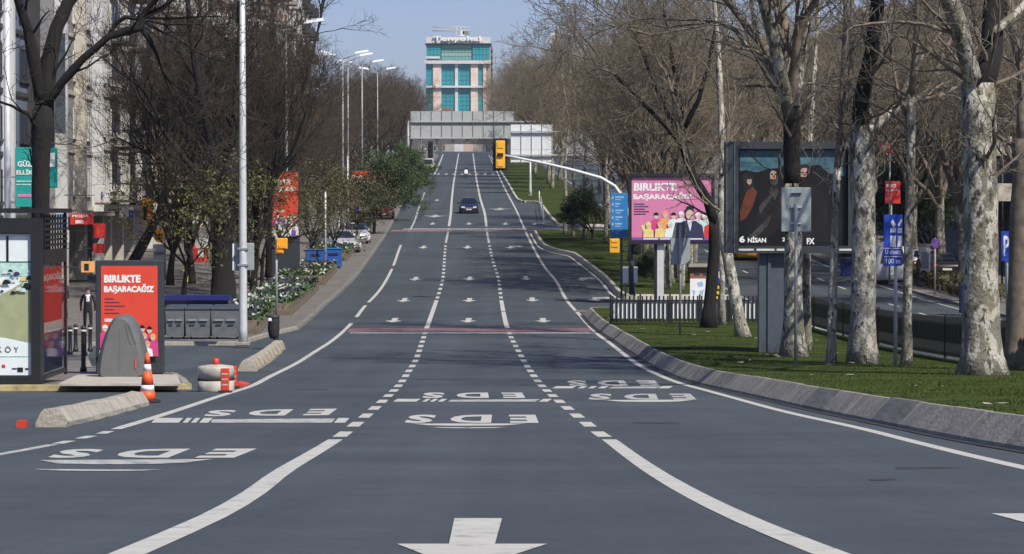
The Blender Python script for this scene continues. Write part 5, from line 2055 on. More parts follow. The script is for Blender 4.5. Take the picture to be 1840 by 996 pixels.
for k in range(6):
    y = 353 + k * 12
    rect(mb, L, 1100, y, 1103, y + 5, -.012, -.002)
    rect(mb, L, 1106, y, 1106 + R_.uniform(8, 16), y + 3, -.012, -.002)
    rect(mb, L, 1106, y + 5, 1106 + R_.uniform(5, 12), y + 7, -.012, -.002)
mb.build('print', 'sky_blue_panel', pn)
MB().tube([(L(1118, 0)[0], .06, 0), (L(1118, 0)[0], .06, L(0, 348)[1])], .05, 8).build('post', 'slate_metal', bs)
for i, (px, w_) in enumerate(((1125, 6), (1141, 6))):
    b, L = frame_at(px, 533, H2)
    t = thing('control_cabinet', ('left' if i == 0 else 'right') + ' slim white control cabinet at the foot of the signal mast', 'cabinet', (b.x, b.y + .7, b.z))
    z0 = L(0, 511)[1]
    z1 = L(0, 480)[1]
    mb = MB()
    mb.box(-.16, .16, -.1, .15, z0, z1, ch=.02)
    mb.build('housing', 'sign_back', t)
    MB().box(-.14, .14, -.112, -.101, z0 + .05, z1 - .05).build('door', 'sign_back_white', t)
    MB().tube([(0, 0.03, 0), (0, 0.03, z0)], .05, 8).build('post', 'grey_metal', t)

# left signal on its thin post
b, L = frame_at(497, 580, HP)
sg = thing('traffic_signal', 'small orange-yellow signal on a thin grey post by the flower planter', 'traffic light', b)
zt = L(0, 425)[1]
MB().tube([(0, 0, 0), (0, 0, zt)], .05, 8).build('pole', 'grey_metal', sg)
for px, w_, y0, y1, nm in ((506, 20, 428, 448, 'signal_head'), (502, 14, 449, 456, 'signal_head')):
    x = L(px, 0)[0]
    o = MB().box(x - mpx(w_ / 2, b.y), x + mpx(w_ / 2, b.y), -.2, .06, L(0, y1)[1], L(0, y0)[1], ch=.03).build(nm, 'signal_orange', sg)
    MB().box(x - mpx(w_ / 2, b.y) * .5, x + mpx(w_ / 2, b.y) * .7, -.25, -.201, L(0, y1)[1] + .05, L(0, y1)[1] + .16).build('lamp_cover', 'amber_light', o)
# far left signal beside the green tree
b, L = frame_at(772, 318, HP)
sg = thing('traffic_signal', 'dark signal on a mast arm beside the green tree far up the road', 'traffic light', b)
MB().tube([(L(735, 0)[0], 0, 0), (L(735, 0)[0], 0, L(0, 282)[1]), (L(766, 0)[0], 0, L(0, 267)[1])], [.12, .10, .07], 8).build('mast', 'pale_metal', sg)
mb = MB()
rect(mb, L, 769, 254, 778, 284, -.1, .2, ch=.03)
o = mb.build('signal_head', 'black_metal', sg)
for k in range(3):
    x, z_ = L(773.5, 259 + 10 * k)
    MB().tube([(x, -.1, z_), (x, -.3, z_ - .02)], .22, 10).build('visor', 'black_metal', o)

# --- litter bin on the left kerb
b, L = frame_at(492, 621, HP)
lb_ = thing('litter_bin', 'black litter bin with a bag, on a flared foot at the left kerb', 'litter bin', b)
s = mpx(1, b.y)
MB().lathe([(8 * s, 0), (6 * s, .05), (4.5 * s, .25), (4.5 * s, .45)], 12, c=(4 * s, 0, 0)).build('foot', 'black_metal', lb_)
mb = MB()
mb.lathe([(6 * s, .22), (9.5 * s, .34), (10.5 * s, .55), (10 * s, .78), (9 * s, .92), (7 * s, .95)], 14)
for i in range(len(mb.v)):
    x, y, zz = mb.v[i]
    k = 1 + .08 * math.sin(7 * math.atan2(y, x) + zz * 9)
    mb.v[i] = (x * k, y * k, zz)
mb.build('bag', 'rubber', lb_)
MB().lathe([(9.2 * s, .88), (10.4 * s, .90), (10.4 * s, .97), (9.2 * s, .99)], 14).build('rim', 'dark_grey_metal', lb_)
MB().box(-9 * s, -3 * s, -11.5 * s, -9 * s, .80, .90, ch=.01).build('sticker', 'white', lb_)
MB().tube([(0, .25, 0), (0, .25, 1.15)], .03, 6).build('post', 'black_metal', lb_)
# bollards by the shelter
for i, (px, py) in enumerate(((109, 640), (117, 638), (126, 637), (136, 632), (150, 668), (152, 640), (162, 632))):
    b = G(px, py, HP)
    t = thing('bollard', ORD[i] + ' black bollard from the left between bus shelter and red poster', 'bollard', b, 0, 'bollards by the bus stop')
    hh = .85 if py < 660 else 1.15
    MB().lathe([(.085, 0), (.085, .08), (.06, .12), (.055, hh - .12), (.07, hh - .1), (.07, hh - .05), (.03, hh)], 10).build('shaft', 'black_metal', t)
    MB().lathe([(.073, hh - .16), (.073, hh - .11)], 10).build('cap_ring', 'off_white', t)

# --- flower planters along the left kerb
def planter(label, p0, p1, w, seed):
    a, c = G(*p0, HP), G(*p1, HP)
    t = thing('planter', label, 'planter', a, 0, 'flower planters along the left kerb')
    d = c - a
    n = max(4, int(math.hypot(d.x, d.y) / .7))
    R = random.Random(seed)
    L_ = math.hypot(d.x, d.y)
    ux, uy = d.x / L_, d.y / L_
    for i in range(n):
        f = (i + .5) / n
        x, y = d.x * f, d.y * f
        zz = zr(a.y + y) + HP - a.z
        inst('picket', PICK, t, (x, y, zz), (0, 0, math.atan2(uy, ux) + math.pi / 2), (1, L_ / n / .7 * .97, R.uniform(.9, 1.1)))
    for f, sgn in ((0.0, 1), (1.0, -1)):
        m_ = MB().box(-w, 0, -.05, .05, 0, .5).build('end_board', 'limb_bark', t, (d.x * f, d.y * f + sgn * .01, zr(a.y + d.y * f) + HP - a.z))
    so = MB()
    V = []
    for i in range(9):
        f = i / 8
        yy = d.y * f
        zz = zr(a.y + yy) + HP - a.z + .38
        V += [(d.x * f - w, yy, zz), (d.x * f - .04, yy, zz)]
    so.add(V, [(2 * i, 2 * i + 1, 2 * i + 3, 2 * i + 2) for i in range(8)])
    so.build('soil', 'ground', t)
    for nm, m, cnt, zz0, zz1, sz in (('leaves', 'leaf_green', int(L_ * 240), .38, .62, .07), ('blooms', 'petal_white', int(L_ * 17), .58, .74, .055), ('blooms', 'petal_purple', int(L_ * 24), .55, .72, .055)):
        rg = np.random.default_rng(seed + cnt)
        f = rg.random(cnt)
        if nm == 'blooms':
            band = np.sin(f * 14 + (0 if 'white' in m else 3.1)) > -.2
            f = f[band]
        k = len(f)
        cc = np.stack([d.x * f - rg.random(k) * w, d.y * f, np.interp(d.y * f, np.linspace(0, d.y, 30), [zr(a.y + d.y * q / 29) + HP - a.z for q in range(30)]) + zz0 + (zz1 - zz0) * rg.random(k)], 1)
        aa = rg.normal(0, 1, (k, 3)) * sz
        bb_ = rg.normal(0, 1, (k, 3)) * sz
        Vv = np.stack([cc - aa, cc - bb_, cc + aa, cc + bb_], 1).reshape(-1, 3)
        o = inst(nm, np_mesh(nm, Vv, np.arange(k * 4).reshape(-1, 4), [m], smooth=False), t)
        o['kind'] = 'stuff'
    return t


PICK = MB().box(-.03, .03, -.33, .33, 0, .48).mesh('picket', 'limb_bark')
planter('wooden flower planter nearest the litter bin with white blooms', (523, 566), (572, 520), 2.4, 1)
planter('wooden flower planter in front of the blue panels', (582, 512), (605, 488), 2.6, 2)
planter('wooden flower planter beside the parked cars', (622, 468), (648, 440), 2.4, 3)
planter('wooden flower planter by the square blue box', (655, 430), (672, 408), 2.0, 4)
planter('low flower bed beside the foot of the white lamp post', (466, 600), (492, 566), 2.6, 5)

# --- blue boxes on the left pavement
for x0, x1, y0, y1, lb in ((548, 582, 448, 483, 'left blue panel of the pair behind the flower planter'), (584, 612, 446, 482, 'right blue panel of the pair behind the flower planter'), (635, 657, 402, 426, 'square blue recycling box farther up the left pavement'), (672, 702, 350, 386, 'blue box body of a kiosk beside the red car')):
    b, L = frame_at((x0 + x1) / 2, y1, HP)
    t = thing('recycling_box', lb, 'recycling box', (b.x, b.y, b.z))
    xa, xb, zt = L(x0, 0)[0], L(x1, 0)[0], L(0, y0)[1]
    MB().box(xa, xb, 0, .9, .06, zt - .06, ch=.03).build('body', 'blue_panel', t)
    MB().box(xa - .04, xb + .04, -.05, .95, zt - .06, zt, ch=.02).build('lid', 'light_blue_sign', t)
    MB().box(xa + .1, xb - .1, .05, .85, 0, .06).build('base', 'black_metal', t)
    MB().box((xa + xb) / 2 - .3, (xa + xb) / 2 + .3, -.02, -.001, zt * .62, zt * .74).build('slot', 'ink_black', t)


# ------------------------------------------------------------------ billboards on the median
b, L = frame_at(1395, 632, H1)
bb = thing('billboard', 'large dark-framed film poster billboard on a slate post on the near lawn', 'billboard', b)
mb = MB()
rect(mb, L, 1364, 455, 1379, 634, .0, .55)
rect(mb, L, 1385, 455, 1425, 634, .05, .50)
rect(mb, L, 1379, 455, 1385, 634, -.05, .6)
mb.build('post', 'slate_metal', bb)
mb = MB()
rect(mb, L, 1303, 255, 1538, 268, -.25, .55)
rect(mb, L, 1303, 442, 1538, 455, -.25, .55)
rect(mb, L, 1303, 268, 1326, 442, -.25, .55)
rect(mb, L, 1522, 268, 1538, 442, -.25, .55)
rect(mb, L, 1326, 268, 1522, 442, -.05, .55)
mb.build('case', 'dark_grey_metal', bb)
for xa, xb in ((1303, 1306), (1317, 1320)):
    mb = MB()
    rect(mb, L, xa, 256, xb, 454, -.275, -.251)
    mb.build('edge_trim', 'slate_metal', bb)
mb = MB()
rect(mb, L, 1328, 270, 1520, 441, -.075, -.052)
ps = mb.build('poster', 'poster_dark', bb)
mb = MB()


def flat(mb, L, pts, d, mi):
    mb.add([(L(*p)[0], d, L(*p)[1]) for p in pts], [tuple(range(len(pts)))], mi)


flat(mb, L, [(1329, 308), (1340, 306), (1360, 310), (1380, 304), (1400, 302), (1420, 290), (1445, 300), (1470, 296), (1490, 312), (1519, 318), (1519, 271), (1329, 271)], -.080, 0)
# three figures: a woman in rust, an older man in a coat, a man on the right
flat(mb, L, [(1335, 312), (1345, 306), (1352, 312), (1354, 336), (1348, 345), (1336, 345)], -.084, 2)
flat(mb, L, [(1340, 345), (1352, 336), (1360, 345), (1352, 372), (1340, 392), (1330, 398), (1329, 380)], -.087, 4)
flat(mb, L, [(1370, 345), (1382, 334), (1400, 332), (1412, 345), (1410, 400), (1380, 428), (1352, 428), (1362, 380)], -.085, 5)
flat(mb, L, [(1432, 340), (1446, 328), (1464, 334), (1482, 356), (1490, 400), (1486, 436), (1424, 436), (1424, 370)], -.085, 5)
flat(mb, L, [(1420, 372), (1428, 345), (1440, 340), (1452, 372), (1440, 420), (1424, 428)], -.088, 2)
flat(mb, L, [(1340, 428), (1372, 400), (1386, 384), (1380, 404), (1356, 430)], -.089, 6)
for hx, hy, r in ((1346, 325, 6.5), (1390, 316, 10), (1445, 312, 11)):
    x, z_ = L(hx, hy)
    mb.disc(x, z_, mpx(r, b.y), -.091, 16, 3, .72, 1.1)
flat(mb, L, [(1382, 322), (1398, 322), (1396, 331), (1390, 335), (1384, 331)], -.094, 6)
flat(mb, L, [(1435, 306), (1440, 296), (1450, 295), (1456, 306), (1452, 302), (1440, 302)], -.094, 2)
flat(mb, L, [(1438, 318), (1452, 318), (1450, 326), (1445, 328), (1440, 325)], -.094, 2)
for hx, hy, k_ in ((1390, 313, 1.0), (1445, 310, 1.1)):
    for sx in (-3.4, 3.4):
        flat(mb, L, [(hx + (sx - 2.2) * k_, hy - 1), (hx + (sx + 2.2) * k_, hy - 1), (hx + (sx + 1.8) * k_, hy + 1.6), (hx + (sx - 1.8) * k_, hy + 1.6)], -.0945, 2)
    flat(mb, L, [(hx - 1, hy + 2), (hx + 1.4, hy + 2), (hx + 2, hy + 6), (hx - 1.6, hy + 6)], -.0945, 4)
    flat(mb, L, [(hx + 4.5, hy - 8), (hx + 7.5, hy - 2), (hx + 6.5, hy + 7), (hx + 3.5, hy + 10), (hx + 4.5, hy)], -.0945, 5)
flat(mb, L, [(1381, 345), (1386, 336), (1390, 345), (1394, 336), (1399, 345), (1392, 360)], -.0895, 6)
flat(mb, L, [(1362, 372), (1384, 350), (1386, 356), (1366, 384)], -.0895, 6)
flat(mb, L, [(1400, 350), (1410, 372), (1408, 390), (1402, 366)], -.0895, 4)
flat(mb, L, [(1341, 320), (1346, 317), (1351, 320), (1352, 334), (1350, 322), (1342, 322), (1340, 334)], -.094, 2)
mb.build('picture', ['storm_ink', 'mint_ink', 'ink_black', 'face_ink', 'rust_ink', 'coat_ink', 'grey_ink'], ps)
mb = MB()
for s_, x0, x1, y0, y1 in (('6', 1328, 1338, 424, 436), ('NİSAN', 1343, 1376, 425, 436), ('20.00', 1405, 1430, 427, 434), ('FX', 1449, 1463, 428, 439)):
    a, c = L(x0, y1), L(x1, y0)
    add_text(mb, s_, a[0], c[0], a[1], c[1], -.096, 0, .04)
mb.build('lettering', 'white', ps)
mb = MB()
for x0, x1 in ((1326, 1353), (1358, 1390), (1394, 1412), (1506, 1530)):
    rect(mb, L, x0, 447, x1, 450.5, -.262, -.252)
mb.build('name_strip', 'off_white', bb)

b, L = frame_at(1187, 538, H2)
pb = thing('billboard', 'pink billboard with a cartoon crowd on a pale post', 'billboard', b)
mb = MB()
rect(mb, L, 1181, 437, 1193, 540, .1, .5)
mb.build('post', 'pale_metal', pb)
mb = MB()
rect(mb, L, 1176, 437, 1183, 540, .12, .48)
mb.build('post_shadow_gap', 'black_metal', pb)  # shadow gap drawn as a solid black bar
mb = MB()
rect(mb, L, 1130, 312, 1284, 318, -.1, .4)
rect(mb, L, 1130, 433, 1284, 439, -.1, .4)
rect(mb, L, 1130, 318, 1134, 433, -.1, .4)
rect(mb, L, 1281, 318, 1284, 433, -.1, .4)
rect(mb, L, 1134, 318, 1281, 433, .05, .4)
mb.build('case', 'black_metal', pb)
mb = MB()
rect(mb, L, 1135, 319, 1280, 432, .02, .048)
ps = mb.build('poster', 'pink', pb)
mb = MB()
for s_, x0, x1, y0, y1 in (('BIRLIKTE', 1139, 1216, 329, 343), ('BAŞARACAĞIZ', 1138, 1244, 346, 361)):
    a, c = L(x0, y1), L(x1, y0)
    add_text(mb, s_, a[0], c[0], a[1], c[1], .012, 0, .04)
for k in range(5):
    rect(mb, L, 1139, 366 + 4.5 * k, 1158 + (k * 7) % 13, 368 + 4.5 * k, .012, .018, 5)
flat(mb, L, [(1160, 430), (1152, 405), (1172, 402), (1200, 412), (1212, 424), (1205, 431), (1160, 431)], .011, 6)
heads = [(1179, 388, 2, 4), (1195, 386, 7, 7), (1210, 388, 1, 4), (1224, 386, 1, 1), (1254, 388, 1, 1), (1266, 390, 8, 1), (1274, 398, 9, 8), (1165, 405, 6, 6), (1186, 404, 6, 7), (1204, 404, 1, 8)]
for i, hd in enumerate(heads):
    crowd_print(mb, L, [hd], 428, .008 - .007 * i, 10, {k: k for k in range(11)}, mpx(5.6, b.y))
x, z_ = L(1239, 384)
flat(mb, L, [(1206, 430), (1216, 405), (1228, 397), (1250, 397), (1262, 406), (1266, 430)], -.066, 5)
flat(mb, L, [(1234, 396), (1244, 396), (1240, 416)], -.068, 1)
mb.disc(x, z_ - .05, mpx(8, b.y), -.070, 14, 10, .8, 1.1)
flat(mb, L, [(1231, 381), (1233, 372), (1240, 369), (1246, 373), (1247, 382), (1242, 377), (1236, 377)], -.073, 4)
rect(mb, L, 1135, 427, 1280, 432, -.064, -.06, 3)
for x0, x1 in ((1156, 1182), (1186, 1204), (1238, 1262)):
    rect(mb, L, x0, 428.5, x1, 430.5, -.07, -.066, 0)
tag(mb.build('print', ['white', 'pale_ink', 'magenta', 'purple', 'ink_black', 'ink_navy', 'yellow_ink', 'orange_ink', 'mint_ink', 'banner_red', 'skin_ink'], ps), kind='stuff')

# --- back of a grey sign on a slim post, near lawn
b, L = frame_at(1427, 656, H1)
gs = thing('road_sign', 'back of a tall grey sign on a slim post before the dark billboard', 'sign', b)
mb = MB()
rect(mb, L, 1404, 337, 1458, 417, .05, .09, ch=.015)
pn = mb.build('panel', 'cabinet_grey', gs)
for x0, y0, x1, y1, m in ((1422, 347, 1440, 349, 'black_metal'), (1421, 370, 1441, 374, 'pale_metal'), (1422, 400, 1440, 403, 'pale_metal')):
    mb = MB()
    rect(mb, L, x0, y0, x1, y1, .0, .048)
    mb.build('bracket', m, pn)
MB().tube([(L(1431, 0)[0], -.04, L(0, 656)[1]), (L(1431, 0)[0], -.04, L(0, 366)[1])], .042, 8).build('post', 'grey_metal', gs)
# a second, smaller grey-green sign back by the fence
b, L = frame_at(1223, 600, H1)
gs = thing('road_sign', 'back of a greenish sign on a thin post in front of the white-bannered fence', 'sign', b)
mb = MB()
rect(mb, L, 1205, 428, 1240, 476, .03, .07, ch=.012)
mb.build('panel', 'cabinet_grey', gs)
flatp = MB()
flatp.prism([(L(1208, 0)[0], L(0, 428)[1] + .004), (L(1238, 0)[0], L(0, 428)[1] + .004), (L(1231, 0)[0], L(0, 400)[1]), (L(1214, 0)[0], L(0, 400)[1])], .03, .07)
flatp.build('top_panel', 'bin_plastic', gs)
MB().tube([(L(1223, 0)[0], -.02, L(0, 600)[1]), (L(1223, 0)[0], -.02, L(0, 404)[1])], .04, 8).build('post', 'grey_metal', gs)


# --- fences
def fence(name, label, pts, h, gap, m_rail, h0=0.0, banner=None, pw=.014, panel=False):
    """Iron picket fence along ground points; each picket and panel is its own part."""
    a = pts[0]
    t = thing(name, label, 'fence', (a.x, a.y, zr(a.y) + h0))
    pk = MB().box(-pw, pw, -.014, .014, .06, h).mesh('picket', m_rail)
    po = MB().box(-.035, .035, -.035, .035, -.05, h + .06).mesh('post', m_rail)
    acc = 0
    for p, q in zip(pts, pts[1:]):
        d = q - p
        L_ = d.length
        n = max(1, int(L_ / gap))
        rz = math.atan2(d.y, d.x)
        for i in range(n):
            c = p + d * ((i + .5) / n)
            inst('picket', pk, t, (c.x - a.x, c.y - a.y, zr(c.y) - zr(a.y)), (0, 0, rz))
        inst('post', po, t, (p.x - a.x, p.y - a.y, zr(p.y) - zr(a.y)), (0, 0, rz))
        for z0, z1 in ((.12, .17), (h - .2, h - .15)):
            mb = MB()
            dz = zr(q.y) - zr(p.y)
            nrm = Vector((-d.y, d.x)).normalized() * .02
            V = []
            for s, w_ in ((p, zr(p.y)), (q, zr(q.y))):
                for o in (-1, 1):
                    for zz in (z0, z1):
                        V.append((s.x + nrm.x * o - a.x, s.y + nrm.y * o - a.y, w_ - zr(a.y) + zz))
            mb.add(V, [(0, 1, 3, 2), (4, 6, 7, 5), (0, 4, 5, 1), (2, 3, 7, 6), (0, 2, 6, 4), (1, 5, 7, 3)])
            mb.build('rail', m_rail, t)
        if panel:
            mb = MB()
            e = d * .01
            s, f = p + e, q - e
            mb.add([(s.x - a.x, s.y - a.y, zr(s.y) - zr(a.y) + .42), (f.x - a.x, f.y - a.y, zr(f.y) - zr(a.y) + .42), (f.x - a.x, f.y - a.y, zr(f.y) - zr(a.y) + h - .2), (s.x - a.x, s.y - a.y, zr(s.y) - zr(a.y) + h - .2)], [(0, 1, 2, 3)])
            mb.build('mesh_panel', m_rail, t)
        if banner:
            mb = MB()
            nrm = Vector((-d.y, d.x)).normalized() * .05
            if nrm.y < 0:
                nrm = -nrm
            e = d * .01
            s, f = p + nrm + e, q + nrm - e
            for k in range(8):
                g0, g1 = s + (f - s) * (k / 8), s + (f - s) * ((k + 1) / 8)
                mb.add([(g0.x - a.x, g0.y - a.y, .2), (g1.x - a.x, g1.y - a.y, .2), (g1.x - a.x, g1.y - a.y, h - .22), (g0.x - a.x, g0.y - a.y, h - .22)], [(0, 1, 2, 3)], banner[(k * 7 + int(acc * 3)) % len(banner)])
            mb.build('banner', ['white', 'sky_blue_panel', 'pale_ink'], t)
        acc += 1
    t.location.z = zr(a.y) + h0
    return t


f0, f1 = G(1097, 582, H1), G(1364, 582, H1)
n = 5
fence('railing_fence', 'black picket fence with a white banner across the median', [f0.xy + (f1.xy - f0.xy) * (i / n) for i in range(n + 1)], 1.06, .158, 'black_metal', H1, [0, 0, 2, 0, 1, 0, 0], .03)
ys = [118, 110, 102, 94, 86, 80, 74, 68, 62]
fence('railing_fence', 'long black picket fence between the near lawn and the opposite carriageway', [Vector((road_x(12.75, y), y)) for y in ys], 1.1, .2, 'black_metal', H1, None, .045, True)
pk_ = [G(972, 372, .2).xy, G(975, 386, .2).xy, G(978, 402, .2).xy]
fence('railing_fence', 'short pale guard railing at the second turning pocket', pk_, 1.0, .5, 'sign_back', .2)


# ------------------------------------------------------------------ overhead signs seen from behind
def gantry(label, px_post, py_post, x0, x1, y0, y1, Y, m, posts, beams, nx, rows, beam_x1, h0=.2):
    b = Vector((at(px_post, 0, Y).x, Y, zr(Y) + h0))
    L = lambda x, y: ((at(x, y, Y) - b).x, (at(x, y, Y) - b).z)
    t = thing('gantry_sign', label, 'road sign', b)
    for r in range(rows):
        ya, yb = y0 + (y1 - y0) * r / rows, y0 + (y1 - y0) * (r + 1) / rows - .4
        for k in range(nx):
            xa = x0 + (x1 - x0) * k / nx
            mb = MB()
            rect(mb, L, xa + .25, ya, xa + (x1 - x0) / nx - .25, yb, .2, .26)
            mb.build('panel', m, t)
    for k in range(nx + 1):
        xx = x0 + (x1 - x0) * k / nx
        mb = MB()
        rect(mb, L, xx - .45, y0 - 1, xx + .45, y1 + 1, .08, .19)
        mb.build('stiffener', 'grey_metal' if m != 'sign_back_white' else 'sign_back', t)
    for yy in beams:
        mb = MB()
        rect(mb, L, x0 - 1, yy - 1.3, beam_x1, yy + 1.3, -.14, .07, ch=.02)
        mb.build('beam', 'sign_back', t)
    for px in posts:
        x = L(px, 0)[0]
        MB().tube([(x, .1, -.1), (x, .1, L(0, beams[0] - 3)[1])], [.24, .18], 10).build('post', 'grey_metal', t)
    return t


gantry('wide grey back of the overhead gantry sign spanning the road', 733, 330, 738, 925, 200, 248, 405, 'sign_back', (733, 955), (219, 248.5), 10, 2, 962, .1)
for i in range(9):
    xx = 752 + i * 17
    p0, p1 = at(xx, 251, 405), at(xx + 11, 256.5, 405)
gantry('white back of the cantilever road sign right of the signal', 1078, 350, 918, 993, 224, 292, 325, 'sign_back_white', (1078,), (237, 279), 4, 3, 1082, .2)
lamp_post('grey short pole with a clamp under the white sign back', 953, 351, H3, 3.9, (), .16)
b, L = frame_at(969, 376, H3)
t = thing('pole', 'thin white pole at the tip of the far lawn', 'pole', b)
MB().tube([(0, 0, 0), (0, 0, L(0, 338)[1])], .06, 8).build('shaft', 'pale_metal', t)
MB().box(-.2, .2, -.1, .1, L(0, 342)[1], L(0, 334)[1]).build('lamp_box', 'dark_grey_metal', t)

# ------------------------------------------------------------------ far pavement: signs, kiosk, bins
b, L = frame_at(1612, 658, H1)
t = thing('road_sign', 'blue lane sign with white arrows and small print beside a slim trunk', 'sign', b)
mb = MB()
rect(mb, L, 1588, 386, 1622, 478, .03, .06, ch=.008)
pn = mb.build('panel', 'blue_sign', t)
mb = MB()
for x0, y0, x1, y1 in ((1600, 410, 1610, 418), (1600, 424, 1610, 444), (1613, 410, 1621, 419), (1613, 424, 1621, 444), (1589, 446, 1621, 447), (1589, 461, 1621, 462)):
    rect(mb, L, x0, y0, x1, y1, .015, .028)
flat(mb, L, [(1601, 400), (1604, 394), (1610, 404), (1606, 410)], .02, 0)
flat(mb, L, [(1613, 404), (1621, 392), (1621, 398), (1616, 408)], .02, 0)
for s_, x0, x1, y0, y1 in (('U dönüş', 1591, 1619, 449, 459), ('100 m', 1592, 1618, 465, 474)):
    a, c = L(x0, y1), L(x1, y0)
    add_text(mb, s_, a[0], c[0], a[1], c[1], .02, 0, .02)
mb.build('lettering', 'white', pn)
MB().tube([(L(1612, 0)[0], .1, L(0, 658)[1]), (L(1612, 0)[0], .1, L(0, 388)[1])], .045, 8).build('post', 'sign_back', t)


def simple_sign(name, label, px, py_base, py0, py1, x0, x1, Y, m, h0=.12, round_=False, post='grey_metal', text=None, thick=.05, tmat='white', cat='sign'):
    b = Vector((at(px, 0, Y).x, Y, zr(Y) + h0))
    L = lambda x, y: ((at(x, y, Y) - b).x, (at(x, y, Y) - b).z)
    t = thing(name, label, cat, b)
    mb = MB()
    if round_:
        x, z_ = L((x0 + x1) / 2, (py0 + py1) / 2)
        r = mpx((x1 - x0) / 2, Y)
        mb.tube([(x, -.03, z_), (x, .03, z_)], r, 20)
    else:
        rect(mb, L, x0, py0, x1, py1, -.03, .03, ch=.01)
    pn = mb.build('panel', m, t)
    if text:
        mb = MB()
        for s_, xa, xb, ya, yb in text:
            a, c = L(xa, yb), L(xb, ya)
            add_text(mb, s_, a[0], c[0], a[1], c[1], -.036, 0, .02)
        mb.build('lettering', tmat, pn)
    MB().tube([(L(px, 0)[0], .06, 0), (L(px, 0)[0], .06, L(0, py0)[1])], thick, 8).build('post', post, t)
    return t, L, pn


simple_sign('road_sign', 'small purple round sign on a pink post by the far kerb', 1682, 0, 428, 446, 1673, 1690, 140, 'purple', round_=True, post='wall_pink')
simple_sign('road_sign', 'blue parking sign at the right edge beside the thick trunk', 1812, 0, 416, 470, 1799, 1818, 118, 'blue_sign', text=[('P', 1803, 1813, 424, 460)])
simple_sign('advert_sign', 'teal and white advert panel at the right edge', 1815, 0, 470, 535, 1806, 1822, 120, 'teal', text=[('YENİ', 1808, 1820, 505, 515)])
simple_sign('banner', 'small red banner high between the trunks on the right', 1600, 0, 257, 275, 1580, 1601, 150, 'banner_red', text=[('BIRLIKTE', 1583, 1599, 262, 268)], cat='banner')
simple_sign('poster_stand', 'small red poster behind the blue lane sign on the right', 1603, 0, 326, 366, 1590, 1618, 155, 'banner_red', text=[('BIRLIKTE', 1593, 1610, 331, 337), ('BAŞARACAĞIZ', 1592, 1616, 339, 345)], cat='poster stand')
for i, (y0, y1) in enumerate(((245, 280), (330, 362))):
    simple_sign('shop_sign', ('upper' if i == 0 else 'lower') + ' tan shop sign panel right of the thickest plane trunk', 1803, 0, y0, y1, 1789, 1818, 150, 'wall_cream', post='dark_grey_metal')
# round blue arrow and chevron board on the fence island
t, L, pn = simple_sign('road_sign', 'round blue arrow sign above a yellow and black chevron board', 1293, 0, 482, 508, 1281, 1306, 124, 'blue_sign', .3, True)
mb = MB()
flat(mb, L, [(1288, 490), (1296, 486), (1300, 500), (1296, 498), (1298, 504), (1293, 505), (1292, 499), (1288, 501)], -.036, 0)
mb.build('arrow', 'white', pn)
mb = MB()
rect(mb, L, 1284, 510, 1302, 540, -.03, .03)
cb = mb.build('chevron_board', 'ink_black', t)
for k in range(3):
    mb = MB()
    flat(mb, L, [(1285, 511 + 10 * k), (1301, 520 + 10 * k - 2), (1301, min(539, 525 + 10 * k - 2)), (1285, min(539, 517 + 10 * k))], -.036, 0)
    mb.build('stripe', 'yellow', cb)
# brown kiosk and pale cabinet
b, L = frame_at(1255, 520, .05)
b, L = frame_at(1258, 508, H2)
ks = thing('kiosk', 'small brown kiosk with two windows behind the fence', 'kiosk', b)
mb = MB()
rect(mb, L, 1240, 480, 1282, 509, 0, 1.6)
mb.build('wall', 'wall_brick', ks)
mb = MB()
rect(mb, L, 1237, 475, 1285, 480, -.25, 1.8)
mb.build('roof', 'wall_stone', ks)
for x0, x1 in ((1248, 1257), (1264, 1271)):
    mb = MB()
    rect(mb, L, x0, 483, x1, 494, -.03, -.001)
    mb.build('window', 'window_glass', ks)
b, L = frame_at(1254, 542, H2)
wc = thing('map_board', 'white board with faint blue map print behind the fence', 'notice board', b)
mb = MB()
rect(mb, L, 1240, 501, 1268, 540, 0, .08)
pn = mb.build('panel', 'white', wc)
mb = MB()
for pp in ([(1252, 508), (1262, 506), (1264, 514), (1256, 516)], [(1244, 520), (1250, 524), (1246, 534)], [(1256, 524), (1265, 520), (1262, 532)]):
    flat(mb, L, pp, -.006, 0)
mb.build('print', 'sky_blue_panel', pn)
for x in (1243, 1265):
    xx = L(x, 0)[0]
    MB().box(xx - .04, xx + .04, .01, .07, -.1, L(0, 540)[1]).build('leg', 'grey_metal', wc)
# bins on the far side
for px, py, w_, h_, lb in ((1733, 563, 18, 56, 'navy blue bin at the far kerb beside the thick trunk'), (1521, 496, 22, 34, 'navy blue bin farther up the far kerb')):
    b = G(px, py, .1 if px > 1600 else 0)
    t = thing('wheeled_bin', lb, 'bin', b)
    w2, hh = mpx(w_ / 2, b.y), mpx(h_, b.y)
    mb = MB()
    mb.add([(-w2 * .85, -.25, .08), (w2 * .85, -.25, .08), (w2 * .85, .25, .08), (-w2 * .85, .25, .08), (-w2, -.32, hh * .88), (w2, -.32, hh * .88), (w2, .32, hh * .88), (-w2, .32, hh * .88)], [(0, 3, 2, 1), (0, 1, 5, 4), (1, 2, 6, 5), (2, 3, 7, 6), (3, 0, 4, 7), (4, 5, 6, 7)])
    mb.build('body', 'navy_plastic', t)
    MB().prism([(-w2 * 1.05, hh * .88), (w2 * 1.05, hh * .88), (w2 * .9, hh), (-w2 * .9, hh)], -.36, .36).build('lid', 'ink_navy', t)
    for sx in (-w2 * .7, w2 * .7):
        MB().tube([(sx - .04, .2, .1), (sx + .04, .2, .1)], .1, 10).build('wheel', 'rubber', t)
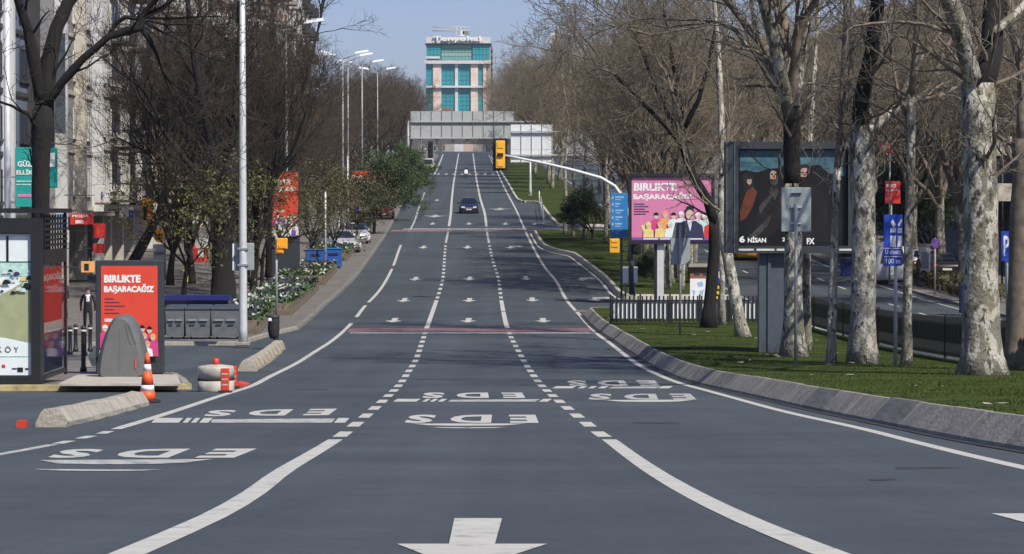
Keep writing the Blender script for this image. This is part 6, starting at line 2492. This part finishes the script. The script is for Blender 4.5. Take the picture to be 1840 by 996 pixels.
# white kiosk on the far pavement
b = Vector((at(1664, 0, 150).x, 150, zr(150) + .12))
t = thing('kiosk', 'white kiosk with a pink top on the far pavement', 'kiosk', b)
MB().box(-.28, .28, 0, .6, 0, 2.1).build('body', 'off_white', t)
MB().box(-.32, .32, -.05, .65, 2.1, 2.22).build('top', 'wall_pink', t)
MB().box(-.2, .2, -.02, -.001, .9, 1.8).build('screen', 'window_glass_pale', t)
# hedge along the far kerb
rg = np.random.default_rng(8)
k = 9000
f = rg.random(k)
cc = np.stack([road_x(24.4, 0) - .0165 * (132 + 60 * f) + rg.random(k) * 1.3, 132 + 60 * f, np.interp(132 + 60 * f, np.arange(120, 200), [zr(q) for q in range(120, 200)]) + .12 + rg.random(k) ** .7 * .75], 1)
aa, b2 = rg.normal(0, .09, (k, 3)), rg.normal(0, .06, (k, 3))
tag(inst('hedge', np_mesh('hedge', np.stack([cc - aa, cc - b2, cc + aa, cc + b2], 1).reshape(-1, 3), np.arange(k * 4).reshape(-1, 4), ['leaf_olive'], smooth=False)), 'low olive hedge along the far kerb', 'hedge', kind='stuff')

# ------------------------------------------------------------------ shop signs and banners on the left fronts
def wall_sign(label, x0, y0, x1, y1, u, m, text=None, name='shop_sign', th=.12, tmat='white', round_=False, extra=None, cat='shop sign'):
    """Projecting sign on a house front: its depth follows from where the front is seen."""
    px = (x0 + x1) / 2
    Y = -u / ((CX - px) / F - 0.0165)
    Y = abs(u) / ((CX - px) / F - 0.0165)
    c = at(px, (y0 + y1) / 2, Y)
    t = thing(name, label, cat, c)
    L = lambda x, y: ((at(x, y, Y) - c).x, (at(x, y, Y) - c).z)
    mb = MB()
    if round_:
        mb.tube([(0, -th / 2, 0), (0, th / 2, 0)], mpx((x1 - x0) / 2, Y), 20)
    else:
        rect(mb, L, x0, y0, x1, y1, -th / 2, th / 2, ch=.01)
    pn = mb.build('panel', m, t)
    for e in (extra or []):
        mb = MB()
        rect(mb, L, *e[:4], -th / 2 - .02, -th / 2 - .002)
        mb.build('print', e[4], pn)
    if text:
        mb = MB()
        for s_, xa, xb, ya, yb in text:
            a, d = L(xa, yb), L(xb, ya)
            add_text(mb, s_, a[0], d[0], a[1], d[1], -th / 2 - .025, 0, .03)
        mb.build('lettering', tmat, pn)
    xb = -mpx((x1 - x0) / 2, Y)
    MB().box(xb - 1.6, xb, -.015, .015, -.02, .02).build('bracket', 'dark_grey_metal', t)
    return t


wall_sign('teal vertical banner with white print at the far left', 28, 265, 64, 372, 20.8, 'teal', [('GÜZ', 32, 58, 288, 300), ('ELLİK', 30, 60, 304, 314)], extra=[(32, 349, 62, 354, 'pink'), (30, 325, 60, 327, 'mint_ink'), (30, 331, 56, 333, 'mint_ink')], name='banner', cat='banner')
wall_sign('narrow teal banner right of the black trunk', 86, 266, 103, 338, 20.6, 'teal', extra=[(90, 275, 99, 300, 'white')], name='banner', cat='banner')
wall_sign('dark blue vertical panel on the pilastered house', 99, 60, 117, 240, 21.6, 'slate_metal')
wall_sign('red shop sign with white lettering over the pavement', 126, 384, 168, 404, 19.6, 'banner_red', [('MODA', 130, 160, 386, 391)], extra=[(136, 396, 150, 402, 'white')])
wall_sign('lower red lantern-like sign of the hanging pair', 168, 438, 188, 455, 19.0, 'banner_red')
wall_sign('upper red sign of the hanging pair', 168, 402, 190, 428, 19.0, 'banner_red')
wall_sign('pale blue square sign beside the red shop sign', 101, 383, 122, 408, 19.4, 'sky_blue_panel')
wall_sign('beige air-conditioner box sign under the blue sign', 105, 414, 124, 436, 19.2, 'wall_cream')
wall_sign('white sign with a thin red mark on the cream house', 170, 334, 197, 368, 19.0, 'off_white', extra=[(182, 345, 185, 358, 'purple'), (172, 364, 196, 367, 'wall_brick')])
wall_sign('orange and black vertical arm sign', 256, 358, 275, 405, 18.2, 'signal_orange', extra=[(258, 372, 264, 395, 'ink_black'), (261, 392, 268, 402, 'white')])
wall_sign('round orange sign with a dark swoosh', 276, 412, 300, 436, 17.6, 'amber_light', round_=True, extra=[(284, 421, 293, 424, 'ink_black')])
wall_sign('white box sign with grey lines below the round orange one', 276, 439, 297, 466, 17.4, 'white', extra=[(278, 453, 295, 458, 'grey_metal')])
wall_sign('small orange sign between shelter and poster', 146, 470, 170, 490, 15.6, 'orange_ink', extra=[(152, 474, 160, 486, 'ink_black')])
wall_sign('red corner sign with white shapes above the pavement', 342, 446, 374, 472, 16.6, 'banner_red', extra=[(356, 450, 366, 462, 'white')])
wall_sign('tall narrow red sign above the red corner sign', 341, 415, 350, 445, 16.6, 'banner_red')
wall_sign('white shop sign below the green sign', 351, 428, 374, 446, 16.8, 'off_white')
wall_sign('small green sign on the left fronts', 343, 402, 357, 414, 16.9, 'leaf_green')
wall_sign('blue and white shop sign beside the black opening', 214, 372, 240, 392, 19.2, 'off_white', extra=[(232, 378, 240, 391, 'blue_sign')])
# yellow A-frame on the pavement
b, L = frame_at(337, 507, HP)
t = thing('a_frame_sign', 'yellow folding warning sign standing on the left pavement', 'sign', b)
hh = L(0, 466)[1]
for s in (-1, 1):
    mb = MB()
    mb.add([(-.24, s * .32, 0), (.24, s * .32, 0), (.16, s * .03, hh), (-.16, s * .03, hh), (-.24, s * .35, 0), (.24, s * .35, 0), (.16, s * .06, hh), (-.16, s * .06, hh)], [(0, 1, 2, 3), (7, 6, 5, 4), (0, 4, 5, 1), (1, 5, 6, 2), (2, 6, 7, 3), (3, 7, 4, 0)])
    mb.build('leaf', 'yellow', t)

# ------------------------------------------------------------------ vehicles
def car_body(stations, mtl, name='body'):
    """Loft: each station is (y, half width, z bottom, z shoulder, half width at roof, z roof)."""
    mb = MB()
    V = []
    for y, w, zb, zs, wr, zt in stations:
        V += [(-w * .93, y, zb), (-w, y, zb + (zs - zb) * .35), (-w * .99, y, zs), (-wr, y, zt - .03), (-wr * .8, y, zt), (wr * .8, y, zt), (wr, y, zt - .03), (w * .99, y, zs), (w, y, zb + (zs - zb) * .35), (w * .93, y, zb)]
    k = 10
    Fc = [tuple(range(k)), tuple(reversed(range((len(stations) - 1) * k, len(stations) * k)))]
    for i in range(len(stations) - 1):
        Fc += [(i * k + j, (i + 1) * k + j, (i + 1) * k + (j + 1) % k, i * k + (j + 1) % k) for j in range(k)]
    mb.add(V, Fc, 0, True)
    return mb.mesh(name, mtl)


def make_car(label, loc, rz, paint, kind='sedan', cat='car', name='car', group=None):
    """Car pointing along -y, origin on the ground."""
    t = thing(name, label, cat, loc, rz, group)
    if kind == 'sedan':
        st = [(-2.15, .72, .30, .52, .60, .56), (-2.05, .80, .20, .64, .70, .68), (-1.5, .88, .18, .78, .78, .84), (-.85, .90, .18, .88, .80, .96), (-.15, .90, .18, .92, .62, 1.38), (.3, .90, .18, .92, .61, 1.45), (1.0, .90, .18, .92, .60, 1.40), (1.55, .88, .18, .92, .66, 1.06), (2.05, .82, .22, .86, .70, .94), (2.2, .74, .34, .74, .66, .80)]
        ws = [(-.70, -.95, .975), (.02, -.62, 1.40)]
        wz, ln, wd = .32, 1.3, .90
        side = [(-.62, .97), (-.02, 1.36), (.95, 1.36), (1.42, 1.02)]
        rear = (1.02, 1.38, 1.56, 1.08)
    else:
        st = [(-2.5, .78, .36, .70, .66, .76), (-2.42, .88, .24, .92, .80, 1.0), (-1.95, .94, .22, 1.05, .88, 1.18), (-1.2, .96, .22, 1.1, .80, 2.0), (-.8, .96, .22, 1.1, .80, 2.1), (2.3, .96, .24, 1.1, .80, 2.1), (2.45, .92, .34, 1.0, .76, 2.0)]
        wz, ln, wd = .36, 1.6, .96
        side = [(-1.65, 1.2), (-1.15, 1.85), (-.1, 1.85), (-.1, 1.2)]
        rear = (2.46, 1.9, 2.48, 1.2)
    inst('body', car_body(st, paint), t)
    g = MB()
    if kind == 'sedan':
        g.add([(-.72, -.86, .985), (.72, -.86, .985), (.58, -.13, 1.385), (-.58, -.13, 1.385)], [(0, 1, 2, 3)])
    else:
        g.add([(-.82, -1.92, 1.22), (.82, -1.92, 1.22), (.72, -1.22, 1.96), (-.72, -1.22, 1.96)], [(0, 1, 2, 3)])
    for i in range(len(g.v)):
        g.v[i] = (g.v[i][0], g.v[i][1] - .025, g.v[i][2] + .022)
    g.build('windscreen', 'car_glass', t)
    ro, zo, ri, zi = rear
    r_ = MB()
    r_.add([(-.55, ro + .02, zo + .02), (.55, ro + .02, zo + .02), (.66, ri + .03, zi + .02), (-.66, ri + .03, zi + .02)], [(0, 1, 2, 3)])
    r_.build('rear_window', 'car_glass', t)
    for s in (-1, 1):
        q = MB()
        q.add([(s * (wd + .008 - max(0, (zz - .92)) * .62 if kind == 'sedan' else wd + .012 - max(0, zz - 1.1) * .16), yy, zz) for yy, zz in side], [(0, 1, 2, 3)])
        q.build('side_window', 'car_glass', t)
        fy = st[1][0]
        hz = .62 if kind == 'sedan' else .86
        MB().box(s * wd * .62 - .17, s * wd * .62 + .17, fy - .09, fy + .12, hz - .06, hz + .07, ch=.02).build('headlight', 'headlamp', t)
        ry = st[-2][0]
        MB().box(s * wd * .74 - .13, s * wd * .74 + .13, ry - .05, ry + .13, .72, .88 if kind == 'sedan' else 1.2, ch=.02).build('tail_light', 'tail_lamp', t)
        MB().box(s * (wd + .02), s * (wd + .2), -.75 if kind == 'sedan' else -1.6, -.6 if kind == 'sedan' else -1.45, .92 if kind == 'sedan' else 1.2, 1.06 if kind == 'sedan' else 1.45).build('wing_mirror', paint, t)
        for yy in (-ln, ln):
            w = MB().tube([(s * (wd - .2), yy, wz), (s * (wd + .02), yy, wz)], wz, 18).build('wheel', 'rubber', t)
            MB().tube([(s * (wd + .021), yy, wz), (s * (wd + .03), yy, wz)], wz * .62, 14).build('rim', 'rim', w)
        MB().box(s * .62 - .13, s * .62 + .13, fy - .075, fy + .03, .30, .42).build('fog_light', 'black_metal', t)
    MB().box(-.5, .5, st[0][0] - .03, st[0][0] + .2, .50 if kind == 'sedan' else .6, .585 if kind == 'sedan' else .74, ch=.01).build('grille', 'rim', t)
    MB().box(-.55, .55, st[0][0] - .02, st[0][0] + .2, .30, .42, ch=.01).build('air_intake', 'black_metal', t)
    MB().box(-.26, .26, st[0][0] - .05, st[0][0] - .03, .36, .47).build('number_plate', 'off_white', t)
    MB().box(-.26, .26, st[-1][0] + .005, st[-1][0] + .025, .55, .66).build('number_plate', 'off_white', t)
    return t


def slope(Y):
    return math.atan((zr(Y + 1) - zr(Y - 1)) / 2)


def park(label, px, py, rz, paint, kind='sedan', h=0.0, cat='car', name='car', group=None):
    b = G(px, py, h)
    t = make_car(label, b, rz, paint, kind, cat, name, group)
    t.rotation_euler = (slope(b.y) if abs(rz) < 1 else -slope(b.y), 0, rz)
    return t


park('dark blue car driving towards the camera in the middle lane', 842.5, 383, .016, 'car_navy')
park('pale cream van parked at the left kerb far up the road', 769, 309, .016, 'car_cream', 'van', cat='van', name='van')
park('white car coming over the crest in the right lane', 859, 268.5, .016, 'car_silver')
park('dark car at the crest on the left', 800, 267.5, .016, 'car_black')
park('red car parked beside the blue kiosk on the left pavement', 690, 392, .016, 'car_red', h=HP)
park('silver parked car nearest behind the flower planters', 612, 452, .4, 'car_silver', h=HP)
park('grey parked car next to the blue panels', 590, 452, .35, 'car_grey', h=HP)
park('white parked car behind the silver one on the left pavement', 634, 436, .3, 'car_white', h=HP)
park('white van seen from behind at the far kerb between the trunks', 1592, 508, math.pi + .016, 'car_white', 'van', cat='van', name='van')
park('orange taxi far up the opposite carriageway under the dark billboard', 1342, 466, math.pi + .016, 'signal_orange')
park('white car parked on the far pavement behind the purple sign', 1655, 492, math.pi + .016, 'car_white', h=.12)
park('dark car parked farther along the far pavement', 1690, 500, math.pi + .016, 'car_black', h=.12)

# ------------------------------------------------------------------ people
def person(label, loc, rz, height, joints, radii, edges, cloth, name='person', cat='person', holder=None):
    """One skinned body; materials by height and reach; hair as a child."""
    me = bpy.data.meshes.new('body')
    me.from_pydata(joints, edges, [])
    ob = bpy.data.objects.new('body', me)
    C.objects.link(ob)
    sk = ob.modifiers.new('skin', 'SKIN')
    lay = me.skin_vertices[0] if me.skin_vertices else None
    if lay is None:
        bm = bmesh.new()
        bm.from_mesh(me)
        bm.verts.layers.skin.verify()
        bm.to_mesh(me)
        bm.free()
        lay = me.skin_vertices[0]
    for i, r in enumerate(radii):
        lay.data[i].radius = (r, r) if not isinstance(r, tuple) else r
    lay.data[0].use_root = True
    ob.modifiers.new('sub', 'SUBSURF').render_levels = 2
    ob.modifiers['sub'].levels = 2
    bpy.context.view_layer.update()
    m2 = bpy.data.meshes.new_from_object(ob.evaluated_get(bpy.context.evaluated_depsgraph_get()))
    C.objects.unlink(ob)
    bpy.data.objects.remove(ob)
    for m in cloth['mats']:
        m2.materials.append(MT[m])
    for p in m2.polygons:
        p.material_index = cloth['pick'](p.center)
        p.use_smooth = True
    t = thing(name, label, cat, loc, rz)
    inst('body', m2, t)
    hx, hy, hz = joints[cloth['head']]
    mb = MB()
    prof = [(.0, .112), (.05, .104), (.082, .07), (.092, .02), (.088, -.03)]
    n = 12
    V, Fc = [], []
    for r, z_ in prof:
        for k in range(n):
            a = 2 * math.pi * k / n
            V.append((hx + r * math.cos(a) * .86, hy + .015 + r * math.sin(a), hz + z_ + (.03 if math.sin(a) < -.3 and z_ < .05 else 0)))
    for i in range(len(prof) - 1):
        Fc += [(i * n + k, i * n + (k + 1) % n, (i + 1) * n + (k + 1) % n, (i + 1) * n + k) for k in range(n)]
    mb.add(V, Fc, 0, True)
    mb.build(cloth.get('hairname', 'hair'), cloth.get('hair', 'hair'), t)
    mb = MB()
    for s in (-1, 1):
        mb.disc(hx + s * .032, hz + .012, .011, hy - .104, 8)
    mb.build('eyes', 'hair', t)
    mb = MB()
    mb.add([(hx - .014, hy - .098, hz - .025), (hx + .014, hy - .098, hz - .025), (hx, hy - .128, hz - .022), (hx, hy - .1, hz + .012)], [(0, 1, 2), (0, 2, 3), (1, 3, 2)])
    mb.build('nose', 'skin', t)
    mb = MB()
    mb.box(hx - .024, hx + .024, hy - .106, hy - .095, hz - .056, hz - .048)
    mb.build('mouth', 'wall_pink', t)
    return t


def standing(lean=0.0, stride=0.0, arm=0.0):
    J = [(0, 0, .95), (0, .0, 1.12), (0, .0, 1.30), (0, .0, 1.43), (0, -.01, 1.52), (0, -.015, 1.60), (0, -.01, 1.70),
         (-.10, 0, .88), (-.11, -.03 - stride * .5, .50), (-.12, .01 - stride, .09), (-.125, -.13 - stride, .035),
         (.10, 0, .88), (.11, -.03 + stride * .5, .50), (.12, .01 + stride, .09), (.125, -.13 + stride, .035),
         (-.18, 0, 1.40), (-.25, .02 + arm, 1.14), (-.25, -.06 - arm, .90), (-.25, -.09 - arm, .80),
         (.18, 0, 1.40), (.25, .02 - arm, 1.14), (.25, -.06 + arm, .90), (.25, -.09 + arm, .80)]
    E = [(0, 1), (1, 2), (2, 3), (3, 4), (4, 5), (5, 6), (0, 7), (7, 8), (8, 9), (9, 10), (0, 11), (11, 12), (12, 13), (13, 14), (3, 15), (15, 16), (16, 17), (17, 18), (3, 19), (19, 20), (20, 21), (21, 22)]
    Rr = [(.15, .11), (.145, .105), (.165, .115), (.10, .09), .052, .088, .07, .085, .062, .042, .036, .085, .062, .042, .036, .062, .05, .038, .03, .062, .05, .038, .03]
    return J, Rr, E


def dress(top, leg, shoe='rubber', band=None):
    def pick(c):
        if c.z > 1.50:
            return 0
        if abs(c.x) > .2 and c.z < .86:
            return 0
        if c.z < .10:
            return 3
        if c.z < .93 and abs(c.x) < .2:
            return 2
        if band and c.y < -.06 and 1.2 < c.z < 1.45 and abs(c.x) < .07:
            return 4
        return 1
    return {'mats': ['skin', top, leg, shoe, band or top], 'pick': pick, 'head': 5}


J, Rr, E = standing(0, .05, .03)
person('person in dark clothes with a white shirt front standing left of the red poster', G(158, 602, HP), .2, 1.78, J, Rr, E, dress('cloth_black', 'cloth_black', band='cloth_white'))
J, Rr, E = standing(0, .12, .08)
person('pedestrian in dark clothes on the far pavement beside the white kiosk', Vector((at(1652, 0, 148).x, 148, zr(148) + .12)), 1.2, 1.7, J, Rr, E, dress('cloth_black', 'cloth_navy'))
person('pedestrian in dark clothes farther back on the left pavement by the bollards', G(114, 575, HP), -.4, 1.7, *standing(0, .08, .05), dress('cloth_navy', 'cloth_black'))

# motorcycle and rider coming down the middle lane
b = G(837.5, 320)
mo = thing('motorcycle', 'motorcycle with a white front fairing in the middle lane', 'motorcycle', b, .016)
for yy, nm in ((-.70, 'wheel'), (.68, 'wheel')):
    w = MB().tube([(-.06, yy, .31), (.06, yy, .31)], .31, 18).build(nm, 'rubber', mo)
    MB().tube([(-.065, yy, .31), (.065, yy, .31)], .19, 12).build('rim', 'rim', w)
mb = MB()
mb.add([(-.2, -.72, .55), (.2, -.72, .55), (.26, -.5, .95), (-.26, -.5, .95), (-.16, -.42, 1.22), (.16, -.42, 1.22), (-.24, -.2, .5), (.24, -.2, .5), (.28, -.2, .95), (-.28, -.2, .95)], [(0, 1, 2, 3), (3, 2, 5, 4), (1, 7, 8, 2), (6, 0, 3, 9), (2, 8, 5), (9, 3, 4), (0, 6, 7, 1), (9, 4, 5, 8)])
mb.build('fairing', 'car_white', mo)
MB().box(-.17, .17, -.22, .75, .42, .82, ch=.06).build('body', 'car_black', mo)
MB().box(-.15, .15, -.05, .72, .82, .90, ch=.03).build('seat', 'rubber', mo)
MB().tube([(-.36, -.30, 1.02), (-.15, -.45, 1.06), (.15, -.45, 1.06), (.36, -.30, 1.02)], .018, 6).build('handlebar', 'black_metal', mo)
MB().tube([(0, -.70, .31), (0, -.45, .95)], .04, 6).build('fork', 'grey_metal', mo)
MB().box(-.09, .09, -.745, -.70, .68, .82, ch=.02).build('headlight', 'headlamp', mo)
for s in (-1, 1):
    MB().box(s * .30 - .06, s * .30 + .06, -.44, -.40, 1.16, 1.26).build('mirror', 'black_metal', mo)
J = [(0, .30, .95), (0, .22, 1.12), (0, .12, 1.28), (0, .06, 1.40), (0, .02, 1.48), (0, -.01, 1.56), (0, -.01, 1.66),
     (-.14, .20, .93), (-.26, -.16, .78), (-.24, .04, .40), (-.24, -.10, .34), (.14, .20, .93), (.26, -.16, .78), (.24, .04, .40), (.24, -.10, .34),
     (-.18, .06, 1.37), (-.30, -.08, 1.18), (-.33, -.26, 1.06), (-.33, -.34, 1.05), (.18, .06, 1.37), (.30, -.08, 1.18), (.33, -.26, 1.06), (.33, -.34, 1.05)]
_, Rr, E = standing()
cl = {'mats': ['skin', 'cloth_black', 'cloth_black', 'rubber'], 'pick': lambda c: 0 if (c.z > 1.5 and c.y < -.05) else 1, 'head': 5, 'hairname': 'helmet', 'hair': 'car_black'}
person('rider in black with a black helmet on the motorcycle', b, .016, 1.7, J, Rr, E, cl)

# ------------------------------------------------------------------ air
hz = MB().box(-700, 700, -140, 1500, -8, 95).build('haze', 'white')
hm = bpy.data.materials.new('haze')
hm.use_nodes = True
n_, l_ = hm.node_tree.nodes, hm.node_tree.links
n_.clear()
ho = n_.new('ShaderNodeOutputMaterial')
pv = n_.new('ShaderNodeVolumePrincipled')
pv.inputs['Color'].default_value = (0.78, 0.85, 0.95, 1)
pv.inputs['Density'].default_value = 0.00008
pv.inputs['Anisotropy'].default_value = 0.2
l_.new(pv.outputs[0], ho.inputs['Volume'])
hz.data.materials.clear()
hz.data.materials.append(hm)
tag(hz, kind='stuff')
